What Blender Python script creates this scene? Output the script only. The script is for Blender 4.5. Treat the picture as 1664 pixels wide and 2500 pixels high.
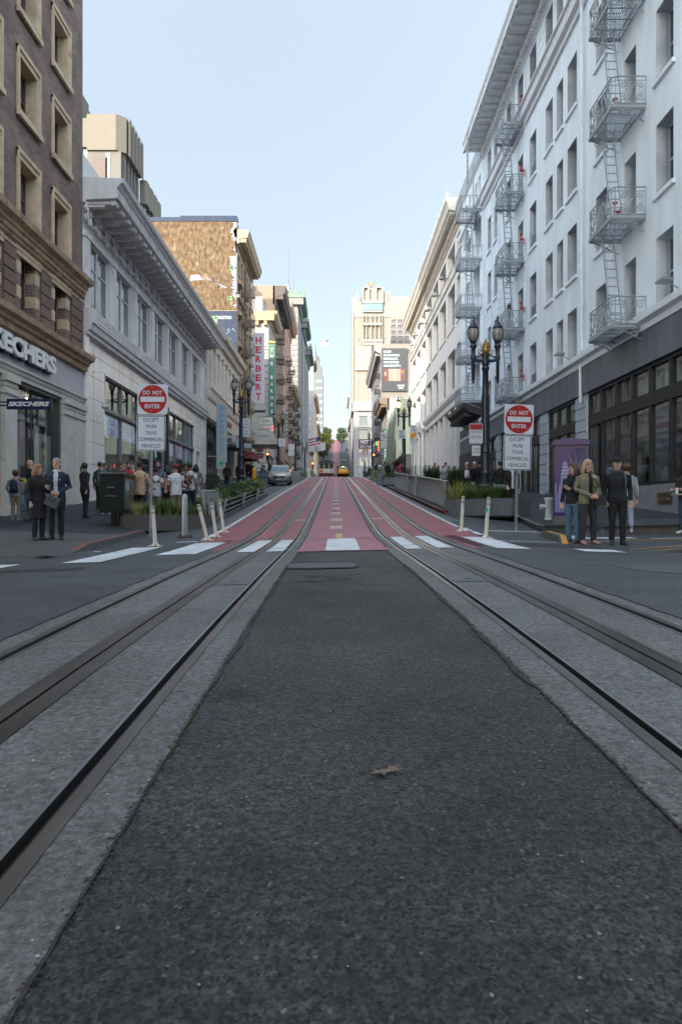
import bpy, bmesh, math, random
from mathutils import Vector, Matrix, noise
from mathutils.bvhtree import BVHTree
R = math.radians
rnd = random.Random(11)
sc = bpy.context.scene
for o in list(bpy.data.objects): bpy.data.objects.remove(o)

# ---------------------------------------------------------------- camera, sky, sun, exposure
cd = bpy.data.cameras.new("camera"); cam = bpy.data.objects.new("camera", cd); sc.collection.objects.link(cam)
cam.location = (0, 0, 0); cam.rotation_euler = (R(90), 0, 0)
cd.sensor_fit = 'HORIZONTAL'; cd.sensor_width = 24.0; cd.lens = 24.0
cd.shift_x = 13.0 / 1664; cd.clip_start = 0.05; cd.clip_end = 6000
sc.camera = cam
SUN_AZ = R(205)          # compass bearing of the sun, street runs to the north (+Y)
SUN_EL = R(16)
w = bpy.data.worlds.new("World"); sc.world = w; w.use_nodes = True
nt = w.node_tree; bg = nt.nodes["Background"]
sky = nt.nodes.new("ShaderNodeTexSky"); sky.sky_type = 'NISHITA'; sky.sun_disc = False
sky.sun_elevation = SUN_EL; sky.sun_rotation = SUN_AZ
sky.air_density = 1.0; sky.dust_density = 1.6; sky.ozone_density = 1.0
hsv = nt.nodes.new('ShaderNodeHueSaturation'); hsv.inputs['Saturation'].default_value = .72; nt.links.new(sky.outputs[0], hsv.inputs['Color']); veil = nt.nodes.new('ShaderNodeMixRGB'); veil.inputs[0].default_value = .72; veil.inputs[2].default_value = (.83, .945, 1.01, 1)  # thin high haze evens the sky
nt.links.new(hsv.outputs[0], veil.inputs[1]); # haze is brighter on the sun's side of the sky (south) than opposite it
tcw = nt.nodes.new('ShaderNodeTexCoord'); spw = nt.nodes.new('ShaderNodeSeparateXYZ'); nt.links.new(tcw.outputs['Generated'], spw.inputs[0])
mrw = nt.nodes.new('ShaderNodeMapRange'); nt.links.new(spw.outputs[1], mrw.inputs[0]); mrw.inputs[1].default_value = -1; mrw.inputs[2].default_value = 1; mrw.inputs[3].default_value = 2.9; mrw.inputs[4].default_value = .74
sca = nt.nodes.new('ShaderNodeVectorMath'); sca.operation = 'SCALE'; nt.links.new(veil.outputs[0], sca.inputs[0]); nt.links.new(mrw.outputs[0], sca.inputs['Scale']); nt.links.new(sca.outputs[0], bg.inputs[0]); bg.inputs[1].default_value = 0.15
sd = bpy.data.lights.new("sun", 'SUN'); sun = bpy.data.objects.new("sun", sd); sc.collection.objects.link(sun)
sd.energy = 1.5; sd.angle = R(0.5); sd.color = (1.0, 0.89, 0.75)
sdir = Vector((math.sin(SUN_AZ) * math.cos(SUN_EL), math.cos(SUN_AZ) * math.cos(SUN_EL), math.sin(SUN_EL)))
sun.rotation_euler = sdir.to_track_quat('Z', 'Y').to_euler()
sc.view_settings.view_transform = 'Standard'; sc.view_settings.look = 'None'
sc.view_settings.exposure = 2.2; sc.view_settings.gamma = 1.0
sc.cycles.max_bounces = 8; sc.cycles.diffuse_bounces = 6; sc.cycles.transparent_max_bounces = 8

# ---------------------------------------------------------------- object helpers
SCRATCH = bpy.data.scenes.new("scratch")
def evaluated_mesh(ob):
    """mesh of ob with its modifiers, evaluated alone in a scratch scene"""
    SCRATCH.collection.objects.link(ob); vl = SCRATCH.view_layers[0]; vl.update()
    me = bpy.data.meshes.new_from_object(ob.evaluated_get(vl.depsgraph)); bpy.data.objects.remove(ob); return me
COL = sc.collection
def link(o, parent=None):
    COL.objects.link(o)
    if parent is not None: o.parent = parent
    return o
def tag(o, label=None, cat=None, group=None, kind=None):
    if label: o['label'] = label
    if cat: o['category'] = cat
    if group: o['group'] = group
    if kind: o['kind'] = kind
    return o
def thing(name, label, cat, loc=(0, 0, 0), rz=0, group=None):
    o = bpy.data.objects.new(name, None); o.empty_display_size = .2
    o.location = loc; o.rotation_euler = (0, 0, rz); link(o)
    return tag(o, label, cat, group)
def copy_tree(o, parent=None, kids=None):
    if kids is None:
        kids = {}
        for q in bpy.data.objects:
            if q.parent is not None: kids.setdefault(q.parent.name, []).append(q)
    c = o.copy(); COL.objects.link(c)
    if parent is not None: c.parent = parent
    for ch in kids.get(o.name, []): copy_tree(ch, c, kids)
    return c

class MB:
    """collects faces, builds one mesh object"""
    def __init__(s): s.v = []; s.f = []; s.m = []; s.mi = 0; s.M = None
    def P(s, p):
        s.v.append(tuple(s.M @ Vector(p)) if s.M is not None else tuple(p)); return len(s.v) - 1
    def face(s, idx, m=None): s.f.append(tuple(idx)); s.m.append(s.mi if m is None else m)
    def quad(s, a, b, c, d, m=None): s.face([s.P(a), s.P(b), s.P(c), s.P(d)], m)
    def poly(s, pts, m=None): s.face([s.P(p) for p in pts], m)
    def box(s, x0, x1, y0, y1, z0, z1, m=None):
        i = [s.P((x, y, z)) for z in (z0, z1) for y in (y0, y1) for x in (x0, x1)]
        for q in ((0, 2, 3, 1), (4, 5, 7, 6), (0, 1, 5, 4), (2, 6, 7, 3), (0, 4, 6, 2), (1, 3, 7, 5)): s.face([i[k] for k in q], m)
        return s
    def prism(s, poly, a, b, m=None, axis='z'):
        """polygon extruded from a to b; axis z: (x,y), axis x: (y,z), axis y: (x,z)"""
        f = {'z': lambda p, t: (p[0], p[1], t), 'x': lambda p, t: (t, p[0], p[1]), 'y': lambda p, t: (p[0], t, p[1])}[axis]
        A = [s.P(f(p, a)) for p in poly]; B = [s.P(f(p, b)) for p in poly]; n = len(poly)
        s.face(A[::-1], m); s.face(B, m)
        for k in range(n): s.face([A[k], A[(k + 1) % n], B[(k + 1) % n], B[k]], m)
        return s
    def rings(s, rings, m=None, cap=True, closed=True):
        ids = [[s.P(p) for p in r] for r in rings]; n = len(ids[0])
        for a, b in zip(ids, ids[1:]):
            for k in range(n if closed else n - 1): s.face([a[k], a[(k + 1) % n], b[(k + 1) % n], b[k]], m)
        if cap: s.face(ids[0][::-1], m); s.face(ids[-1], m)
        return s
    def tube(s, pts, r, n=6, m=None):
        """r: number, or list of radii / (ra, rb)"""
        pts = [Vector(p) for p in pts]; out = []; up0 = None
        for i, p in enumerate(pts):
            t = (pts[min(i + 1, len(pts) - 1)] - pts[max(i - 1, 0)]).normalized()
            if up0 is None:
                up0 = Vector((0, 1, 0)) if abs(t.y) < .9 else Vector((1, 0, 0))
            a = t.cross(up0)
            a = a.normalized() if a.length > 1e-6 else Vector((1, 0, 0))
            b = t.cross(a).normalized(); up0 = -b if False else up0
            q = r[i] if isinstance(r, (list, tuple)) else r
            ra, rb = q if isinstance(q, (list, tuple)) else (q, q)
            out.append([p + a * (ra * math.cos(2 * math.pi * k / n)) + b * (rb * math.sin(2 * math.pi * k / n)) for k in range(n)])
        return s.rings(out, m)
    def bar(s, p, q, w=.02, m=None): return s.tube([p, q], w * .6, 4, m)
    def lathe(s, prof, c=(0, 0), n=12, m=None, z0=0):
        out = [[(c[0] + r * math.cos(2 * math.pi * k / n), c[1] + r * math.sin(2 * math.pi * k / n), z0 + z) for k in range(n)] for r, z in prof]
        return s.rings(out, m)
    def ell(s, c, r, n=10, m=None, rot=None):
        out = []
        for i in range(1, n):
            a = math.pi * i / n; ring = []
            for k in range(n + 2):
                b = 2 * math.pi * k / (n + 2)
                p = Vector((r[0] * math.sin(a) * math.cos(b), r[1] * math.sin(a) * math.sin(b), -r[2] * math.cos(a)))
                if rot is not None: p = rot @ p
                ring.append(p + Vector(c))
            out.append(ring)
        return s.rings(out, m)
    def build(s, name, mats, parent=None, smooth=False, loc=None, rz=None):
        me = bpy.data.meshes.new(name); me.from_pydata(s.v, [], s.f)
        for q in (mats if isinstance(mats, (list, tuple)) else [mats]): me.materials.append(q)
        if any(s.m): me.polygons.foreach_set("material_index", s.m)
        if smooth: me.polygons.foreach_set("use_smooth", [True] * len(s.f))
        me.update()
        o = bpy.data.objects.new(name, me); link(o, parent)
        if loc is not None: o.location = loc
        if rz is not None: o.rotation_euler = (0, 0, rz)
        return o
def autosmooth(o, ang=40):
    me = o.data; bm = bmesh.new(); bm.from_mesh(me)
    bmesh.ops.remove_doubles(bm, verts=bm.verts, dist=1e-5); bmesh.ops.recalc_face_normals(bm, faces=bm.faces)
    for e in bm.edges:
        e.smooth = not (len(e.link_faces) == 2 and e.calc_face_angle(0) > R(ang))
    for f in bm.faces: f.smooth = True
    bm.to_mesh(me); bm.free(); return o

# ---------------------------------------------------------------- materials
MATS = {}
def mat(name, col, rough=.7, metal=0, var=.12, scale=3.0, bump=0, bscale=60, spec=.5, col2=None, emit=0, stretch=None, dirt=None):
    if name in MATS: return MATS[name]
    m = bpy.data.materials.new(name); m.use_nodes = True; MATS[name] = m
    n = m.node_tree; L = n.links; b = n.nodes["Principled BSDF"]
    b.inputs['Roughness'].default_value = rough; b.inputs['Metallic'].default_value = metal
    b.inputs['Specular IOR Level'].default_value = spec
    b.inputs['Base Color'].default_value = (*col, 1)
    tc = n.nodes.new("ShaderNodeTexCoord"); mp = n.nodes.new("ShaderNodeMapping"); L.new(tc.outputs['Object'], mp.inputs[0])
    if stretch: mp.inputs['Scale'].default_value = stretch
    if var or col2:
        t = n.nodes.new("ShaderNodeTexNoise"); t.inputs['Scale'].default_value = scale; t.inputs['Detail'].default_value = 5; L.new(mp.outputs[0], t.inputs[0])
        r = n.nodes.new("ShaderNodeValToRGB"); L.new(t.outputs[0], r.inputs[0])
        r.color_ramp.elements[0].position = .3; r.color_ramp.elements[1].position = .7
        a = tuple(c * (1 - var) for c in col); z = col2 or tuple(min(1, c * (1 + var)) for c in col)
        r.color_ramp.elements[0].color = (*a, 1); r.color_ramp.elements[1].color = (*z, 1)
        out = r.outputs[0]
        if dirt:
            t2 = n.nodes.new("ShaderNodeTexNoise"); t2.inputs['Scale'].default_value = dirt[1]; t2.inputs['Detail'].default_value = 8; L.new(mp.outputs[0], t2.inputs[0])
            r2 = n.nodes.new("ShaderNodeValToRGB"); r2.color_ramp.elements[0].position = dirt[2]; r2.color_ramp.elements[1].position = dirt[2] + .12; L.new(t2.outputs[0], r2.inputs[0])
            mx = n.nodes.new("ShaderNodeMixRGB"); L.new(r2.outputs[0], mx.inputs[0]); L.new(out, mx.inputs[1]); mx.inputs[2].default_value = (*dirt[0], 1); out = mx.outputs[0]
        L.new(out, b.inputs['Base Color'])
    if bump:
        t = n.nodes.new("ShaderNodeTexNoise"); t.inputs['Scale'].default_value = bscale; t.inputs['Detail'].default_value = 4; L.new(mp.outputs[0], t.inputs[0])
        bp = n.nodes.new("ShaderNodeBump"); bp.inputs['Strength'].default_value = bump; bp.inputs['Distance'].default_value = .02
        L.new(t.outputs[0], bp.inputs['Height']); L.new(bp.outputs[0], b.inputs['Normal'])
    if emit:
        b.inputs['Emission Color'].default_value = (*col, 1); b.inputs['Emission Strength'].default_value = emit
    return m
def nodes_of(m):
    return m.node_tree, m.node_tree.links, m.node_tree.nodes["Principled BSDF"]
def brick_mat(name, c1, c2, mortar, bw=.22, bh=.075, axis='x', rough=.85, bump=.4, ms=.006, noisy=.25):
    if name in MATS: return MATS[name]
    m = bpy.data.materials.new(name); m.use_nodes = True; MATS[name] = m
    n, L, b = nodes_of(m); b.inputs['Roughness'].default_value = rough
    tc = n.nodes.new("ShaderNodeTexCoord"); sp = n.nodes.new("ShaderNodeSeparateXYZ"); cb = n.nodes.new("ShaderNodeCombineXYZ")
    L.new(tc.outputs['Object'], sp.inputs[0])
    ad = n.nodes.new("ShaderNodeMath"); ad.operation = 'ADD'; L.new(sp.outputs[0], ad.inputs[0]); L.new(sp.outputs[1], ad.inputs[1])
    L.new(ad.outputs[0], cb.inputs[0]); L.new(sp.outputs[2], cb.inputs[1])
    t = n.nodes.new("ShaderNodeTexBrick"); L.new(cb.outputs[0], t.inputs[0])
    t.inputs['Color1'].default_value = (*c1, 1); t.inputs['Color2'].default_value = (*c2, 1); t.inputs['Mortar'].default_value = (*mortar, 1)
    t.inputs['Scale'].default_value = 1; t.inputs['Brick Width'].default_value = bw; t.inputs['Row Height'].default_value = bh; t.inputs['Mortar Size'].default_value = ms
    ns = n.nodes.new("ShaderNodeTexNoise"); ns.inputs['Scale'].default_value = .9; ns.inputs['Detail'].default_value = 6; L.new(tc.outputs['Object'], ns.inputs[0])
    mr = n.nodes.new("ShaderNodeMapRange"); L.new(ns.outputs[0], mr.inputs[0]); mr.inputs[1].default_value = .3; mr.inputs[2].default_value = .7
    mr.inputs[3].default_value = 1 - noisy; mr.inputs[4].default_value = 1 + noisy
    mx = n.nodes.new("ShaderNodeVectorMath"); mx.operation = 'SCALE'; L.new(t.outputs[0], mx.inputs[0]); L.new(mr.outputs[0], mx.inputs['Scale'])
    L.new(mx.outputs[0], b.inputs['Base Color'])
    bp = n.nodes.new("ShaderNodeBump"); bp.inputs['Strength'].default_value = bump; bp.inputs['Distance'].default_value = .01; bp.invert = True
    L.new(t.outputs['Fac'], bp.inputs['Height']); L.new(bp.outputs[0], b.inputs['Normal'])
    return m
def glass_dark(name, col=(.03, .04, .05), rough=.06, var=.5, scale=.6, spec=.9):
    m = mat(name, col, rough, 0, var, scale, spec=spec)
    return m
def shop_glass(name="shop_glass", tint=(.8, .87, .86)):
    if name in MATS: return MATS[name]
    m = bpy.data.materials.new(name); m.use_nodes = True; MATS[name] = m
    n = m.node_tree; L = n.links; n.nodes.remove(n.nodes["Principled BSDF"]); out = n.nodes["Material Output"]
    tr = n.nodes.new("ShaderNodeBsdfTransparent"); tr.inputs[0].default_value = (*tint, 1)
    gl = n.nodes.new("ShaderNodeBsdfGlossy"); gl.inputs['Roughness'].default_value = .015; gl.inputs[0].default_value = (.9, .95, 1, 1)
    lw = n.nodes.new("ShaderNodeLayerWeight"); lw.inputs[0].default_value = .5
    pw = n.nodes.new("ShaderNodeMath"); pw.operation = 'POWER'; L.new(lw.outputs['Facing'], pw.inputs[0]); pw.inputs[1].default_value = 3.0
    fr = n.nodes.new("ShaderNodeMath"); fr.operation = 'MULTIPLY_ADD'; L.new(pw.outputs[0], fr.inputs[0]); fr.inputs[1].default_value = .75; fr.inputs[2].default_value = .12
    mx = n.nodes.new("ShaderNodeMixShader"); L.new(fr.outputs[0], mx.inputs[0]); L.new(tr.outputs[0], mx.inputs[1]); L.new(gl.outputs[0], mx.inputs[2])
    L.new(mx.outputs[0], out.inputs[0]); return m

M = dict(
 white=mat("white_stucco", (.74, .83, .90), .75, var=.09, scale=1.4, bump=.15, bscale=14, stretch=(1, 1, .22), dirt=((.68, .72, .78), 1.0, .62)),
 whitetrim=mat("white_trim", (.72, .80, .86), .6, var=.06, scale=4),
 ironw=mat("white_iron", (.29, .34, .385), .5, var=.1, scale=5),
 macy=mat("warm_white_stone", (.68, .67, .66), .7, var=.05, scale=1.5, bump=.1, bscale=12),
 macytrim=mat("warm_white_trim", (.68, .66, .63), .65, var=.08, scale=3),
 greytrim=mat("grey_painted_trim", (.62, .60, .60), .6, var=.1, scale=3, stretch=(1, 1, .4), dirt=((.48, .47, .48), 2.0, .66)),
 marble=mat("pale_marble", (.80, .76, .73), .25, var=.12, scale=.8, col2=(.88, .85, .82), stretch=(1, 1, .5)),
 tan=mat("tan_terracotta", (.52, .40, .27), .7, var=.2, scale=2.5, dirt=((.32, .20, .13), 1.5, .62), bump=.2, bscale=20),
 greyband=mat("grey_concrete_band", (.12, .14, .165), .6, var=.2, scale=2.0, stretch=(1, 1, .3)),
 bronze=mat("dark_bronze_frame", (.016, .017, .020), .4, var=.1, spec=.4),
 black=mat("black_metal", (.012, .013, .016), .4, var=.2),
 blackm=mat("matt_black", (.008, .008, .008), .9, var=0),
 navy=mat("navy_painted_iron", (.010, .018, .032), .35, var=.3, scale=6, spec=.6),
 gold=mat("gilt_ornament", (.30, .20, .06), .4, metal=.6, var=.4, scale=30),
 galv=mat("galvanised_steel", (.26, .28, .30), .45, metal=.6, var=.15, scale=12),
 steel=mat("worn_rail_steel", (.20, .19, .19), .30, metal=.85, var=.25, scale=2.0, stretch=(4, .6, 1)),
 slotsteel=mat("slot_plate_steel", (.10, .082, .078), .27, metal=.75, var=.2, scale=1.5, col2=(.19, .185, .19), stretch=(3, .5, 1), bump=.05, bscale=200),
 brightsteel=mat("polished_steel_edge", (.32, .34, .37), .4, metal=1, var=.1),
 groove=mat("oily_groove", (.012, .010, .009), .6, var=.3),
 dpost=mat("dirty_white_post", (.52, .48, .42), .6, var=.15, scale=5, dirt=((.22, .17, .12), 6, .55), stretch=(1, 1, .4)),
 signwhite=mat("sign_white", (.46, .50, .56), .4, var=.04),
 signred=mat("sign_red", (.30, .008, .010), .35, var=.06),
 signblack=mat("sign_black", (.012, .012, .014), .4, var=0),
 glass=glass_dark("window_glass", (.022, .032, .042)),
 glassb=glass_dark("blue_window_glass", (.05, .075, .09), .08),
 glassl=glass_dark("light_reflecting_glass", (.09, .11, .12), .04, var=.7, scale=.8, spec=1),
 curtain=mat("pale_curtain", (.4, .38, .34), .9, var=.2, scale=8),
 sidewalk=None,
)
# ---------------------------------------------------------------- terrain: metres, camera at the origin, street runs to +Y
F_ = 1664.0
def pt(x, y, Y): return ((x - 818) * Y / F_, (1250 - y) * Y / F_)
_ZT = [(-60, -1.9), (-8, -1.12), (-3, -1.04), (0, -.944), (1, -.905), (2, -.863), (3.5, -.812), (5, -.772), (8, -.716), (11, -.682), (13, -.655), (15, -.612), (16.5, -.56), (18, -.485), (20, -.36), (22.5, -.19), (26, .065), (30, .36), (50, 1.83), (70, 3.29), (82, 4.17), (86, 4.44), (90, 4.63), (96, 4.93), (104, 5.34), (114, 5.86), (150, 7.5),
       (205, 9.8), (310, 13.0), (415, 21), (510, 36.5), (605, 54), (690, 73), (712, 75.5), (780, 76)]
def zc(Y):
    for (a, p), (b, q) in zip(_ZT, _ZT[1:]):
        if Y <= b: return p + (q - p) * (Y - a) / (b - a)
    return 76.0
def sx(Y):
    T = [(-60, .0035), (0, .0035), (17, .027), (40, 0), (800, 0)]
    for (a, p), (b, q) in zip(T, T[1:]):
        if Y <= b: return p + (q - p) * (Y - a) / (b - a)
    return 0
def G(X, Y):
    c = max(-2.5, min(2.5, X)); return zc(Y) + sx(Y) * c - .03 * max(0, min(3.0, abs(X) - 2.5))
def SW(X, Y): return G(X, Y) + .13 + .03 * max(0, min(abs(X), 10.6) - 5.2)      # sidewalk top
def CX(Y):
    T = [(-60, .23), (0, .2), (17, .10), (40, .10), (86, .0), (800, 0)]
    for (a, p), (b, q) in zip(T, T[1:]):
        if Y <= b: return p + (q - p) * (Y - a) / (b - a)
    return 0
YS = [-60, -30, -15, -8, -5, -3, -2, -1, 0, .5] + [1 + .5 * k for k in range(44)] + [23 + k for k in range(110)] + [134 + 8 * k for k in range(80)]
YS = sorted(set([y for y in YS] + [a for a, _ in _ZT]))
def ys(a, b): return [a] + [y for y in YS if a < y < b] + [b]
def strip(mb, f0, f1, Y0, Y1, dz=0.0, m=None, gz=None, dz1=None, extra=()):
    """sheet between two curves x=f0(Y), x=f1(Y), following the ground"""
    gz = gz or G; rows = []
    c = (lambda v: (lambda Y: v)) 
    f0 = f0 if callable(f0) else c(f0); f1 = f1 if callable(f1) else c(f1)
    Yl = sorted(set(ys(Y0, Y1) + [e for e in extra if Y0 < e < Y1]))
    ab = [(f0(Y), f1(Y)) for Y in Yl]; lo_, hi_ = min(a for a, b in ab), max(b for a, b in ab)
    br = [q for q in (-5.5, -2.5, 2.5, 5.5) if lo_ < q < hi_]
    for Y, (a, b) in zip(Yl, ab): rows.append((Y, [a] + [min(max(q, a), b) for q in br] + [b]))
    for (Ya, xa), (Yb, xb) in zip(rows, rows[1:]):
        for k in range(len(xa) - 1):
            mb.quad((xa[k], Ya, gz(xa[k], Ya) + dz), (xa[k + 1], Ya, gz(xa[k + 1], Ya) + dz), (xb[k + 1], Yb, gz(xb[k + 1], Yb) + dz), (xb[k], Yb, gz(xb[k], Yb) + dz), m)

def asphalt_mat(name, dark, light, rough=.75, crack=.5, sc_=95, patch=.35, bump=.9, stains=()):
    m = bpy.data.materials.new(name); m.use_nodes = True; MATS[name] = m
    n, L, b = nodes_of(m); N = n.nodes
    tc = N.new("ShaderNodeTexCoord"); src = tc.outputs['Object']
    v = N.new("ShaderNodeTexVoronoi"); v.inputs['Scale'].default_value = sc_; L.new(src, v.inputs[0])
    r = N.new("ShaderNodeValToRGB"); L.new(v.outputs['Color'], r.inputs[0]); e = r.color_ramp.elements
    e[0].position = .1; e[0].color = (*dark, 1); e[1].position = .93; e[1].color = (*light, 1)
    e2 = r.color_ramp.elements.new(.985); e2.color = (*[min(1, c * 3.0) for c in light], 1)
    ns = N.new("ShaderNodeTexNoise"); ns.inputs['Scale'].default_value = .9; ns.inputs['Detail'].default_value = 8; ns.inputs['Roughness'].default_value = .65; L.new(src, ns.inputs[0])
    mr = N.new("ShaderNodeMapRange"); L.new(ns.outputs[0], mr.inputs[0]); mr.inputs[1].default_value = .3; mr.inputs[2].default_value = .72; mr.inputs[3].default_value = 1 - patch; mr.inputs[4].default_value = 1 + patch
    n3 = N.new("ShaderNodeTexNoise"); n3.inputs['Scale'].default_value = 34; n3.inputs['Detail'].default_value = 5; L.new(src, n3.inputs[0])
    mr3 = N.new("ShaderNodeMapRange"); L.new(n3.outputs[0], mr3.inputs[0]); mr3.inputs[1].default_value = .3; mr3.inputs[2].default_value = .7; mr3.inputs[3].default_value = .55; mr3.inputs[4].default_value = 1.45
    mu = N.new("ShaderNodeMath"); mu.operation = 'MULTIPLY'; L.new(mr.outputs[0], mu.inputs[0]); L.new(mr3.outputs[0], mu.inputs[1])
    s1 = N.new("ShaderNodeVectorMath"); s1.operation = 'SCALE'; L.new(r.outputs[0], s1.inputs[0]); L.new(mu.outputs[0], s1.inputs['Scale'])
    col = s1.outputs[0]
    if crack:
        ws = N.new("ShaderNodeTexNoise"); ws.inputs['Scale'].default_value = 1.6; ws.inputs['Detail'].default_value = 6; L.new(src, ws.inputs[0])
        ad = N.new("ShaderNodeVectorMath"); ad.operation = 'MULTIPLY_ADD'; L.new(ws.outputs['Color'], ad.inputs[0]); ad.inputs[1].default_value = (1.3, 1.3, 0); L.new(src, ad.inputs[2])
        mp = N.new("ShaderNodeMapping"); mp.inputs['Scale'].default_value = (.35, .75, 0); L.new(ad.outputs[0], mp.inputs[0])
        vc = N.new("ShaderNodeTexVoronoi"); vc.feature = 'DISTANCE_TO_EDGE'; vc.inputs['Scale'].default_value = .8; L.new(mp.outputs[0], vc.inputs[0])
        cr = N.new("ShaderNodeMapRange"); L.new(vc.outputs['Distance'], cr.inputs[0]); cr.inputs[1].default_value = .0; cr.inputs[2].default_value = .008; cr.inputs[3].default_value = 1 - crack; cr.inputs[4].default_value = 1
        s2 = N.new("ShaderNodeVectorMath"); s2.operation = 'SCALE'; L.new(col, s2.inputs[0]); L.new(cr.outputs[0], s2.inputs['Scale']); col = s2.outputs[0]
    for cx_, cy_, rr_, dk_ in stains:
        ds = N.new("ShaderNodeVectorMath"); ds.operation = 'DISTANCE'; L.new(src, ds.inputs[0]); ds.inputs[1].default_value = (cx_, cy_, G(cx_, cy_))
        a2 = N.new("ShaderNodeMath"); a2.operation = 'MULTIPLY_ADD'; L.new(n3.outputs[0], a2.inputs[0]); a2.inputs[1].default_value = rr_ * 1.2; L.new(ds.outputs['Value'], a2.inputs[2])
        m2 = N.new("ShaderNodeMapRange"); L.new(a2.outputs[0], m2.inputs[0]); m2.inputs[1].default_value = rr_ * .8; m2.inputs[2].default_value = rr_ * 1.8; m2.inputs[3].default_value = dk_; m2.inputs[4].default_value = 1
        s3 = N.new("ShaderNodeVectorMath"); s3.operation = 'SCALE'; L.new(col, s3.inputs[0]); L.new(m2.outputs[0], s3.inputs['Scale']); col = s3.outputs[0]
    L.new(col, b.inputs['Base Color']); b.inputs['Roughness'].default_value = rough; b.inputs['Specular IOR Level'].default_value = .35
    if bump:
        v2 = N.new("ShaderNodeTexVoronoi"); v2.inputs['Scale'].default_value = sc_ * .62; L.new(src, v2.inputs[0])
        n4 = N.new("ShaderNodeTexNoise"); n4.inputs['Scale'].default_value = 45; n4.inputs['Detail'].default_value = 6; L.new(src, n4.inputs[0])
        a1 = N.new("ShaderNodeMath"); a1.operation = 'MULTIPLY_ADD'; L.new(v2.outputs['Distance'], a1.inputs[0]); a1.inputs[1].default_value = -.8; L.new(n4.outputs[0], a1.inputs[2])
        bp = N.new("ShaderNodeBump"); bp.inputs['Strength'].default_value = bump; bp.inputs['Distance'].default_value = .012; L.new(a1.outputs[0], bp.inputs['Height']); L.new(bp.outputs[0], b.inputs['Normal'])
    return m
A_mid = asphalt_mat("centre_asphalt", (.010, .0105, .0115), (.082, .083, .088), .72, .0, 120, .46, 1.0, stains=((-.46, 3.12, .15, .42), (.35, 2.35, .07, .6), (-.2, 1.7, .09, .66), (.5, 4.6, .2, .66), (-.1, 5.6, .14, .7), (0, 7.4, .45, .72)))
A_out = asphalt_mat("street_asphalt", (.033, .037, .043), (.072, .080, .090), .6, .55, 120, .3, .5)
A_conc = asphalt_mat("track_concrete", (.080, .083, .084), (.160, .164, .165), .7, .0, 150, .34, .7)
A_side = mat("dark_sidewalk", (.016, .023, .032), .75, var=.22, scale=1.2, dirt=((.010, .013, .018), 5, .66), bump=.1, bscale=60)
A_ramp = mat("kerb_ramp_concrete", (.055, .056, .058), .75, var=.2, scale=3, dirt=((.055, .052, .05), 8, .6), bump=.2, bscale=80)
A_kerb = mat("kerb_concrete", (.10, .10, .10), .8, var=.25, scale=6, bump=.2, bscale=60)
A_kerbred = mat("faded_red_kerb", (.16, .05, .045), .8, var=.25, scale=5, dirt=((.10, .09, .085), 9, .55))
A_gutter = mat("gutter_pavement", (.075, .085, .09), .5, var=.25, scale=2.5, dirt=((.16, .18, .19), 7, .62), stretch=(2, .6, 1))
def paint_mat(name, col, wear, wcol=(.075, .072, .070), sc_=6, pos=.63, rough=.6):
    m = mat(name, col, rough, var=.14, scale=1.3, dirt=(wcol, sc_, pos), bump=.12, bscale=90, stretch=(1.6, .5, 1)); return m
P_red = paint_mat("red_lane_paint", (.225, .060, .073), 0, sc_=4, pos=.62)
P_redc = paint_mat("faded_red_paint", (.27, .090, .115), 0, wcol=(.15, .085, .095), sc_=5, pos=.58)
P_white = paint_mat("white_road_paint", (.50, .53, .56), 0, wcol=(.24, .25, .27), sc_=5, pos=.60)
P_yel = paint_mat("yellow_road_paint", (.42, .22, .05), 0, pos=.64)
P_cream = paint_mat("worn_cream_paint", (.42, .36, .27), 0, wcol=(.2, .13, .13), sc_=14, pos=.5)

def jag(seed, amp=.03, base=0.0, f=2.2):
    def g(Y):
        return base + amp * (noise.noise((Y * f, seed, 0)) * 1.2 + .6 * noise.noise((Y * f * 3.7, seed, 5)) + .35 * noise.noise((Y * f * 9, seed, 9)))
    return g
finey = [k * .06 for k in range(5, 210)]
S2 = 1.525
# open ground to the horizon (side street, everything below the buildings), with a slot left for the track beds
mb = MB()
strip(mb, -160, lambda Y: CX(Y) - 2.62, -60, 780)
strip(mb, lambda Y: CX(Y) + 2.62, 160, -60, 780)
o = mb.build("road", [A_out]); tag(o, kind='structure')
mb = MB()
jl = jag(3, .007, f=5); jr = jag(8, .007, f=5)
strip(mb, lambda Y: CX(Y) - .86, lambda Y: CX(Y) + .85, -60, 13.0, -.008)
strip(mb, lambda Y: CX(Y) - .775, lambda Y: CX(Y) + .755, 13.0, 780)
tag(mb.build("road_centre", [A_mid]), kind='structure')
# asphalt lip beside the concrete: outer edges
mb = MB(); jo = jag(21, .03); jq = jag(25, .03)
strip(mb, lambda Y: CX(Y) - 2.63, lambda Y: CX(Y) - 2.27 + jo(Y), -60, 15.5, .005, extra=finey)
strip(mb, lambda Y: CX(Y) + 2.25 + jq(Y), lambda Y: CX(Y) + 2.63, -60, 15.5, .005, extra=finey)
tag(mb.build("road_edge", [A_out]), kind='structure')
# roadbed under rails and slots
mb = MB(); strip(mb, lambda Y: CX(Y) - 2.9, lambda Y: CX(Y) + 2.9, -60, 780, -.075)
tag(mb.build("roadbed", [M['groove']]), kind='structure')
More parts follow.
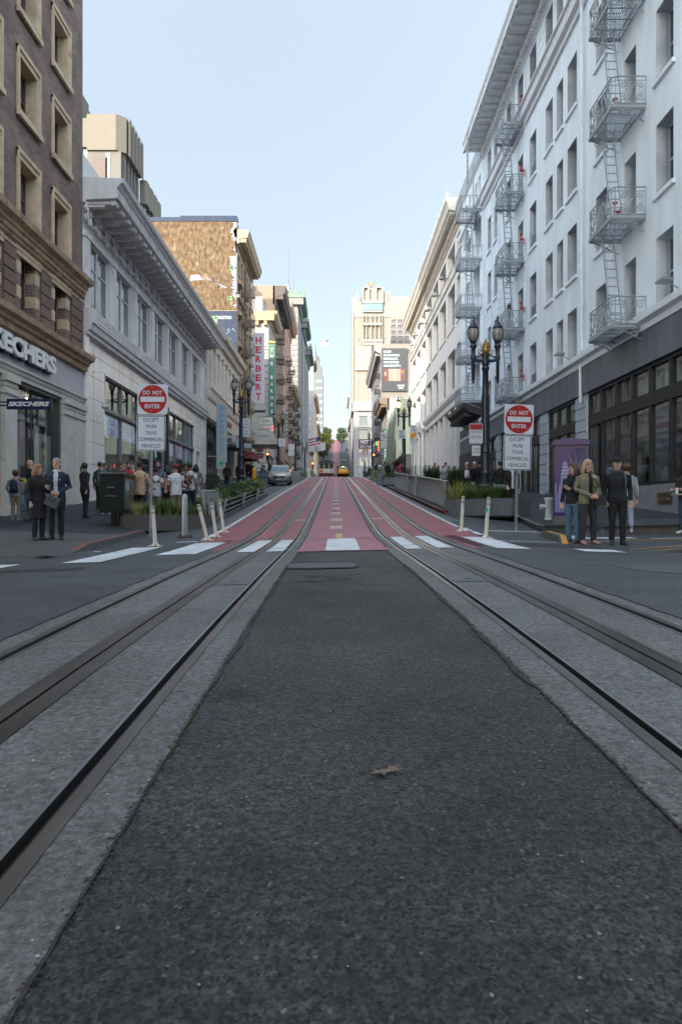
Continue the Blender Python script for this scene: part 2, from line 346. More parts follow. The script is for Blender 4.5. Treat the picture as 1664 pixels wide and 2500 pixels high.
# concrete beds split around rails and slots
RH, RG, RL = .052, .042, .016     # head, groove, lip
def rail_spans(side, which):
    t = side * S2; s = -1 if which < 0 else 1
    r = t + which * .5335           # gauge face: head outside the gauge, groove inside
    return (r, r + s * RH), (r - s * RG, r), (r - s * (RG + RL), r - s * RG)
mbC = MB(); rails = []
for side in (-1, 1):
    cuts = []
    for which in (-1, 1):
        hd, gr, lp = rail_spans(side, which)
        cuts.append((min(hd + gr + lp), max(hd + gr + lp))); rails.append((side, which, hd, gr, lp))
    t = side * S2; cuts.append((t - .105, t + .105)); cuts.sort()
    lo, hi = (-2.62, -.775) if side < 0 else (.755, 2.62)
    x = lo
    for a, b in cuts + [(hi, hi)]:
        if a > x:
            ej = lambda q: ((lambda Y: CX(Y) + q + jl(Y)) if q == -.775 else (lambda Y: CX(Y) + q + jr(Y)) if q == .755 else (lambda Y: CX(Y) + q))
            f0, f1 = ej(x), ej(a); pl = x == .755 or a == -.775
            if pl: strip(mbC, f0, f1, -12, 12.9, -.002, extra=finey); strip(mbC, (lambda q: lambda Y: CX(Y) + q)(x), (lambda q: lambda Y: CX(Y) + q)(a), 12.9, 780, -.002)
            else: strip(mbC, f0, f1, -12, 780, -.002)
        x = b
tag(mbC.build("track_bed", [A_conc]), kind='structure')
nm = {(-1, -1): ('rail of the left track farthest to the left', 0), (-1, 1): 0, (1, -1): 0, (1, 1): 0}
RLAB = {(-1, -1): "grooved steel rail on the outer side of the left cable car track", (-1, 1): "grooved steel rail on the inner side of the left cable car track",
        (1, -1): "grooved steel rail on the inner side of the right cable car track", (1, 1): "grooved steel rail on the outer side of the right cable car track"}
def off(q): return lambda Y: CX(Y) + q
for side, which, hd, gr, lp in rails:
    mb = MB()
    strip(mb, off(min(hd)), off(max(hd)), -12, 780, .004, 0)
    strip(mb, off(min(gr)), off(max(gr)), -12, 780, -.035, 1)
    strip(mb, off(min(lp)), off(max(lp)), -12, 780, .001, 2)
    for q, d0, d1, m_ in ((gr[0], -.035, .001, 1), (gr[1], -.035, .004, 0), (hd[1], -.02, .004, 0)):
        Yl = ys(-12, 780)
        for a, b in zip(Yl, Yl[1:]):
            xa, xb = CX(a) + q, CX(b) + q
            mb.quad((xa, a, G(xa, a) + d0), (xb, b, G(xb, b) + d0), (xb, b, G(xb, b) + d1), (xa, a, G(xa, a) + d1), m_)
    o = mb.build("track_rail", [M['steel'], M['groove'], M['brightsteel']])
    tag(o, RLAB[(side, which)], "rail", "rails of the cable car tracks")
for side in (-1, 1):
    t = side * S2; mb = MB()
    strip(mb, off(t - .105), off(t - .009), -12, 780, .003, 0); strip(mb, off(t + .009), off(t + .098), -12, 780, .003, 0)
    strip(mb, off(t + .098), off(t + .105), -12, 780, .003, 2); strip(mb, off(t - .009), off(t + .009), -12, 780, -.05, 1)
    for q in (t - .009, t + .009):
        Yl = ys(-12, 780)
        for a, b in zip(Yl, Yl[1:]):
            xa, xb = CX(a) + q, CX(b) + q
            mb.quad((xa, a, G(xa, a) - .05), (xb, b, G(xb, b) - .05), (xb, b, G(xb, b) + .003), (xa, a, G(xa, a) + .003), 1)
    o = mb.build("cable_slot", [M['slotsteel'], M['groove'], M['steel']])
    tag(o, "steel cable slot with a dark slit down the middle of the %s track" % ("left" if side < 0 else "right"), "cable slot", "cable slots of the tracks")
# steel access lids between slot and inner rail
for side in (-1, 1):
    x0, x1 = (-1.36, -1.08) if side < 0 else (1.12, 1.42)
    x0, x1 = (-S2 + .12, -S2 + .46) if side < 0 else (S2 - .46, S2 - .12)
    mb = MB(); strip(mb, off(x0), off(x1), 7.0, 7.45, .004, 0)
    strip(mb, off((x0 + x1) / 2 - .03), off((x0 + x1) / 2 + .03), 7.2, 7.24, .007, 1)
    tag(mb.build("access_cover", [M['galv'] if False else mat("cover_steel", (.09, .10, .115), .4, metal=.4, var=.2, scale=8), M['groove']]), "small square steel cover set in the concrete beside the %s cable slot" % ("left" if side < 0 else "right"), "cover", "steel covers between the rails")

# red transit lane: painted strips between the steel, and the white lines
mb = MB(); mbd = MB(); mbw = MB()
def red(a, b, Y0=11.7, Y1=690, m=0, dz=.005): strip(mb, a, b, Y0, 87.5, dz, m); strip(mb, a, b, 116, Y1, dz, m)
Lx = lambda Y: -3.08 - (.0 if Y > 15.5 else (15.5 - Y) * -.27)
Rx = lambda Y: 3.28 - (0 if Y > 15.5 else (15.5 - Y) * .2)
red(Lx, off(-2.24)); red(off(2.24), Rx)
red(off(-.80), off(.80), m=1)
for side in (-1, 1):
    t = side * S2
    red(off(t - .47), off(t - .125), Y0=15.4); red(off(t + .125), off(t + .46), Y0=15.4)
o = mb.build("transit_lane_paint", [P_red, P_redc]); tag(o, kind='structure')
# dark seams beside the middle strip
for q in (-.80, .80):
    jj = jag(q * 9, .02)
    strip(mbd, (lambda q, jj: lambda Y: CX(Y) + q - .02 + jj(Y))(q, jj), (lambda q, jj: lambda Y: CX(Y) + q + .02 + jj(Y))(q, jj), 12.3, 100, .0085, 0, extra=[12 + .5 * k for k in range(120)])
strip(mbd, -.62, .1, 15.25, 15.33, .0075, 0); strip(mbd, .45, .95, 15.2, 15.27, .0075, 0)
tag(mbd.build("road_seams", [M['groove'] if False else mat("tar_seam", (.035, .018, .02), .7, var=.3, scale=9)]), kind='structure')
# white edge lines and the crosswalk bars
jw = jag(31, .02); jv = jag(33, .02)
strip(mbw, lambda Y: -3.2 + jw(Y), lambda Y: -3.07, 16.2, 86, .009, 0, extra=[16 + .4 * k for k in range(100)])
strip(mbw, lambda Y: 3.27, lambda Y: 3.39 + jv(Y), 18.6, 86, .009, 0, extra=[16 + .4 * k for k in range(100)])
for a, b in ((16.0, 17.0), (17.3, 18.3)): strip(mbw, 3.3 + (18 - a) * .02, 3.5, a, b, .009, 0)
for a, b in ((41.5, 42.4), (49, 49.8)): strip(mbw, 4.0, 4.35, a, b, .009, 0)
bars = [(-5.2, -4.75, 9.6, 10.3), (-4.15, -3.55, 10.3, 13.9), (-3.05, -2.38, 11.5, 14.9), (-1.72, -1.41, 11.8, 15.2), (-1.2, -.90, 11.8, 12.65), (-1.2, -.93, 12.75, 15.2),
        (-.18, .43, 11.8, 15.2), (1.22, 1.50, 11.8, 12.7), (1.22, 1.50, 12.8, 15.3), (1.78, 2.06, 11.9, 15.4), (2.78, 3.38, 11.8, 15.1), (4.25, 4.95, 11.6, 12.2)]
for k, (a, b, y0, y1) in enumerate(bars):
    j0 = jag(40 + k, .015); j1 = jag(60 + k, .015)
    strip(mbw, (lambda a, j: lambda Y: a + j(Y))(a, j0), (lambda b, j: lambda Y: b + j(Y))(b, j1), y0 + rnd.uniform(-.04, .04), y1, .0105, 0, extra=[y0 + .15 * i for i in range(30)])
# cross ties painted/steel bars between slot and inner rail, stop lines
for Y in (21.6, 38.9, 54, 68):
    for side in (-1, 1):
        a, b = (-S2 + .11, -S2 + .47) if side < 0 else (S2 - .47, S2 - .11)
        strip(mbw, off(a), off(b), Y, Y + .22, .009, 1)
strip(mbw, -3.6, -3.1, 15.3, 15.5, .0105, 0); strip(mbw, 3.4, 5.0, 14.0, 14.12, .0105, 0)
strip(mbw, 3.9, 5.2, 17.4, 17.6, .009, 0)
tag(mbw.build("road_markings", [P_white, M['brightsteel'] if False else mat("cross_tie_steel", (.42, .42, .42), .5, metal=.3, var=.2)]), kind='structure')
# worn middle line: cream squares, yellow piece, dark patches
mb = MB()
strip(mb, .0, .16, 15.35, 16.9, .009, 0)
Y = 18.4
while Y < 84:
    strip(mb, -.14 + rnd.uniform(-.02, .02), .16 + rnd.uniform(-.02, .04), Y, Y + .95, .0085, 1)
    if rnd.random() < .6: strip(mb, -.12, .02, Y + 1.3, Y + 1.6, .0085, 2)
    Y += 2.75
tag(mb.build("centre_line_marks", [P_yel if False else mat("old_yellow_paint", (.40, .30, .16), .7, var=.2, scale=6), P_cream, mat("asphalt_patch", (.07, .06, .065), .8, var=.3, scale=12)]), kind='structure')
# asphalt repair patches near the crosswalk
mb = MB()
def patch(mb, x0, x1, y0, y1, dz, m, seed=1):
    c = ((x0 + x1) / 2, (y0 + y1) / 2); pts = []
    for k in range(28):
        a = 2 * math.pi * k / 28; q = 1 / max(abs(math.cos(a)), abs(math.sin(a))); q = q ** .85
        q *= 1 + .07 * noise.noise((math.cos(a) * 3 + seed, math.sin(a) * 3, seed))
        x = c[0] + (x1 - x0) / 2 * q * math.cos(a); y = c[1] + (y1 - y0) / 2 * q * math.sin(a); pts.append((x, y, G(x, y) + dz))
    i = [mb.P(p) for p in pts]; cc = mb.P((c[0], c[1], G(*c) + dz))
    for k in range(28): mb.face([i[k], i[(k + 1) % 28], cc], m)
patch(mb, -.66, .30, 8.55, 9.4, .004, 1, 3); patch(mb, -.62, .26, 8.62, 9.33, .008, 0, 3)
patch(mb, 3.6, 8.8, 7.9, 9.3, .005, 2, 6); patch(mb, 2.9, 5.0, 12.6, 13.5, .005, 1, 9)
patch(mb, -4.8, -3.4, 9.0, 9.45, .005, 1, 12); patch(mb, -7.5, -4.2, 8.1, 8.7, .005, 1, 14)
tag(mb.build("asphalt_patches", [asphalt_mat("patch_asphalt", (.045, .047, .05), (.08, .082, .088), .6, 0, 120, .2, .5), mat("crack_tar", (.02, .019, .018), .8, var=.3, scale=20), asphalt_mat("pale_asphalt", (.05, .054, .06), (.085, .09, .1), .6, .3, 120, .2, .4)]), kind='structure')
# dirt, moss and crumbs along the concrete edge
mb = MB(); r2 = random.Random(5)
for side in (-1, 1):
    for k in range(1500):
        Y = r2.uniform(1.2, 9) ** 1.0; e = CX(Y) + (-.775 + jl(Y) if side < 0 else .755 + jr(Y)); x = e + r2.gauss(0, .007) - side * -.006
        s = r2.uniform(.0015, .0045) * (1 + Y * .10); z = G(x, Y) - .004
        mb.M = Matrix.Translation((x, Y, z)) @ Matrix.Rotation(r2.uniform(0, 6), 4, 'Z'); m_ = 1 if (noise.noise((Y * .9, side, 0)) > .15 and r2.random() < .5) else 0
        mb.prism([(-s, -s * .7), (s, -s * .5), (s * .8, s), (-s * .6, s * .8)], -.004, s * r2.uniform(.3, 1.1), m_)
mb.M = None
tag(mb.build("gravel_and_moss_crumbs", [mat("crumbs", (.05, .042, .036), .9, var=.5, scale=60), mat("moss", (.045, .06, .02), .95, var=.4, scale=50)]), "dirt crumbs and moss along the cracked edges of the concrete", kind='stuff')
# small pale stones pressed in asphalt
mb = MB()
for k in range(150):
    Y = 1.0 + 7 * r2.random() ** 1.6; x = CX(Y) + r2.uniform(-.7, .7); s = r2.uniform(.002, .0055)
    mb.ell((x, Y, G(x, Y) - .005), (s, s * r2.uniform(.6, 1.2), s * .6), 4)
tag(mb.build("pale_gravel", [mat("pale_stone", (.22, .21, .2), .7, var=.4, scale=90)]), "small pale stones scattered over the middle asphalt", kind='stuff')
# dirt-filled seam beside the concrete, transverse cracks and tar
mb = MB()
for side in (-1, 1):
    e = (lambda Y: CX(Y) - .775 + jl(Y)) if side < 0 else (lambda Y: CX(Y) + .755 + jr(Y)); wn = jag(70 + side, .022, .012, 1.3)
    wv = lambda Y, wn=wn: max(.002, wn(Y)) * (1.5 if 3.2 < Y < 9.5 else .3)
    if side < 0: strip(mb, lambda Y: e(Y) - .004, lambda Y: e(Y) + wv(Y), 1, 12, -.0005, 0, extra=finey)
    else: strip(mb, lambda Y: e(Y) - wv(Y), lambda Y: e(Y) + .004, 1, 12, -.0005, 0, extra=finey)
def crack(x0, x1, Y, amp, wid, seed, m=1):
    n_ = int((x1 - x0) / .03); prev = None
    for k in range(n_ + 1):
        x = x0 + (x1 - x0) * k / n_; y = Y + amp * (noise.noise((x * 2.3, seed, 0)) + .5 * noise.noise((x * 9, seed, 3))); w_ = max(.002, wid * (.6 + 1.2 * noise.noise((x * 6, seed, 7)))); w_ *= min(1, 5 * min(k, n_ - k) / n_ + .1)
        cur = ((x, y - w_, G(x, y - w_) + .0005), (x, y + w_, G(x, y + w_) + .0005))
        if prev: mb.quad(prev[0], cur[0], cur[1], prev[1], m)
        prev = cur
for q in ((-.55, .5, 7.7, .25, .022, 1), (-.5, .1, 7.2, .2, .03, 2), (-.1, .75, 6.9, .3, .014, 3), (-.6, .9, 8.15, .12, .012, 4), (-.6, .0, 6.3, .25, .010, 5), (.1, .85, 9.6, .2, .014, 6), (-.6, .8, 10.6, .15, .010, 8), (-.1, .2, 7.45, .15, .03, 9)): crack(*q)
for q in ((-6.5, -3.2, 8.9, .3, .018, 11), (-5.5, -3.0, 9.8, .4, .012, 12), (3.0, 6.5, 9.9, .5, .014, 13), (3.2, 9, 7.6, .4, .016, 14), (-8, -3.2, 7.6, .4, .012, 15), (2.9, 7.5, 11.3, .4, .012, 16)): crack(*q)
tag(mb.build("road_cracks", [mat("seam_dirt", (.038, .033, .029), .95, var=.55, scale=70, bump=.8, bscale=120), mat("crack_dark", (.014, .013, .012), .95, var=.4, scale=40)]), kind='structure')
# dry leaf
mb = MB(); Yl = 2.22; lx, lz = pt(940, 1965, Yl); lz = G(lx, Yl)
out = [(0, 0), (.018, .008), (.04, .006), (.052, .014), (.04, .016), (.05, .028), (.03, .022), (.022, .034), (.012, .022), (-.006, .03), (-.008, .016), (-.035, .02), (-.028, .008), (-.05, .002), (-.03, -.004), (-.036, -.012), (-.014, -.008), (-.006, -.014)]
for p, q in zip(out, out[1:] + out[:1]):
    f = lambda t: (t[0] * 1.15, t[1] * 1.3, .004 + abs(t[0]) * .14 + 3 * t[1] ** 2 + .004 * math.sin(t[0] * 300))
    mb.poly([f(p), f(q), (0, .006, .003)])
mb.tube([(.05, .016, .012), (.07, .012, .006), (.09, .02, .010)], .0012, 4)
tag(mb.build("fallen_leaf", [mat("dry_leaf", (.16, .115, .09), .8, var=.3, scale=60)], loc=(lx, Yl, lz), rz=.2), "small dry curled brown leaf lying on the middle asphalt", "leaf")
mb = MB(); mb.prism([(-.07, -.04), (.06, -.05), (.08, .03), (-.04, .05)], 0, .008)
tag(mb.build("scrap_of_paper", [mat("paper", (.5, .52, .5), .8, var=.1)], loc=(-4.55, 13.0, G(-4.55, 13.0) + .01), rz=.4), "crumpled white paper scrap in the gutter by the left kerb ramp", "litter")
# ---------------------------------------------------------------- sidewalks, kerbs, parklet decks
def rampf(X, Y):
    d = math.hypot((X + 4.95) / 1.0, (Y - 12.4) / .9); return max(0, min(1, (d - .45) / 1.3))
def SWL(X, Y): return SW(X, Y) - .13 * (1 - rampf(X, Y))
kL = lambda Y: -4.95 if Y < 12.6 else (-4.95 - .2 * min(1, (Y - 12.6) / 4))
mb = MB(); steps = [11.6 + .15 * k for k in range(60)]
def walk(mb, xs, f0, f1, Y0, Y1, gz, m, extra=()):
    """grid strip with intermediate x samples"""
    Yl = sorted(set(ys(Y0, Y1) + [e for e in extra if Y0 < e < Y1]))
    rows = []
    for Y in Yl:
        a, b = f0(Y), f1(Y); rows.append([(a + (b - a) * t, Y) for t in xs])
    for ra, rb in zip(rows, rows[1:]):
        for k in range(len(xs) - 1):
            q = [ra[k], ra[k + 1], rb[k + 1], rb[k]]
            mb.quad(*[(x, y, gz(x, y)) for x, y in q], m)
T = [0, .02, .05, .1, .15, .2, .3, .4, .5, .6, .7, .8, .9, .97, 1]
inner = lambda Y: -10.6 if Y > 17 else -40
def rb(Y): return -4.95 - (12.45 - Y) * .2 if Y < 12.45 else kL(Y)
walk(mb, T, lambda Y: -10.6, kL, 12.45, 17.0, SWL, 0, steps)
walk(mb, T, lambda Y: -10.6, kL, 17.0, 90, lambda X, Y: SWL(X, Y), 1)
walk(mb, T, lambda Y: -4.95 - (Y - 11.6) * 1.35, lambda Y: -4.9, 11.6, 12.45, SWL, 0, steps)
strip(mb, -60, -10.6, 12.45, 17.0, m=1, gz=SWL)
# kerb faces
def kerb(mb, pts, gz, m=2, top=.15, mt=3, w0=.0):
    for (xa, ya), (xb, yb) in zip(pts, pts[1:]):
        za, zb_ = gz(xa, ya), gz(xb, yb); d = Vector((yb - ya, -(xb - xa))).normalized()   # outward to the right of travel
        mb.quad((xa, ya, G(xa, ya) - .1), (xb, yb, G(xb, yb) - .1), (xb, yb, zb_ + .004), (xa, ya, za + .004), m)
        mb.quad((xa, ya, za + .004), (xb, yb, zb_ + .004), (xb - d.x * top, yb - d.y * top, zb_ + .004), (xa - d.x * top, ya - d.y * top, za + .004), mt(xa, ya) if callable(mt) else mt)
kp = [(-60, 12.45), (-12, 12.45), (-8, 12.5), (-6.2, 12.45), (-5.6, 12.1), (-5.2, 11.8), (-4.95, 11.75), (-4.9, 12.1)] + [(kL(y), y) for y in (12.45, 12.8, 13.2, 13.6, 14, 14.5, 15, 16, 17, 18, 19, 20)]
kerb(mb, kp, SWL, 2, .15, lambda x, y: 4 if 12.9 < y and x > -6 else 3)
kerb(mb, [(-5.15, y) for y in ys(38, 90)], SWL, 2, .15, 3)
tag(mb.build("sidewalk", [A_ramp, A_side, A_kerb, A_ramp, A_kerbred]), kind='structure')
# left parklet deck (kerb at x=-3.75)
def dk(X, Y): return G(X, Y) + .13
mb = MB(); fl = lambda Y: -3.75
walk(mb, [0, .5, 1], lambda Y: -5.2, fl, 20.3, 38, dk, 1); kerb(mb, [(-5.2, 20.3), (-3.75, 20.3)] + [(-3.75, y) for y in ys(20.3, 38)] + [(-5.2, 38)], dk, 2, .13, 2)
strip(mb, -3.75, -3.2, 19.5, 60, .004, 4)
tag(mb.build("parklet_pavement", [A_ramp, A_side, A_kerb, A_ramp, A_gutter]), kind='structure')
# right side
kR = lambda Y: 5.55 + min(1, max(0, (Y - 18.2) / 5)) * .5
def SWR(X, Y): return SW(X, Y)
mb = MB()
walk(mb, T, kR, lambda Y: 10.6, 18.2, 98, SWR, 1)
walk(mb, T, lambda Y: 5.55 + (18.2 - Y) * 1.2, lambda Y: 10.6, 17.2, 18.2, lambda X, Y: SWR(X, Y) - .0, 1, [17.4, 17.6, 17.8, 18.0])
strip(mb, 10.6, 60, 14.5, 19, m=1, gz=lambda X, Y: SW(X, Y) - .0)
kerb(mb, [(kR(y), y) for y in (24, 22, 20, 19, 18.2)][::-1][::-1] and [(kR(y), y) for y in (18.2, 19, 20, 22, 24)][::-1], lambda X, Y: SWR(X, Y), 2, -.15, 2)
kerb(mb, [(5.55, 18.2), (6.2, 17.7), (6.75, 17.2), (10.6, 17.2)], lambda X, Y: SWR(X, Y), 2, -.15, lambda x, y: 2)
kerb(mb, [(6.05, y) for y in ys(50, 98)], SWR, 2, -.15, 2)
# panels of paler concrete towards the corner
patchz = lambda X, Y: SWR(X, Y) + .004
walk(mb, [0, .5, 1], lambda Y: 7.2, lambda Y: 10.6, 17.25, 19.2, patchz, 4)
walk(mb, [0, .5, 1], lambda Y: 6.2, lambda Y: 10.6, 22.3, 22.36, patchz, 5); walk(mb, [0, .5, 1], lambda Y: 6.2, lambda Y: 10.6, 26.0, 26.06, patchz, 5)
tag(mb.build("sidewalk", [A_ramp, A_side, A_kerb, A_ramp, mat("paler_sidewalk", (.035, .042, .052), .6, var=.2, scale=3, bump=.1), A_kerb]), kind='structure')
mb = MB()
fr_ = lambda Y: 3.85
walk(mb, [0, .5, 1], fr_, lambda Y: 6.05, 24, 50, dk, 1)
kerb(mb, [(6.05, 50)] + [(3.85, y) for y in ys(24, 50)][::-1] + [(6.05, 24)], dk, 4, -.13, 4)
strip(mb, 3.42, 3.85, 20.5, 72, .004, 5)
tag(mb.build("parklet_pavement", [A_ramp, A_side, A_kerb, A_ramp, A_kerbred, A_gutter]), kind='structure')
# corner: painted flush asphalt, yellow lines, white bars, two asphalt berms
mb = MB()
def line(mb, p, q, w, dz, m):
    p = Vector(p); q = Vector(q); d = (q - p).normalized(); nrm = Vector((-d.y, d.x)) * w / 2; N_ = max(1, int((q - p).length / .4))
    for k in range(N_):
        a = p + (q - p) * k / N_; b = p + (q - p) * (k + 1) / N_
        mb.quad(*[(c.x, c.y, max(G(c.x, c.y), SWR(c.x, c.y) if (c.x > 6.9 and c.y > 17.2) else -9) + dz) for c in (a - nrm, b - nrm, b + nrm, a + nrm)], m)
line(mb, (4.55, 14.25), (6.6, 15.1), .09, .012, 0); line(mb, (6.5, 15.06), (9.5, 15.3), .09, .012, 0)
line(mb, (5.4, 12.5), (7.8, 14.1), .07, .012, 0)
line(mb, (7.2, 15.6), (12, 16.2), .10, .012, 1)
line(mb, (4.9, 16.0), (5.9, 16.3), .35, .012, 1); line(mb, (5.3, 15.7), (6.9, 15.8), .3, .012, 1)
tag(mb.build("corner_markings", [P_yel, P_white]), kind='structure')
def berm(name, pts, wd, h, label):
    mb = MB(); rings = []
    n_ = len(pts)
    for i, (x, y) in enumerate(pts):
        a = Vector(pts[max(i - 1, 0)]); b = Vector(pts[min(i + 1, n_ - 1)]); d = (b - a).normalized(); nn = Vector((-d.y, d.x))
        t = i / (n_ - 1); hh = h * min(1, 6 * t, 6 * (1 - t)) + .005; z = G(x, y)
        prof = [(-wd, -.03), (-wd * .75, hh * .8), (-wd * .35, hh), (wd * .5, hh * .95), (wd, -.03)]
        rings.append([(x + nn.x * u, y + nn.y * u, z + v) for u, v in prof])
    ids = [[mb.P(p) for p in r] for r in rings]
    for A, B in zip(ids, ids[1:]):
        for k in range(4): mb.face([A[k], A[k + 1], B[k + 1], B[k]], 1 if k == 2 else 0)
    o = mb.build(name, [A_out if False else mat("berm_asphalt", (.05, .047, .045), .85, var=.35, scale=14, bump=.5, bscale=60), P_yel]); return tag(o, label, "kerb berm")
berm("asphalt_berm", [(4.62, 13.75 + .0), (4.75, 14.3), (4.85, 15.0), (4.95, 15.9), (4.98, 16.3)][::-1], .14, .15, "short curved asphalt berm with a yellow top beside the right sign post")
berm("asphalt_berm", [(5.55, 12.15), (6.2, 11.85), (7.4, 11.8), (9, 11.8), (12, 11.8)], .14, .10, "low asphalt berm with a yellow top edge at the right of the three standing people")
# ---------------------------------------------------------------- building kit: local x along the facade, y into the building, z up
FONTS = {}
def text_mesh(txt, h, w=None, bold=0.0, shear=0.0, ext=.01, spacing=1.0, line=1.0, align='CENTER'):
    """lettering in the xz plane, facing -y, centred on x, height of block h (single line: cap height)"""
    key = (txt, h, w, bold, shear, ext, spacing, line)
    if key in FONTS: return FONTS[key]
    cu = bpy.data.curves.new("lettering", 'FONT'); cu.body = txt; cu.align_x = align; cu.size = 1; cu.extrude = 0.5; cu.offset = bold; cu.shear = shear
    cu.space_character = spacing; cu.space_line = line; cu.resolution_u = 3
    me = evaluated_mesh(bpy.data.objects.new("lettering_tmp", cu)); bpy.data.curves.remove(cu)
    xs = [v.co.x for v in me.vertices]; yv = [v.co.y for v in me.vertices]
    x0, x1, y0, y1 = min(xs), max(xs), min(yv), max(yv); sy = h / (y1 - y0); sx_ = (w / (x1 - x0)) if w else sy
    for v in me.vertices:
        x, y, z = v.co; v.co = ((x - (x0 + x1) / 2) * sx_, -z * ext * 2, (y - y0) * sy)
    me.update(); FONTS[key] = me; return me
def lettering(txt, h, m, parent, loc, w=None, rz=0, name="lettering", **k):
    me = text_mesh(txt, h, w, **k).copy(); me.materials.clear(); me.materials.append(m)
    o = bpy.data.objects.new(name, me); link(o, parent); o.location = loc; o.rotation_euler = (0, 0, rz); return o

WIN = {}
def win_meshes(w, h, style, fm, pm):
    key = (round(w, 2), round(h, 2), style, fm.name, pm.name)
    if key in WIN: return WIN[key]
    a = MB(); b = MB(); t = .07; g = .05
    def bar(x0, x1, z0, z1, y0=0, y1=.07): a.box(x0, x1, y0, y1, z0, z1)
    bar(0, t, 0, h); bar(w - t, w, 0, h); bar(t, w - t, 0, t); bar(t, w - t, h - t, h)
    if style == 'sash': bar(t, w - t, h * .5 - .03, h * .5 + .03, -.0)
    if style == 'sash2': bar(t, w - t, h * .66 - .03, h * .66 + .03); bar(w / 2 - .05, w / 2 + .05, t, h - t, -.02)
    if style == 'three':
        for q in (.3, .7): bar(w * q - .04, w * q + .04, t, h - t)
        bar(t, w - t, h * .7, h * .7 + .06, -.01)
    if style == 'grid':
        n_ = max(1, round(w / 1.1))
        for k in range(1, n_): bar(w * k / n_ - .03, w * k / n_ + .03, t, h - t, -.02)
        bar(t, w - t, h * .74, h * .74 + .06, -.01)
    if style == 'cross': bar(w / 2 - .03, w / 2 + .03, t, h - t); bar(t, w - t, h * .6, h * .6 + .05, -.01)
    b.quad((t * .5, .04, t * .5), (w - t * .5, .04, t * .5), (w - t * .5, .04, h - t * .5), (t * .5, .04, h - t * .5))
    ma = bpy.data.meshes.new("window"); ma.from_pydata(a.v, [], a.f); ma.materials.append(fm)
    mb_ = bpy.data.meshes.new("pane"); mb_.from_pydata(b.v, [], b.f); mb_.materials.append(pm)
    WIN[key] = (ma, mb_); return WIN[key]

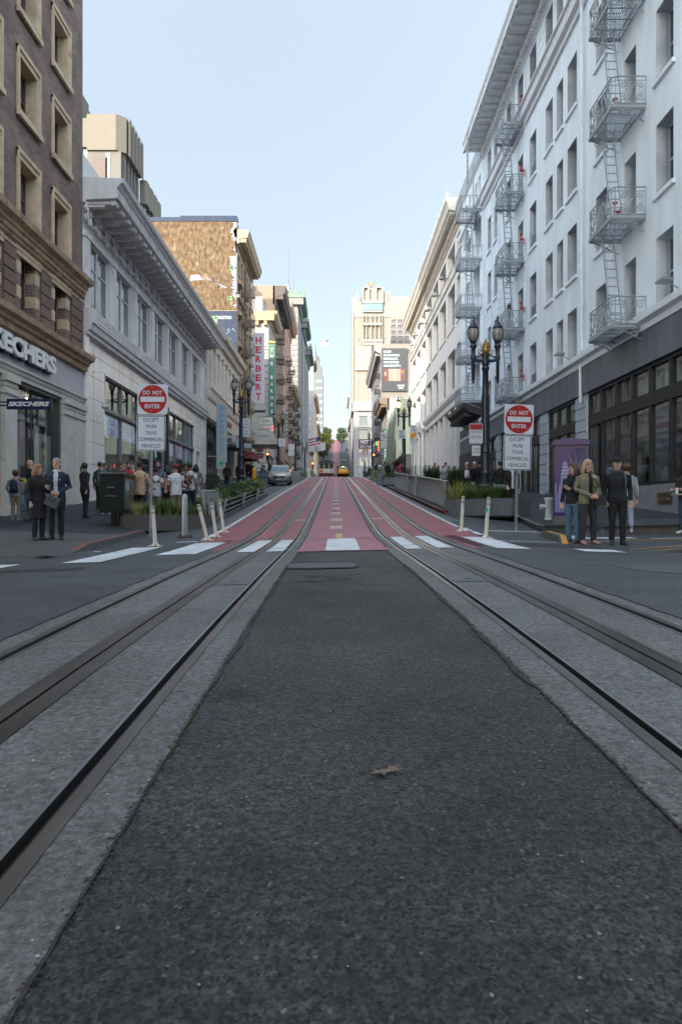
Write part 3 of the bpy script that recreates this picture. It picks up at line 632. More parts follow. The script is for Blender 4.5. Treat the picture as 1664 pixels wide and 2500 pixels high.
class Bld:
    def __init__(s, name, label, side, Y0, Y1, X=10.5, zb=None, cat="building", group=None):
        s.side = side; s.Y0 = Y0; s.Y1 = Y1; s.W = abs(Y1 - Y0); s.X = X
        if zb is None: zb = (G(X, min(Y0, Y1)) if side != 'S' else G(0, X)) - .6
        s.zb = zb
        if side == 'R': loc, rz = (X, Y1, zb), R(-90)
        elif side == 'L': loc, rz = (-X, Y0, zb), R(90)
        else: loc, rz = (Y0, X, zb), 0      # south front: Y0,Y1 are x limits, X is the depth
        s.root = thing(name, label, cat, loc, rz, group); s.rnd = random.Random(int(abs(Y0) * 10 + X))
    def lx(s, Y): return s.Y1 - Y if s.side == 'R' else Y - s.Y0
    def rng(s, a, b):
        p, q = s.lx(a), s.lx(b); return (p, q) if p < q else (q, p)
    def wall(s, ops, z0, z1, mats, d=.3, depth=15, name="wall", roof=True, front=0, mi=0, mr=None, body=True, label=None):
        """ops in world coordinates (Ya, Yb, za, zb)"""
        zb = s.zb; mb = MB(); rects = [(*s.rng(o[0], o[1]), o[2] - zb, o[3] - zb) for o in ops]
        W = s.W; z0 -= zb; z1 -= zb; r4 = lambda v: round(v, 4)
        xs = sorted(set([0.0, r4(W)] + [r4(max(0, min(W, q))) for r_ in rects for q in r_[:2]])); zs = sorted(set([r4(z0), r4(z1)] + [r4(max(z0, min(z1, q))) for r_ in rects for q in r_[2:4]]))
        ids = {}
        def P(x, z):
            if (x, z) not in ids: ids[(x, z)] = mb.P((x, front, z))
            return ids[(x, z)]
        for i in range(len(xs) - 1):
            for j in range(len(zs) - 1):
                cx, cz = (xs[i] + xs[i + 1]) / 2, (zs[j] + zs[j + 1]) / 2
                if any(a < cx < b and c < cz < e for a, b, c, e in rects): continue
                mb.face([P(xs[i], zs[j]), P(xs[i + 1], zs[j]), P(xs[i + 1], zs[j + 1]), P(xs[i], zs[j + 1])], mi)
        for a, b, c, e in rects:
            m_ = mi if mr is None else mr
            mb.quad((a, front, c), (a, d, c), (a, d, e), (a, front, e), m_); mb.quad((b, front, c), (b, d, c), (b, d, e), (b, front, e), m_)
            mb.quad((a, front, c), (b, front, c), (b, d, c), (a, d, c), m_); mb.quad((a, front, e), (b, front, e), (b, d, e), (a, d, e), m_)
        if body:
            D = depth
            mb.quad((0, front, z0), (0, D, z0), (0, D, z1), (0, front, z1), mi); mb.quad((W, front, z0), (W, D, z0), (W, D, z1), (W, front, z1), mi)
            mb.quad((0, D, z0), (W, D, z0), (W, D, z1), (0, D, z1), mi)
            if roof: mb.quad((0, front, z1), (W, front, z1), (W, D, z1), (0, D, z1), mi)
        o = mb.build(name, mats, s.root)
        if label: o['label'] = label
        return o
    def win(s, Ya, Yb, za, zb_, d=.3, style='sash', fm=None, pm=None, sill=None, name="window"):
        a, b = s.rng(Ya, Yb); w_, h = b - a, zb_ - za; fm = fm or M['whitetrim']; pm = pm or M['glass']
        ma, mp = win_meshes(w_, h, style, fm, pm)
        o = bpy.data.objects.new(name, ma); link(o, s.root); o.location = (a, d, za - s.zb)
        p = bpy.data.objects.new("pane", mp); link(p, o)
        if sill is not None:
            key = ('sill', round(w_, 2), sill.name)
            if key not in WIN:
                k = MB(); k.box(-.12, w_ + .12, -.10, .1, -.14, 0); me = bpy.data.meshes.new("sill"); me.from_pydata(k.v, [], k.f); me.materials.append(sill); WIN[key] = me
            q = bpy.data.objects.new("sill", WIN[key]); link(q, o); q.location = (0, -d, -.002)
        return o
    def part(s, name, mb, mats, label=None, smooth=False, parent=None):
        o = mb.build(name, mats, parent or s.root, smooth)
        if label: o['label'] = label
        return o
    def band(s, mb, prof, a=None, b=None, m=0):
        """prof: (outward, world z) polygon extruded along the facade between world positions a, b"""
        x0, x1 = (0, s.W) if a is None else s.rng(a, b)
        mb.prism([(-o_, z - s.zb) for o_, z in prof], x0, x1, m, axis='x')
    def bx(s, mb, Ya, Yb, o0, o1, z0, z1, m=0):
        a, b = s.rng(Ya, Yb); mb.box(a, b, -o1, -o0, z0 - s.zb, z1 - s.zb, m)

def simple_windows(b, cols, rows, d, style, fm, pms, sill=None, arch=False):
    for (a, c) in cols:
        for (z0, z1) in rows:
            b.win(a, c, z0, z1, d, style, fm, b.rnd.choice(pms), sill)
def grid_ops(cols, rows): return [(a, c, z0, z1) for a, c in cols for z0, z1 in rows]

def scroll(mb, c, r, turns, y, n_=14, th=.018, flip=1, a0=0):
    pts = []
    for k in range(n_ + 1):
        t = k / n_; a = a0 + flip * turns * 2 * math.pi * t; q = r * (1 - .8 * t)
        pts.append((c[0] + q * math.cos(a), y, c[1] + q * math.sin(a)))
    mb.tube(pts, th, 4)
FE = {}
def fire_escape(b, Yn, Yf, decks, proj=1.15, ornate=True, m=None, ladder=True, rail_h=.95, top_ladder=0, lastbot=True, solid=False):
    """decks: world z of each platform. Yn end nearest to camera"""
    m = m or M['ironw']; x0, x1 = b.rng(Yn, Yf); L_ = x1 - x0; key = (round(L_, 2), proj, ornate, m.name, rail_h, b.side, solid)
    root = bpy.data.objects.new("fire_escape", None); link(root, b.root); root.empty_display_size = .1
    if key not in FE:
        p = MB()
        nbar = int(proj / .085)
        if False: pass
        else:
            for k in range(nbar + 1): y = -.03 - (proj - .06) * k / nbar; p.box(0.02, L_ - .02, y - .012, y + .012, -.03, 0)
            for k in range(5): x = .02 + (L_ - .04) * k / 4; p.box(x - .015, x + .015, -proj, -.02, -.06, -.03)
        p.box(0, L_, -proj - .02, -proj + .02, -.1, .02); p.box(0, .03, -proj, 0, -.1, .02); p.box(L_ - .03, L_, -proj, 0, -.1, .02)
        for x in (.05, L_ - .05):     # brackets below
            p.tube([(x, -proj, -.1), (x, -proj * .6, -.22), (x, -.05, -.55)], .022, 4); p.box(x - .02, x + .02, -proj, 0, -.14, -.1)
            if ornate:
                pts = lambda c, r, a0, f: [(x, c[0] + r * (1 - .7 * t / 12) * math.cos(a0 + f * t * .75), c[1] + r * (1 - .7 * t / 12) * math.sin(a0 + f * t * .75)) for t in range(12)]
                p.tube(pts((-proj * .75, -.24), .11, 0, 1), .018, 4); p.tube(pts((-proj * .35, -.3), .15, 2, -1), .018, 4)
        ra = MB(); H = rail_h
        cr = .18   # rounded corners
        outl = [(0.0, 0)] + [(0, -proj + cr)] + [(cr * (1 - math.cos(a)), -proj + cr * (1 - math.sin(a))) for a in (.5, 1.05)] + [(cr, -proj)] + [(L_ - cr, -proj)] + [(L_ - cr + cr * math.sin(a), -proj + cr * (1 - math.cos(a))) for a in (.5, 1.05)] + [(L_, -proj + cr), (L_, 0)]
        for z, w_ in ((.03, .05), (H, .045), (H * .86, .026), (.16, .024)):
            for q, r_ in zip(outl, outl[1:]): ra.tube([(q[0], q[1], z), (r_[0], r_[1], z)], w_ * .62, 4)
        def panel(p0, p1, nb, orn):
            P0 = Vector((p0[0], p0[1], 0)); P1 = Vector((p1[0], p1[1], 0)); d = (P1 - P0); Ln = d.length
            for k in range(nb + 1):
                q = P0 + d * (k / nb); ra.tube([q + Vector((0, 0, .03)), q + Vector((0, 0, H))], .017, 4)
            if orn:
                ang = math.atan2(d.y, d.x); old = ra.M; ra.M = Matrix.Translation(P0) @ Matrix.Rotation(ang, 4, 'Z'); n2 = max(1, round(Ln / .85)); w_ = Ln / n2
                for k in range(n2):
                    cx = w_ * (k + .5)
                    ra.tube([(cx - .2, 0, .16), (cx - .05, 0, .38), (cx + .02, 0, .5), (cx + .2, 0, H * .86)], .019, 4); ra.tube([(cx + .2, 0, .16), (cx + .05, 0, .38), (cx - .02, 0, .5), (cx - .2, 0, H * .86)], .019, 4)
                    for sx_, sz, f in ((-.28, .3, 1), (.28, .3, -1), (-.28, .66, -1), (.28, .66, 1)): scroll(ra, (cx + sx_, sz), .115, 1.3, 0, 10, .019, f, math.pi / 2 * f)
                    scroll(ra, (cx, .3), .06, .9, 0, 7, .012, 1, 0); scroll(ra, (cx, .72), .06, .9, 0, 7, .012, -1, 0)
                ra.M = old
        if solid:
            panel((0, 0), (0, -proj), 5, False); panel((0, -proj), (L_, -proj), 9, False); panel((L_, 0), (L_, -proj), 5, False)
        else:
            panel((0, 0), (0, -proj + .1), 3, ornate); panel((.1, -proj), (L_ - .1, -proj), 5, ornate); panel((L_, 0), (L_, -proj + .1), 3, ornate)
        FE[key] = (p, ra)
    p, ra = FE[key]; mk = key + ('mesh',)
    if mk not in FE:
        mp = bpy.data.meshes.new("platform"); mp.from_pydata(p.v, [], p.f); mp.materials.append(m)
        mr = bpy.data.meshes.new("railing"); mr.from_pydata(ra.v, [], ra.f); mr.materials.append(m); FE[mk] = (mp, mr)
    mp, mr = FE[mk]
    root.location = (x0, 0, decks[0] - b.zb)
    for i, z in enumerate(decks):
        for me, nm_ in ((mp, "platform"), (mr, "railing")):
            o = bpy.data.objects.new(nm_, me); link(o, root); o.location = (0, 0, z - decks[0])
    if ladder:
        for z0, z1 in zip(decks, decks[1:]):
            l = MB(); H = z1 - z0; near = b.side == 'R'
            xa = L_ * (.62 if near else .38); xb = L_ * (.22 if near else .78)
            for y in (-.45, -.85):
                l.tube([(xa, y, 0), (xb, y, H + .0)], .032, 4)
                l.tube([(xa + (.0), y - .0, .85), (xb, y, H + .8)], .010, 4)
            n_ = 11
            for k in range(1, n_): t = k / n_; l.tube([(xa + (xb - xa) * t, -.45, H * t), (xa + (xb - xa) * t, -.85, H * t)], .022, 4)
            o = l.build("ladder", [m], root); o.location = (0, 0, z0 - decks[0])
    if top_ladder:
        l = MB(); xa = L_ * .35
        for dx in (0, .4): l.tube([(xa + dx, -.35, 0), (xa + dx, -.35, top_ladder)], .02, 4)
        for k in range(int(top_ladder / .32)): l.tube([(xa, -.35, .3 + .32 * k), (xa + .4, -.35, .3 + .32 * k)], .012, 4)
        o = l.build("ladder", [m], root); o.location = (0, 0, decks[-1] - decks[0])
    return root
# ================================================================= right side of the street
# ---- R1: tall pale blue-white hotel with fire escapes
W_ = M['white']; TR = M['whitetrim']
b = Bld("corner_hotel", "pale blue-white corner building with deep windows and scrolled fire escapes, nearest right", 'R', 16.8, 48.3)
cols = [(18.6, 19.75), (21.2, 22.35), (23.85, 24.8), (26.35, 27.5), (29.7, 30.9), (31.5, 32.4), (33.0, 34.1), (35.7, 36.9), (38.2, 39.3), (40.8, 41.9)]
qcols = [(44.3, 45.2), (46.1, 47.1)]
rows = [(6.75, 8.95), (10.35, 12.65), (14.1, 16.4), (17.85, 20.15)]
trow = [(22.6, 24.75)]
bays = [(17.6, 19.6), (20.0, 28.3), (29.7, 33.5), (34.9, 38.6), (39.2, 43.1), (44.4, 47.6)]
ops = grid_ops(cols + qcols, rows + trow) + [(a, c, .92, 4.95) for a, c in bays]
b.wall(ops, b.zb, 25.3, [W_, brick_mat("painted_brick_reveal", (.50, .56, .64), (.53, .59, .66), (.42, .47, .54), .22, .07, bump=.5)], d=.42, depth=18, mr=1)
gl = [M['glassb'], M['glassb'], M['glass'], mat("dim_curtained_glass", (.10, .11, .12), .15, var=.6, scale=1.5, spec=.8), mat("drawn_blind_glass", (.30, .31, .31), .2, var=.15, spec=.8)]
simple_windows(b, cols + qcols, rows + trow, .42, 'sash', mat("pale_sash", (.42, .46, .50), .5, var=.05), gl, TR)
# white quoins and joint lines on the far part and top storey
for a, c in ((43.3, 44.15), (45.35, 45.95), (47.25, 48.3)):
    mb = MB(); z = 6.9
    b.bx(mb, a, c, .001, .004, 6.85, 24.9)
    while z < 24.9: b.bx(mb, a, c, 0.003, .035, z, z + .46); z += .52
    b.part("quoin_strip", mb, [W_])
prev = 17.0
for a, c in cols:
    if a - .15 - prev > .3:
        mb = MB(); b.bx(mb, prev + .1, a - .15, .001, .004, 22.55, 24.7)
        for z in (22.55, 23.1, 23.65, 24.2): b.bx(mb, prev + .1, a - .15, .003, .025, z, z + .47)
        b.part("rusticated_panel", mb, [W_])
    prev = c + .05
mb = MB()
b.band(mb, [(0, 21.3), (.12, 21.35), (.12, 21.6), (.30, 21.7), (.30, 21.95), (.22, 22.0), (.22, 22.35), (.34, 22.4), (.34, 22.5), (0, 22.55)])
for k in range(int(b.W / .3)): mb.box(.1 + .3 * k, .24 + .3 * k, -.25, -.2, 22.02 - b.zb, 22.33 - b.zb)
b.part("string_course", mb, [mat("ornament_grey", (.6, .63, .68), .7, var=.15, scale=8)])
mb = MB()
b.band(mb, [(0, 6.1), (.18, 6.1), (.2, 6.3), (.38, 6.38), (.40, 6.6), (.1, 6.72), (0, 6.72)])
b.part("ledge", mb, [TR]); mb = MB()
b.band(mb, [(0, 24.9), (.12, 24.95), (.16, 25.2), (.1, 25.35), (0, 25.35)])
b.part("frieze", mb, [TR])
# main cornice with coffers
mb = MB(); z1 = 26.15
x0, x1 = 0, b.W - 0.0
b.band(mb, [(-.3, 25.3), (.25, 25.3), (.32, 25.55), (1.15, 25.6), (1.4, 25.62), (1.42, 25.9), (1.55, 26.05), (1.55, 26.2), (-.3, 26.3)])
n_ = int(b.W / .75)
for k in range(n_):
    x = .15 + k * b.W / n_
    mb.box(x, x + .14, -1.45, -.3, 25.42 - b.zb, 25.56 - b.zb)
mb.box(0, b.W, -1.5, -1.36, 25.42 - b.zb, 25.57 - b.zb)
for k in range(int(b.W / .28)): mb.box(.05 + .28 * k, .2 + .28 * k, -.36, -.1, 25.0 - b.zb, 25.28 - b.zb)
b.part("cornice", mb, [mat("cornice_grey", (.74, .76, .78), .7, var=.1, scale=3)])
# grey band, storefront frames
mb = MB(); b.bx(mb, 16.8, 48.3, .001, .14, 4.95, 6.1); b.part("sign_band", mb, [M['greyband']])
mb = MB()
for a, c in ((16.8, 17.6), (19.6, 20.0), (28.45, 29.6), (33.55, 34.8), (38.65, 39.15), (43.15, 44.3), (47.65, 48.3)):
    mb = MB(); z = .9
    while z < 4.9: b.bx(mb, a, c, .001, .10, z, min(4.94, z + .46)); z += .5
    b.bx(mb, a, c, .001, .08, b.zb, .9)
    b.part("rusticated_pier", mb, [mat("blue_grey_stone", (.34, .40, .47), .7, var=.1, scale=3)])
mb = MB()
for a, c in bays: b.bx(mb, a + .0, c - .0, -.3, .06, b.zb, .9)
mb2 = mb; b.part("base_wall", mb, [mat("grey_plinth", (.17, .18, .20), .6, var=.12, scale=2)])
BR = M['bronze']
for a, c in bays:
    mb = MB(); w_ = c - a; n_ = max(2, round(w_ / 1.45)); fr = .09
    for k in range(n_ + 1):
        y = a + w_ * k / n_; t = .10 if k in (0, n_) else .07
        b.bx(mb, max(a, y - t), min(c, y + t), -.12, .02, .9, 4.94)
    b.bx(mb, a, c, -.3, .03, .9, 1.0); b.bx(mb, a, c, -.3, .03, 3.55, 4.0); b.bx(mb, a, c, -.3, .03, 4.82, 4.945)
    o = b.part("shopfront", mb, [BR])
    g = MB(); x0, x1 = b.rng(a, c)
    g.quad((x0, .07, .95 - b.zb), (x1, .07, .95 - b.zb), (x1, .07, 4.9 - b.zb), (x0, .07, 4.9 - b.zb)); g.build("pane", [shop_glass()], o)
    # shallow lit-less interior: back wall and display shapes
    g = MB(); g.box(x0, x1, .9, .95, 0.9 - b.zb, 4.94 - b.zb); rr = random.Random(int(a * 7))
    for k in range(n_):      # frosted films and boards right behind the panes
        u0 = x0 + (x1 - x0) * k / n_; u1 = x0 + (x1 - x0) * (k + 1) / n_; c_ = (1, 2, 2, 1, 1, 3)[(k + int(a)) % 6]
        g.box(u0 + .02, u1 - .02, .13 if c_ == 1 else .38, .52, (.95 if c_ != 3 else 1.9) - b.zb, 3.55 - b.zb, c_); g.box(u0 + .02, u1 - .02, .2, .52, 3.6 - b.zb, 4.9 - b.zb, 3)
    g.box(x0, x1, .3, .9, .88 - b.zb, .93 - b.zb, 0)
    g.build("interior", [mat("shop_back", (.035, .05, .055), .8, var=.5, scale=.7), mat("display_mauve", (.13, .125, .155), .8, var=.3), mat("display_teal", (.035, .075, .08), .7, var=.4), mat("display_grey", (.17, .18, .175), .8, var=.4)], o)
# glass double door in the bay beside the pier
mb = MB()
b.bx(mb, 26.1, 28.2, -.1, .06, b.zb + .6, 3.5, 0)
mb = MB(); 
for y0, y1 in ((27.05, 28.15), (35.1, 36.2), (44.5, 45.6)):
    mb = MB(); b.bx(mb, y0, y0 + .08, .02, .08, .1, 3.5); b.bx(mb, y1 - .08, y1, .02, .08, .1, 3.5); b.bx(mb, y0, y1, .02, .08, 3.42, 3.5); b.bx(mb, y0, y1, .02, .08, .1, .25)
    o = b.part("door", mb, [BR]); g = MB(); b.bx(g, y0 + .08, y1 - .08, .03, .045, .25, 3.42); g.build("pane", [M['glassb']], o)
    g = MB(); b.bx(g, (y0 + y1) / 2, (y0 + y1) / 2 + .03, .11, .14, 1.2, 2.6); g.build("handle", [M['black']], o)
# downspout, fire bells, lamps, standpipe
mb = MB(); x = b.lx(28.7); mb.tube([(x, -.16, 6.8 - b.zb), (x, -.16, 24.9 - b.zb)], .07, 8); mb.tube([(x, -.2, 4.6 - b.zb), (x, -.2, 6.2 - b.zb)], .07, 8)
x = b.lx(37.55); mb.tube([(x, -.08, 7 - b.zb), (x, -.08, 25 - b.zb)], .02, 5)
b.part("downspout", mb, [TR])
for y, z in [(37.62, q + 1.05) for q in (6.45, 10.2, 14.0, 17.8, 21.6)] + [(24.95, q + 1.0) for q in (10.0, 13.8)]:
    mb = MB(); x = b.lx(y); zz = z - b.zb
    mb.tube([(x, -.08, zz), (x, -.30, zz), (x + .12, -.34, zz - .02)], .055, 6); mb.tube([(x, -.28, zz), (x, -.28, zz + .3)], .03, 6); mb.lathe([(.0, .3), (.1, .3), (.1, .34), (0, .34)], (x, -.28), 8, z0=zz); mb.tube([(x, -.08, zz - .25), (x, -.08, zz + .1)], .05, 6)
    b.part("standpipe_valve", mb, [mat("valve_red", (.35, .01, .015), .4, var=.1)])
mb = MB(); x = b.lx(21.6)
for k in range(4): mb.lathe([(.055, 0), (.055, .08), (.03, .09)], (x - .3 + .2 * k, -.12), 8, z0=.35 - b.zb)
mb.box(x - .45, x + .45, -.1, -.055, .25 - b.zb, .62 - b.zb)
b.part("hose_connection", mb, [mat("old_brass", (.10, .08, .05), .5, metal=.5, var=.3)])
for y in (30.4, 20.7):
    mb = MB(); x = b.lx(y); mb.tube([(x, -.1, 6.8 - b.zb), (x, -.4, 7.0 - b.zb)], .02, 5); mb.box(x - .25, x + .25, -.7, -.35, 7.0 - b.zb, 7.06 - b.zb)
    b.part("floodlight", mb, [M['galv']])
for y, z in ((35.75, 18.0), (35.75, 14.25), (35.75, 10.5), (35.75, 6.9)):
    mb = MB(); b.bx(mb, y, y + .7, -.05, .02, z - .1, z + .42); b.part("window_guard", mb, [M['greyband']])
fire_escape(b, 23.05, 25.2, [6.35, 10.05, 13.8, 17.5, 21.2])
fire_escape(b, 37.7, 40.0, [6.5, 10.2, 13.95, 17.75, 21.6], top_ladder=4.0)
mb = MB(); x = b.lx(46.8)
for dx in (0, .45): mb.tube([(x + dx, -1.5, 22.3 - b.zb), (x + dx, -1.5, 26.2 - b.zb)], .03, 4)
for k in range(10): mb.tube([(x, -1.5, 22.5 + .38 * k - b.zb), (x + .45, -1.5, 22.5 + .38 * k - b.zb)], .02, 4)
b.part("roof_ladder", mb, [M['ironw']])

# ---- R2: white building with arched top windows
b = Bld("arched_window_building", "narrow white building with round-arched windows and a plain fire escape, second on the right", 'R', 48.3, 57.0)
cols = [(49.2, 51.4), (53.0, 55.2)]
rows = [(8.6, 11.0), (12.2, 14.6), (15.8, 18.2)]
aops = [(a, c, 19.0, 21.3) for a, c in cols]
ops = grid_ops(cols, rows) + aops + [(a, c, 23.2, 24.6) for a, c in ((49.4, 50.2), (50.6, 51.4), (53.0, 53.8), (54.2, 55.0))] + [(49, 56.3, .9, 5.4)]
b.wall(ops, b.zb, 25.8, [W_], d=.4, depth=18)
simple_windows(b, cols, rows, .4, 'three', M['whitetrim'], gl)
for a, c, z0, z1 in aops:
    b.win(a, c, z0, z1, .4, 'three', M['whitetrim'], M['glassb'])
    # round head: dark half disc with white archivolt, on the wall face
    mb = MB(); x0, x1 = b.rng(a, c); cx = (x0 + x1) / 2; r_ = (x1 - x0) / 2
    arc = [(cx + r_ * math.cos(math.pi * k / 12), z1 - b.zb + r_ * .95 * math.sin(math.pi * k / 12)) for k in range(13)]
    mb.prism(arc, -.012, .05, 1, axis='y')
    arc2 = [(cx + (r_ + .25) * math.cos(math.pi * k / 12), z1 - b.zb + (r_ + .25) * .95 * math.sin(math.pi * k / 12)) for k in range(13)]
    for (p, q, p2, q2) in zip(arc, arc[1:], arc2, arc2[1:]):
        mb.prism([p, q, q2, p2], -.14, .02, 0, axis='y')
    mb.box(cx - .04, cx + .04, -.04, .03, z1 - b.zb, z1 - b.zb + r_ * .9)
    b.part("arched_head", mb, [TR, M['glassb']])
simple_windows(b, [(49.4, 50.2), (50.6, 51.4), (53.0, 53.8), (54.2, 55.0)], [(23.2, 24.6)], .4, 'sash', TR, gl)
mb = MB(); b.band(mb, [(0, 22.4), (.3, 22.5), (.35, 22.8), (0, 22.9)]); b.band(mb, [(0, 25.4), (.2, 25.45), (.5, 25.8), (.5, 25.95), (-.3, 26)]); b.band(mb, [(0, 5.6), (.2, 5.6), (.3, 5.9), (0, 6.0)])
z = 6.4
while z < 25: b.bx(mb, 51.7, 52.7, .001, .03, z, z + .46); b.bx(mb, 55.6, 56.9, .001, .03, z, z + .46); z += .52
for a in (49.1, 51.6, 52.9, 55.3): b.bx(mb, a - .12, a + .12, .0, .1, 8.2, 19.2)
b.part("ledge", mb, [TR])
fire_escape(b, 48.9, 51.3, [8.0, 11.2, 14.7, 18.2, 21.8], ornate=False, proj=1.5, top_ladder=4.0, solid=True)
mb = MB(); b.band(mb, [(0, 6.9), (.9, 7.2), (1.3, 7.6), (1.3, 7.9), (0, 8.0)], 49, 56)
for k in range(22): x = b.lx(55.8 - k * .3); mb.box(x, x + .12, -1.15, -.1, 6.95 - b.zb, 7.25 - b.zb)
b.part("marquee_cornice", mb, [M['black']])
mb = MB(); b.bx(mb, 49, 56.3, .02, .30, b.zb, 4.6); b.part("boarded_front", mb, [mat("dark_boarding", (.05, .045, .045), .7, var=.3, scale=1.2, stretch=(4, 1, .4))])
mb = MB(); b.bx(mb, 49, 56.3, .02, .25, 4.62, 6.6); b.part("fascia", mb, [M['greyband']])

# ---- R3: long warm white department store
b = Bld("department_store", "long warm white department store with wide window bays, third on the right", 'R', 57.0, 94.6)
MC = M['macy']; MT = M['macytrim']
n_ = 7; pitch = 4.92; cols = [(60.1 + pitch * k, 64.0 + pitch * k) for k in range(n_)]; cols[-1] = (cols[-1][0], 93.6)
cols = [(57.5, 59.2)] + cols
rows = [(10.9, 14.5), (16.5, 20.3), (21.9, 23.9)]
low = [(57.6, 59.6)] + [(60.3 + 3.28 * k, 62.5 + 3.28 * k) for k in range(10)]
ops = grid_ops(cols, rows) + [(a, c, b.zb + 2.2, 9.2) for a, c in low]
ops = grid_ops(cols, rows) + [(a, c, max(2.6, G(10, a) + .9), 9.3) for a, c in low]
b.wall(ops, b.zb, 25.2, [MC], d=.45, depth=22)
glm = [M['glass'], M['glassb'], mat("dim_curtained_glass", (.10, .11, .12), .15)]
simple_windows(b, cols, rows, .45, 'three', mat("greyish_frame", (.30, .29, .28), .5, var=.1), glm, MT)
for a, c in low:
    b.win(a, c, max(2.6, G(10, a) + .9), 9.3, .4, 'cross', BR, b.rnd.choice([M['glass'], mat("poster_glass", (.12, .10, .12), .15, var=.7, scale=.7, col2=(.25, .12, .12))]))
mb = MB()
b.band(mb, [(0, 10.0), (.15, 10.05), (.3, 10.3), (.3, 10.6), (.1, 10.7), (0, 10.7)]); b.band(mb, [(0, 9.35), (.1, 9.38), (.1, 9.6), (0, 9.65)])
b.band(mb, [(0, 20.85), (.15, 20.9), (.2, 21.4), (.3, 21.5), (0, 21.6)])
b.part("string_course", mb, [MT])
mb = MB()
b.band(mb, [(-.3, 24.4), (.12, 24.4), (.15, 24.9), (.35, 25.0), (.4, 25.2), (1.05, 25.35), (1.15, 25.9), (1.3, 26.1), (1.3, 26.3), (-.3, 26.4)])
for k in range(int(b.W / .42)):
    x = .1 + .42 * k; mb.box(x, x + .2, -.95, -.3, 25.08 - b.zb, 25.34 - b.zb); mb.box(x, x + .16, -.42, -.1, 24.65 - b.zb, 24.88 - b.zb)
b.part("cornice", mb, [mat("cornice_warm", (.58, .54, .48), .7, var=.1, scale=3)])
mb = MB()
for k in range(9):
    y = 57.6 + 1.5 * k; x = b.lx(y)
    for dx, h_ in ((0, .85), (-.16, .6), (.16, .6), (-.28, .35), (.28, .35)): mb.tube([(x, -1.1, 26.3 - b.zb), (x + dx * .8, -1.1, 26.3 + h_ * .6 - b.zb), (x + dx * 1.4, -1.05, 26.3 + h_ - b.zb)], [.12, .1, .04], 5)
b.part("roof_ornaments", mb, [MT])
for k in range(6):
    mb = MB(); x = b.lx(61.9 + pitch * k); z = 21.2 - b.zb
    mb.tube([(x, 0, z - .0), (x, -.7, z + .05)], .05, 6); mb.ell((x, -.85, z + .02), (.22, .3, .16), 7)
    b.part("floodlight", mb, [M['galv']])
mb = MB()
for k, (a, c) in enumerate(low): b.bx(mb, c + .02, c + 1.04, .001, .12, b.zb, 1.2 + G(10, c) + .4)
b.part("pier_base", mb, [M['greyband']])
mb = MB()
for y in (80.2, 83.4): x = b.lx(y); mb.lathe([(.28, 0), (.28, .3), (.2, .4), (.2, 5.4), (.3, 5.6), (.34, 5.9)], (x, -.25), 12, z0=3.7 - b.zb)
x0, x1 = b.rng(79.7, 83.9); mb.prism([(x0 - .2, 9.6 - b.zb), (x1 + .2, 9.6 - b.zb), (x1 + .3, 9.8 - b.zb), ((x0 + x1) / 2, 10.9 - b.zb), (x0 - .3, 9.8 - b.zb)], -.5, 0, axis='y')
b.part("portal", mb, [MT])
# ================================================================= left side of the street
TN = M['tan']; GT = M['greytrim']
BRK = brick_mat("brown_brick", (.22, .145, .115), (.12, .085, .075), (.33, .28, .25), .30, .10, bump=.5, noisy=.3)
# ---- L1: brown brick building with the shoe shop
b = Bld("brick_corner_building", "brown brick building with tan window frames above a shoe shop, nearest on the left", 'L', 16.5, 28.3)
wc = [(16.9, 18.6), (19.65, 21.35), (22.4, 24.1), (25.15, 26.85)]
fz = [(9.75 + 3.4 * k, 12.0 + 3.42 * k) for k in range(6)]
opn = [(a + .22, c - .22, z0 + .12, z1 - .28) for a, c in wc for z0, z1 in fz]
rus = [(a + .3, c - .3, 6.7, 8.75) for a, c in wc]
shop = [(22.25, 25.95, -.05, 4.35), (17.6, 21.4, b.zb + .3, 4.35)]
b.wall(opn + rus + shop, b.zb, 31, [BRK, TN], d=.40, depth=18, mr=1)
WF = mat("brown_sash", (.10, .055, .04), .5, var=.2)
for a, c, z0, z1 in opn + rus: b.win(a, c, z0, z1, .36, 'sash', WF, b.rnd.choice([M['glass'], M['glassb']]))
mb = MB()
for a, c in wc:
    for z0, z1 in fz:
        for (o0, o1, e) in ((.001, .05, 0), (.05, .10, .04)):
            t = .22 - e if e else .22
            i = .0 if not e else .0
            b.bx(mb, a - (e and .03), a + t * (.4 if e else 1), o0, o1, z0, z1); b.bx(mb, c - t * (.4 if e else 1), c + (e and .03), o0, o1, z0, z1)
            b.bx(mb, a - (e and .03), c + (e and .03), o0, o1 + .001, z1 - (.28 if not e else .1), z1 + (.001 if not e else .05)); b.bx(mb, a - (e and .06), c + (e and .06), o0, o1 + (.06 if e else .001), z0 - (.0 if not e else .08), z0 + .12)
b.part("window_surrounds", mb, [TN])
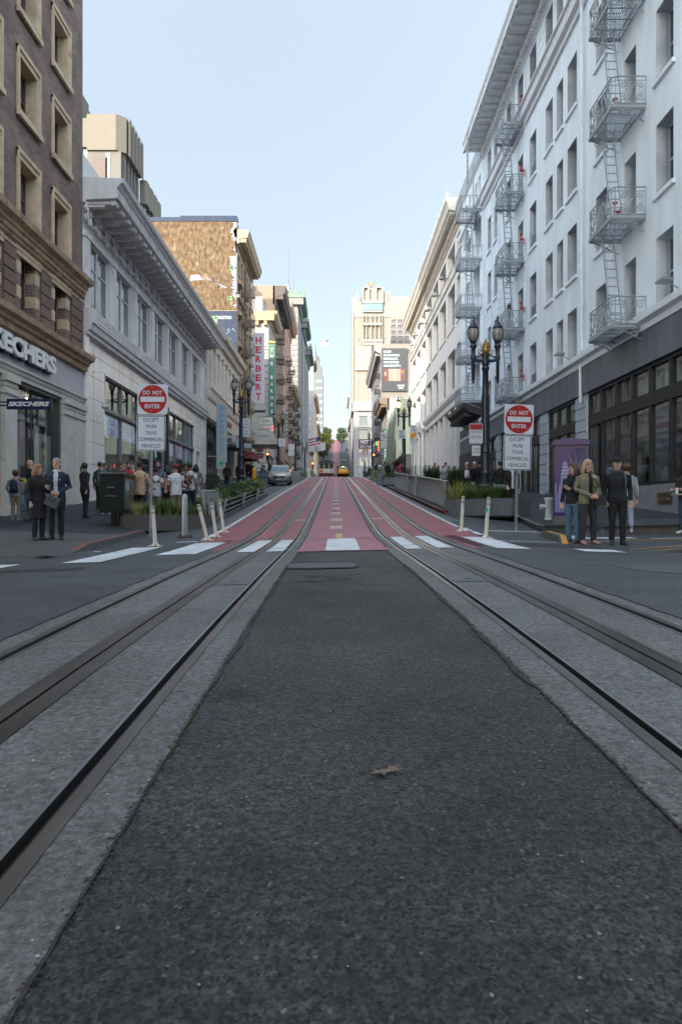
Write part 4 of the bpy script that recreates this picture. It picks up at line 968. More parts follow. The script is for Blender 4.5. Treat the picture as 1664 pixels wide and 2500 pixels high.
# rusticated storey: alternating tan blocks
for a, c in wc:
    mb = MB(); z = 6.7; b.bx(mb, a - .01, a + .307, -.34, .006, 6.71, 8.74, 1); b.bx(mb, c - .307, c + .01, -.34, .006, 6.71, 8.74, 1)
    for k in range(5):
        if k % 2: b.bx(mb, a - .02, a + .325, -.33, .02, z + .012, z + .4); b.bx(mb, c - .325, c + .02, -.33, .02, z + .012, z + .4)
        z += .41
    b.bx(mb, a - .1, c + .1, .001, .06, 8.5, 8.8)
    b.part("window_quoins", mb, [TN, BRK])
prev = 16.5
for a, c in wc + [(28.3, 0)]:
    mb = MB(); z = 6.6; b.bx(mb, prev + .03, a - .1, .001, .01, 6.6, 8.6)
    for k in range(5):
        b.bx(mb, prev + .03, a - .1, .005, .07, z, z + .36); z += .41
    prev = c + .1
    b.part("brick_pier", mb, [brick_mat("brown_brick_band", (.19, .12, .09), (.15, .095, .08), (.22, .17, .14), .24, .075, bump=.6)])
mb = MB()
b.band(mb, [(0, 8.85), (.1, 8.9), (.12, 9.15), (.22, 9.2), (.25, 9.3), (.45, 9.38), (.5, 9.55), (.1, 9.66), (0, 9.66)])
b.band(mb, [(0, 8.62), (.08, 8.64), (.08, 8.74), (0, 8.76)])
for k in range(int(b.W / .13)): mb.box(.03 + .13 * k, .1 + .13 * k, -.2, -.1, 9.0 - b.zb, 9.14 - b.zb)
b.part("upper_cornice", mb, [mat("stained_terracotta", (.42, .30, .20), .7, var=.25, scale=3, dirt=((.2, .14, .1), 4, .58), bump=.2)]); mb = MB()
b.band(mb, [(0, 5.75), (.12, 5.78), (.14, 5.98), (.3, 6.05), (.32, 6.15), (.5, 6.22), (.55, 6.4), (.45, 6.45), (.1, 6.55), (0, 6.55)])
for k in range(int(b.W / .12)): mb.box(.03 + .12 * k, .095 + .12 * k, -.24, -.1, 5.80 - b.zb, 5.98 - b.zb)
b.part("cornice", mb, [mat("stained_terracotta", (.42, .30, .20), .7, var=.25, scale=3, dirt=((.12, .08, .06), 4, .55), bump=.2)])
mb = MB(); b.band(mb, [(.0, 4.75), (.06, 4.75), (.06, 5.75), (0, 5.75)]); b.part("sign_band", mb, [mat("pale_grey_panel", (.42, .42, .48), .45, var=.06, scale=2)])
mb = MB()
b.band(mb, [(0, 4.36), (.08, 4.36), (.08, 4.5), (.12, 4.52), (.14, 4.62), (.2, 4.66), (.2, 4.74), (0, 4.75)])
for a, c in ((16.5, 17.5), (21.4, 22.2), (26.05, 27.05), (27.1, 28.25)):
    b.bx(mb, a, c, .001, .14, b.zb, 4.3); b.bx(mb, a - .04, c + .04, .0, .2, 3.75, 3.85); b.bx(mb, a - .02, c + .02, .0, .17, 4.0, 4.1); b.bx(mb, a - .05, c + .03, 0, .24, 4.15, 4.36)
    b.bx(mb, a + .12, c - .12, .14, .16, .3, 3.5); b.bx(mb, a - .03, c + .03, 0, .19, b.zb, .12)
b.part("pilasters", mb, [mat("beige_stone", (.54, .51, .47), .6, var=.08, scale=2, dirt=((.42, .39, .36), 3, .62))])
mb = MB(); b.bx(mb, 22.2, 26.0, -.3, .03, b.zb, -.03); b.part("base_wall", mb, [mat("beige_base", (.52, .49, .45), .6, var=.1)])
# display window with interior
mb = MB()
for y in (22.25, 25.86): b.bx(mb, y, y + .09, -.35, .0, -.05, 4.35)
b.bx(mb, 22.25, 25.95, -.35, 0, -.05, .04); b.bx(mb, 22.25, 25.95, -.35, 0, 4.24, 4.35)
b.bx(mb, 24.0, 24.03, -.3, -.2, 0, 4.3)
o = b.part("display_window", mb, [mat("dark_grey_frame", (.05, .055, .06), .4, var=.1)])
x0, x1 = b.rng(22.25, 25.95)
g = MB(); g.quad((x0, .22, 0 - b.zb), (x1, .22, -b.zb), (x1, .22, 4.3 - b.zb), (x0, .22, 4.3 - b.zb)); g.build("pane", [shop_glass()], o)
g = MB(); g.box(x0, x1, 1.9, 1.95, -.1 - b.zb, 4.35 - b.zb); g.box(x0, x1, .64, 1.9, 4.3 - b.zb, 4.34 - b.zb, 1); g.box(x0, x1, .64, 1.9, -.1 - b.zb, -.05 - b.zb, 1)
g.build("interior", [mat("shop_interior", (.14, .15, .15), .8, var=.5, scale=.6), mat("shop_floor", (.3, .3, .3), .6)], o)
g = MB()
for k in range(5): g.ell((x0 + .5 + .6 * k, .9 + .2 * (k % 2), 4.2 - b.zb), (.04, .04, .025), 5)
g.build("ceiling_lamps", [mat("warm_lamp", (1, .85, .6), .5, var=0, emit=12)], o)
# poster of a seated man with a cap (plain generic figure), seen through the pane
g = MB(); px = b.rng(24.45, 25.8); g.box(px[0], px[1], .27, .30, .35 - b.zb, 2.85 - b.zb, 0)
cx = (px[0] + px[1]) / 2; zz = .35 - b.zb
g.prism([(px[0] + .02, zz), (px[1] - .02, zz), (px[1] - .03, zz + 1.25), (cx + .25, zz + 1.62), (cx - .1, zz + 1.62), (cx - .45, zz + 1.3), (cx - .55, zz + .6)], .262, .268, 1, axis='y')
g.prism([(px[0] + .02, zz + .42), (cx + .1, zz + .52), (px[1] - .04, zz + .95), (px[1] - .04, zz + .62), (cx + .1, zz + .36), (px[0] + .02, zz + .36)], .255, .260, 2, axis='y')
g.prism([(cx - .1 + .2 * math.cos(t) , zz + 1.86 + .27 * math.sin(t)) for t in [k * .45 for k in range(14)]], .254, .260, 2, axis='y')
g.prism([(cx + .0 + .10 * math.cos(t), zz + 1.68 + .1 * math.sin(t)) for t in [k * .6 for k in range(10)]], .248, .253, 4, axis='y')
g.prism([(cx - .28, zz + 1.98), (cx + .16, zz + 1.96), (cx + .15, zz + 2.18), (cx - .02, zz + 2.26), (cx - .2, zz + 2.2)], .240, .247, 3, axis='y')
g.build("poster", [mat("poster_backdrop", (.34, .33, .24), .8, var=.1), mat("poster_shirt", (.22, .24, .21), .8, var=.2, scale=3), mat("poster_skin", (.5, .30, .19), .7, var=.1), mat("poster_cap", (.08, .09, .11), .7), mat("poster_beard", (.12, .08, .06), .8)], o)
g = MB(); px = b.rng(22.4, 22.75); g.box(px[0], px[1], .3, .31, .1 - b.zb, 2.9 - b.zb, 0); g.box(px[0], px[1], .29, .3, -.0 - b.zb, 1.5 - b.zb, 1); px = b.rng(23.0, 23.9); g.box(px[0], px[1], .3, .32, .02 - b.zb, 1.05 - b.zb, 1); g.box(px[0] + .1, px[1] - .3, .28, .3, .3 - b.zb, .95 - b.zb, 2)
g.build("window_banner", [mat("banner_cream", (.4, .36, .26), .8), mat("banner_teal", (.03, .17, .24), .7), mat("banner_pale", (.2, .38, .42), .7)], o)
# shop behind the nearer bay: door recess
mb = MB(); b.bx(mb, 17.6, 21.4, -.6, -.5, b.zb, 4.35); b.part("shop_front", mb, [M['glass']])
# large dimensional lettering, read towards the far end
navy = mat("sign_navy", (.008, .012, .05), .4, var=.1); sw = mat("sign_letter_white", (.70, .70, .70), .4, var=.03)
lt = lettering("SKECHERS", .62, sw, b.root, (b.lx(22.25), -.28, 5.0 - b.zb), w=5.2, bold=.045, shear=.0, ext=.05, name="shop_lettering")
lt2 = lettering("SKECHERS", .64, navy, b.root, (b.lx(22.28), -.15, 4.97 - b.zb), w=5.3, bold=.075, shear=.0, ext=.06, name="letter_backing")
# blade sign: hangs on the wall
s = thing("blade_sign", "dark blue rectangular hanging sign with white slanted shop name, projecting from the left shop", "sign", (-9.2, 20.5, 3.09))
mb = MB(); mb.box(-.67, .67, -.05, .05, 0, .31); mb.box(-1.3, -.67, -.02, .02, .1, .14); mb.box(-1.3, -.67, -.02, .02, .2, .24); mb.build("sign_board", [navy], s)
lettering("SKECHERS", .14, sw, s, (0, -.058, .085), w=1.24, bold=.04, shear=.3, ext=.006)

# ---- L2: grey painted low building with huge bracketed cornice
b = Bld("grey_cornice_building", "low grey building with heavy bracketed cornice and pale marble ground floor, second left", 'L', 28.3, 54.4)
wy = [(29.05 + 3.42 * k, 31.7 + 3.42 * k) for k in range(7)]
ops = [(a, c, 8.62, 11.6) for a, c in wy]
sf = [(31.0, 42.2, .75, 6.25), (42.5, 50.7, 1.5, 6.4)]
b.wall(ops, 7.4, 13.4, [GT], d=.20, depth=14, name="upper_wall")
b.wall(sf + [(51.6, 52.8, b.zb, 4.6)], b.zb, 7.4, [M['marble']], d=.25, depth=14, name="lower_wall", roof=False)
for a, c in wy: b.win(a, c, 8.62, 11.6, .14, 'sash2', GT, M['glassl'] if b.rnd.random() < .8 else M['glass'])
mb = MB()   # marble joints
z = 1.1
while z < 7.3:
    if z > 6.3: b.bx(mb, 28.4, 54.3, .0, .004, z, z + .02)
    else:
        b.bx(mb, 28.4, 31.0, .0, .004, z, z + .02)
        b.bx(mb, 50.7, 54.3, .0, .004, z, z + .02)
    z += .95
for y in (29.6, 52.0, 53.3): b.bx(mb, y, y + .02, .0, .0035, 1, 7.3)
for k in range(8): b.bx(mb, 33.0 + 2.2 * k, 33.02 + 2.2 * k, .0, .0035, 6.45, 7.3)
b.part("panel_joints", mb, [mat("joint_dark", (.10, .10, .10), .8, var=0)])
mb = MB(); b.bx(mb, 28.3, 31.0, .0, .03, b.zb, .55); b.bx(mb, 28.3, 28.75, .0, .12, .3, 7.4); b.bx(mb, 50.7, 54.4, 0, .03, b.zb, 1.7); b.bx(mb, 31, 50.7, -.2, .03, b.zb, .8)
b.part("base_wall", mb, [M['marble']])
# shopfronts
for a, c, z0, z1 in sf:
    mb = MB(); n_ = round((c - a) / 2.8)
    for k in range(n_ + 1):
        y = a + (c - a) * k / n_; t = .10 if k in (0, n_) else .04
        b.bx(mb, max(a, y - t), min(c, y + t), -.25, -.1, z0, z1)
    b.bx(mb, a, c, -.25, -.02, 4.62, 4.78); b.bx(mb, a, c, -.25, -.06, z1 - .08, z1); b.bx(mb, a, c, -.25, -.06, z0, z0 + .1)
    o = b.part("shopfront", mb, [mat("stone_grey_frame", (.20, .19, .18), .5, var=.1)])
    x0, x1 = b.rng(a, c); g = MB(); g.quad((x0, .2, z0 - b.zb), (x1, .2, z0 - b.zb), (x1, .2, z1 - b.zb), (x0, .2, z1 - b.zb)); g.build("pane", [shop_glass()], o)
    g = MB(); g.box(x0, x1, 3.0, 3.05, b.zb * 0 - .2, z1 - b.zb); g.box(x0, x1, .26, 3.0, z1 - b.zb - .03, z1 - b.zb, 1); g.box(x0, x1, .26, 3.0, z0 - b.zb - .1, z0 - b.zb - .02, 1)
    rr = random.Random(4)
    for k in range(int((c - a) / 1.3)): xx = x0 + .5 + 1.3 * k; g.box(xx, xx + rr.uniform(.1, .9), 1.2, 2.4, z0 - b.zb, rr.uniform(1.2, 3.6) - b.zb, rr.choice((1, 2)))
    g.build("interior", [mat("store_back", (.14, .15, .15), .8, var=.6, scale=.5), mat("store_mid", (.07, .075, .08), .8, var=.4), mat("store_light_panel", (.28, .31, .30), .7, var=.3)], o)
    # long screen showing blue flowers
    g = MB(); g.box(x0 + .1, x1 - .1, .5, .56, 3.75 - b.zb, 4.6 - b.zb)
    scm = mat("flower_screen", (.04, .08, .2), .4, var=.6, scale=9, col2=(.35, .42, .75), dirt=((.22, .12, .34), 14, .52), emit=.0)
    g.build("video_screen", [scm], o)
    sb = scm.node_tree.nodes["Principled BSDF"]; src = sb.inputs['Base Color'].links[0].from_socket; scm.node_tree.links.new(src, sb.inputs['Emission Color']); sb.inputs['Emission Strength'].default_value = .12
    g = MB()
    for k in range(6): xx = x0 + (x1 - x0) * (.1 + .15 * k); g.box(xx, xx + .06, 1.0, 1.05, 2.3 - b.zb, 2.5 - b.zb, 0)
    g.build("red_display_lights", [mat("red_light", (.8, .05, .03), .5, var=0, emit=.35)], o)
mb = MB(); b.bx(mb, 42.18, 42.52, -.2, .14, b.zb, 6.5); b.part("dark_column", mb, [M['black']])
mb = MB(); b.bx(mb, 51.65, 52.75, -.22, -.18, b.zb, 4.55); b.part("door", mb, [mat("recess_beige", (.16, .14, .12), .8, var=.2)])
lettering("PRETTY", .5, mat("screen_letter", (.8, .85, .95), .4, var=0, emit=1.0), b.root, (b.lx(38.2), .47, 3.92 - b.zb), w=2.0, bold=.02, ext=.004, name="screen_lettering") if False else None
# ledge between the floors
mb = MB()
b.band(mb, [(0, 7.35), (.05, 7.35), (.1, 7.5), (.32, 7.62), (.36, 7.85), (.42, 7.9), (.42, 8.45), (.3, 8.5), (.0, 8.5)])
for z in (8.02, 8.2, 8.34): b.bx(mb, 28.3, 54.4, .42, .435, z, z + .05)
for k in range(int(b.W / .16)): mb.box(.03 + .16 * k, .12 + .16 * k, -.24, -.1, 7.42 - b.zb, 7.55 - b.zb)
for y in (28.4, 35.2, 42, 48.9): b.bx(mb, y, y + .35, .42, .46, 7.9, 8.47)
b.part("ledge", mb, [GT])
mb = MB()
for k in range(8):
    y = 28.45 + 3.42 * k
    a, c = y - .05, y + .52
    if k == 0: a, c = 28.32, 28.95
    if k == 7: a, c = 52.3, 54.3
    b.bx(mb, a, c, .001, .10, 8.5, 11.7); b.bx(mb, a + .12, c - .12, .10, .115, 8.8, 11.3); b.bx(mb, a - .06, c + .06, 0, .15, 11.5, 11.72)
for a, c in wy: b.bx(mb, a - .08, c + .08, .0, .05, 11.6, 11.75)
b.part("pilasters", mb, [GT])
# scroll frieze
mb = MB(); x = .35
while x < b.W - .3:
    z = 12.42 - b.zb
    ring = lambda rx, rz_, th, y: mb.tube([(x + rx * math.cos(t), y, z + rz_ * math.sin(t)) for t in [2 * math.pi * k / 12 for k in range(13)]], th, 4)
    ring(.18, .38, .06, -.14); mb.ell((x, -.06, z), (.09, .1, .2), 6)
    for s_ in (-1, 1):
        scroll(mb, (x + s_ * .38, z + .24), .19, 1.2, -.15, 9, .045, s_, math.pi / 2); scroll(mb, (x + s_ * .36, z - .2), .16, 1.1, -.14, 8, .04, -s_, 0)
    x += 1.14
b.part("scroll_frieze", mb, [GT], smooth=True)
mb = MB()
b.band(mb, [(-.3, 12.9), (.12, 12.9), (.16, 13.0), (1.3, 13.04), (1.45, 13.06), (1.47, 13.12), (1.42, 13.12), (1.42, 13.5), (1.5, 13.56), (1.52, 13.62), (1.66, 13.7), (1.72, 13.86), (-.3, 13.95)])
x = .15; k = 0
while x < b.W - .3:      # modillions with rolls
    mb.box(x, x + .34, -1.22, -.1, 12.86 - b.zb, 13.04 - b.zb); mb.box(x + .04, x + .30, -.85, -.1, 12.76 - b.zb, 12.86 - b.zb)
    mb.tube([(x - .02, -1.24, 12.92 - b.zb), (x + .36, -1.24, 12.92 - b.zb)], .12, 8)
    x += .86
x = .1
while x < b.W - .2:      # greek-key band on the fascia
    for (q0, q1, z0, z1) in ((0, .5, .30, .34), (0, .04, .02, .34), (.46, .5, .1, .34), (.14, .5, .1, .14), (.14, .18, .1, .24), (.14, .36, .2, .24)): mb.box(x + q0, x + q1, -1.44, -1.42, 13.13 + z0 - b.zb, 13.13 + z1 - b.zb)
    mb.box(x + .56, x + .6, -1.445, -1.42, 13.14 - b.zb, 13.48 - b.zb); mb.box(x + .66, x + 1.4, -1.435, -1.42, 13.24 - b.zb, 13.28 - b.zb); mb.box(x + .66, x + 1.4, -1.435, -1.42, 13.36 - b.zb, 13.4 - b.zb)
    x += 1.5
b.part("cornice", mb, [GT])
mb = MB(); x = b.lx(28.6); mb.box(x - .1, x + 3.5, .2, .3, 13.8 - b.zb, 15.2 - b.zb); mb.prism([(x - .2, 13.8 - b.zb), (x + 3.0, 13.8 - b.zb), (x - .2, 16.6 - b.zb)], 1.0, 1.15, axis='y')
b.part("stair_parapet", mb, [GT])
mb = MB(); x = b.lx(29.35); z = 6.0 - b.zb
mb.tube([(x, 0, z), (x, -.15, z + .05), (x + .35, -.45, z + .05), (x + .35, -.45, z - 1.3)], .02, 5); mb.lathe([(.02, 0), (.16, -.02), (.18, -.12), (.1, -.2), (0, -.24)], (x + .35, -.45), 10, z0=z - 1.3)
b.part("security_camera", mb, [mat("camera_white", (.5, .5, .5), .4)])

# ---- L3: pharmacy building with giant half columns
CRM = mat("cream_stone", (.60, .54, .46), .7, var=.1, scale=2, dirt=((.30, .26, .22), 3, .62), bump=.1)
b = Bld("colonnade_building", "cream stone building with tall half columns above a pharmacy, third on the left", 'L', 54.4, 72.3)
cc = [56.6 + 2.05 * k for k in range(7)]
ops = [(a + .35, a + 1.7, 10.4, 13.3) for a in cc[:-1]]
b.wall(ops + [(55.4, 63.5, 2.0, 7.6), (64.6, 70.5, b.zb, 6.9)], b.zb, 15, [CRM], d=.6, depth=14)
for o_ in ops: b.win(*o_[:2], o_[2], o_[3], .55, 'sash', WF, M['glassl'])
b.win(55.4, 63.5, 2.0, 7.6, .5, 'grid', M['black'], M['glass']); mb = MB(); b.bx(mb, 64.6, 70.5, -.58, -.5, b.zb, 6.9); b.part("recessed_entrance", mb, [M['glass']])
mb = MB()
for c_ in cc: mb.lathe([(.34, 0), (.34, .2), (.28, .3), (.27, 2.6), (.24, 3.3), (.33, 3.45), (.36, 3.7)], (b.lx(c_), -.1), 12, z0=10.1 - b.zb)
b.band(mb, [(0, 9.2), (.4, 9.25), (.5, 9.9), (.6, 9.95), (.6, 10.1), (0, 10.15)])
z = 10.1
for a, c in ((54.4, 55.9), (70.0, 72.2)):
    z = 10.1
    while z < 13.6: b.bx(mb, a, c, .001, .16, z, z + .4); z += .45
b.part("half_columns", mb, [CRM], smooth=False)
mb = MB()
b.band(mb, [(-.3, 13.8), (.3, 13.8), (.32, 14.4), (.6, 14.5), (.7, 14.9), (1.0, 15.0), (1.1, 15.4), (-.3, 15.5)])
for k in range(int(b.W / .32)): mb.box(.04 + .32 * k, .2 + .32 * k, -.62, -.3, 14.44 - b.zb, 14.7 - b.zb)
b.part("cornice", mb, [CRM])
mb = MB(); b.band(mb, [(0, 7.7), (.25, 7.7), (.25, 9.1), (.35, 9.15), (.35, 9.3), (0, 9.3)]); b.part("fascia", mb, [mat("beige_fascia", (.58, .52, .45), .6, var=.05)])
lettering("Walgreens", .85, mat("script_red", (.35, .03, .05), .4, var=0), b.root, (b.lx(64.5), -.32, 7.95 - b.zb), w=4.4, bold=.02, shear=.35, ext=.05, name="shop_lettering")
mb = MB(); b.bx(mb, 64.4, 71, .1, 1.3, 6.3, 7.0); b.part("canopy", mb, [mat("grey_canopy", (.10, .10, .10), .6)])
s = thing("pharmacy_sign", "tall pale blue vertical hanging sign with a green cross, on the cream columned building", "sign", (-9.35, 56.0, 3.55))
mb = MB(); mb.box(-.42, .42, -.1, .1, 0, 5.9 - .6); mb.box(-1.2, -.42, -.03, .03, 1, 1.06); mb.box(-1.2, -.42, -.03, .03, 4, 4.06); mb.build("sign_board", [mat("pale_blue_sign", (.30, .36, .39), .4, var=.03)], s)
bl = mat("blue_letter", (.05, .22, .45), .4, var=0)
for k, ch in enumerate("PHARMACY"): lettering(ch, .36, bl, s, (0, -.115, 4.75 - .5 * k), ext=.006)
mb = MB(); gz_ = .45; mb.box(-.22, .22, -.115, -.1, gz_ - .07, gz_ + .07); mb.box(-.07, .07, -.117, -.1, gz_ - .22, gz_ + .22); mb.build("green_cross", [mat("cross_green", (.02, .3, .12), .4, var=0)], s)

# ---- L4: tall building with bare brown brick party wall, flaking mural
mural = mat("mural_brown_wall", (.082, .050, .027), .9, var=.5, scale=2.6, col2=(.165, .115, .066), stretch=(1.2, 1.2, .7), bump=.5, bscale=14)
n, L, pb = nodes_of(mural); N = n.nodes
tc = N.new("ShaderNodeTexCoord")
def speck(sc_, pos, col, src, st=(1, 1, 1), det=9):
    mp = N.new("ShaderNodeMapping"); mp.inputs['Scale'].default_value = st; L.new(tc.outputs['Object'], mp.inputs[0])
    t = N.new("ShaderNodeTexNoise"); t.inputs['Scale'].default_value = sc_; t.inputs['Detail'].default_value = det; t.inputs['Roughness'].default_value = .7; L.new(mp.outputs[0], t.inputs[0])
    r = N.new("ShaderNodeValToRGB"); r.color_ramp.elements[0].position = pos; r.color_ramp.elements[1].position = pos + .03; L.new(t.outputs[0], r.inputs[0])
    x = N.new("ShaderNodeMixRGB"); L.new(r.outputs[0], x.inputs[0]); L.new(src, x.inputs[1]); x.inputs[2].default_value = (*col, 1); return x.outputs[0]
srcc = pb.inputs['Base Color'].links[0].from_socket
srcc = speck(1.1, .60, (.20, .17, .13), srcc, (1, 1, .8)); srcc = speck(2.6, .62, (.045, .026, .015), srcc, (1, 1, .7)); srcc = speck(7, .60, (.07, .045, .03), srcc); srcc = speck(11, .63, (.22, .18, .13), srcc); srcc = speck(2.2, .67, (.28, .28, .30), srcc); srcc = speck(.55, .58, (.10, .05, .02), srcc)
L.new(srcc, pb.inputs['Base Color'])
TB = mat("tan_facade", (.30, .225, .155), .7, var=.15, scale=1.5, dirt=((.2, .14, .09), 2, .6))
b = Bld("mural_building", "tall tan building whose bare side wall is flaking brown brick above a blue mural", 'L', 72.5, 85.0)
cols = [(73.4 + 2.3 * k, 74.9 + 2.3 * k) for k in range(5)]
rows = [(5.6 + 3.35 * k, 7.7 + 3.35 * k) for k in range(7)]
ops = grid_ops(cols, rows)
b.wall(ops + [(73.5, 79, b.zb, 3.4), (80, 84, 2.0, 4.6)], b.zb, 30.9, [TB, TB, mural], d=.35, depth=22)
simple_windows(b, cols, rows, .33, 'sash', WF, [M['glass'], M['glassl']], TB)
mb = MB(); mb.box(-.06, -.002, .0, 21.9, 21.5 - b.zb, 30.9 - b.zb); b.part("painted_party_wall", mb, [mural])
blue = mat("mural_blue", (.004, .018, .05), .7, var=.5, scale=2.5, dirt=((.02, .03, .07), 6, .6))
mb = MB(); mb.box(-.07, -.002, 0.0, 21.9, 10 - b.zb, 21.4 - b.zb, 0); mb.box(-.12, .35, -.1, 22, 30.9 - b.zb, 31.35 - b.zb, 0); mb.box(-.12, .1, 0, 6, 31.35 - b.zb, 31.5 - b.zb, 0)
mb.box(.2, 1.0, 11.6, 13.0, 31.3 - b.zb, 31.9 - b.zb, 0); mb.box(.1, 1.1, 11.5, 13.1, 31.9 - b.zb, 32.1 - b.zb, 0)
rr = random.Random(3)
for k in range(60):      # white spray marks of the mural
    y = rr.uniform(.6, 5.2); z = rr.uniform(16.5, 19.6) - b.zb - y * .1; a = rr.uniform(0, 3.1); l_ = rr.uniform(.15, .5)
    mb.tube([(-.08, y, z), (-.085, y + l_ * .5 * math.cos(a), z + l_ * .6 * math.sin(a)), (-.08, y + l_ * math.cos(a + .8), z + l_ * math.sin(a + .8))], [.05, .08, .02], 5, 1)
b.part("blue_mural", mb, [blue, mat("mural_white", (.22, .28, .34), .8, var=.2)])
mb = MB(); rr = random.Random(8)   # flaking patches of pale blue paint along the street edge
def flake(y0, y1, z0, z1, m, n_=9):
    pts = [(y0 + rr.uniform(0, .1), z0)] + [(y1 + rr.uniform(-.35, .2), z0 + (z1 - z0) * k / n_) for k in range(n_ + 1)] + [(y0, z1)]
    mb.prism([(y, z - b.zb) for y, z in pts], -.075, -.058, m, axis='x')
flake(0, .5, 23.2, 24.4, 0); flake(0, .35, 19.8 + 2, 23.4, 0); flake(0, .75, 25.9, 27.2, 0); flake(0, .25, 27.2, 30.3, 0); flake(0, .45, 24.4, 26, 0); flake(0, .6, 29.2, 30.8, 3)
flake(.5, .85, 22.5, 23.0, 1); flake(.4, .8, 25.6, 26.2, 1)
mb.prism([(y, z - b.zb) for y, z in ((3.6, 24.7), (5.0, 24.6), (4.9, 25.2), (4.0, 25.25))], -.075, -.058, 2, axis='x')
mb.prism([(y, z - b.zb) for y, z in ((2.9, 24.8), (3.4, 24.9), (1.0, 23.9), (1.3, 23.8))], -.075, -.058, 0, axis='x')
b.part("paint_flakes", mb, [mat("pale_blue_paint", (.19, .23, .30), .8, var=.08), mat("green_paint", (.12, .3, .12), .8, var=.1), mat("white_flake", (.28, .28, .31), .8, var=.1), mat("grey_flake", (.25, .25, .28), .8, var=.2)])
lettering("TRADITION", .36, mat("mural_letter_white", (.35, .37, .38), .7, var=0), b.root, (-.08, 1.36, 20.5 - b.zb), w=1.6, bold=.03, shear=.12, ext=.01, rz=R(-90), name="mural_lettering"); lettering("NEW", .36, mat("mural_letter_green", (.12, .5, .15), .7, var=0), b.root, (-.08, 2.5, 20.5 - b.zb), w=.55, bold=.03, shear=.12, ext=.01, rz=R(-90), name="mural_lettering")
mb = MB()
b.band(mb, [(-.3, 28.6), (.2, 28.6), (.3, 29.1), (1.1, 29.2), (1.25, 29.7), (1.35, 30.0), (-.3, 30.15)])
for k in range(int(b.W / .6)): mb.box(.1 + .6 * k, .35 + .6 * k, -1.0, -.1, 28.75 - b.zb, 29.18 - b.zb)
b.part("cornice", mb, [mat("light_tan_cornice", (.29, .225, .155), .7, var=.12, scale=2)])
mb = MB(); b.band(mb, [(0, 22.8), (.25, 22.9), (.3, 23.1), (0, 23.2)]); b.part("string_course", mb, [MATS["light_tan_cornice"]])
for a, c in cols[::2]:
    for z0, z1 in rows[3:6]: mb = MB(); b.bx(mb, a - .25, c + .25, 0, .35, z1 + .1, z1 + .35); b.part("window_hood", mb, [MATS["light_tan_cornice"]])
mb = MB(); b.band(mb, [(0, 8.3), (.3, 8.4), (.4, 8.8), (0, 8.9)]); b.part("lower_cornice", mb, [mat("light_tan_cornice", (.29, .225, .155), .7, var=.12, scale=2)])
TI = mat("tan_iron", (.30, .24, .18), .6, var=.2)
fire_escape(b, 76.0, 79.5, [8.2, 11.6, 14.9, 18.3, 21.6, 25.0], ornate=False, proj=1.1, m=TI, top_ladder=5)
mb = MB(); mb.tube([(b.lx(75.6), -.5, 6 - b.zb), (b.lx(75.6), -.5, 29 - b.zb)], .08, 6); b.part("vertical_pipe", mb, [mat("rusty_pipe", (.10, .06, .045), .7)])
mb = MB(); b.bx(mb, 79.6, 84.6, .1, .5, 4.7, 5.6); b.part("shop_fascia", mb, [mat("dark_red_fascia", (.12, .02, .02), .6)])

# ---- concrete hotel tower behind the grey building
CT = mat("concrete_tower_wall", (.115, .112, .108), .8, var=.06, scale=.6); CP = mat("cream_cap_panel", (.125, .115, .095), .7, var=.05, scale=.5)
b = Bld("concrete_hotel_tower", "concrete hotel tower with stepped cream cap panels, rising behind the grey cornice building", 'S', -60, -25.2, X=80, zb=1.0)
mb = MB(); H = 47 - 1.0; W = 34.8
mb.box(30.9, W, 0, 6.5, 0, 41.4, 0); mb.box(0, 30.9, 1.5, 9, 0, 42.5, 0); mb.box(0, 29.9, 2.5, 9, 42.5, 48, 0); mb.box(W - 2.2, W + .6, 6.5, 14, 0, 38, 0)
for k in range(5): mb.box(W + .02, W + .25, .8 + 1.25 * k, 1.3 + 1.25 * k, 0, 41.4, 0)
b.part("wall", mb, [CT])
mb = MB()
mb.prism([(30.9, -.3), (W - .5, -.3), (W + .5, .5), (W + .5, 6.6), (30.9, 6.6)], 41.4, 45.6, 0)
for k in range(5): mb.box(W + .7, W + .78, .8 + 1.25 * k, 1.7 + 1.25 * k, 41.2, 45.7, 0)
for k in range(4): 
    mb.prism([(W + .2, 7.0 + 1.9 * k), (W + .9, 7.0 + 1.9 * k), (W + 1.1, 7.3 + 1.9 * k), (W + 1.1, 8.5 + 1.9 * k), (W + .2, 8.5 + 1.9 * k)], 38.4 - .0 * k, 41.4, 0)
for k in range(3): mb.prism([(30.2 - .9 * k, .2), (30.9 - .9 * k, .2), (31.0 - .9 * k, .6), (31.0 - .9 * k, 2.6), (29.2 - .9 * k, 2.6)], 42.0 + 2.6 * k, 45.4 + 3.0 * k, 0)
b.part("cap_panels", mb, [CP])
mb = MB(); mb.box(31.3, 33.2, -.05, -.001, 37.8, 40.6, 0); mb.box(33.0, 33.6, -.05, -.001, 38, 41.2, 1)
for k in range(5): mb.box(W + .02, W + .1, 1.35 + 1.25 * k, 2.0 + 1.25 * k, 5, 41.2, 1)
for k in range(4): mb.box(W + .62, W + .7, 7.2 + 1.9 * k, 8.4 + 1.9 * k, 12, 38.3, 1)
for k in range(3): mb.box(30.2 - .9 * k, 30.85 - .9 * k, .5, 2.4, 39.5 + 2.6 * k, 41.9 + 2.6 * k, 1)
b.part("window_strip", mb, [mat("louvre_brown", (.10, .08, .075), .7), M['glassb']])
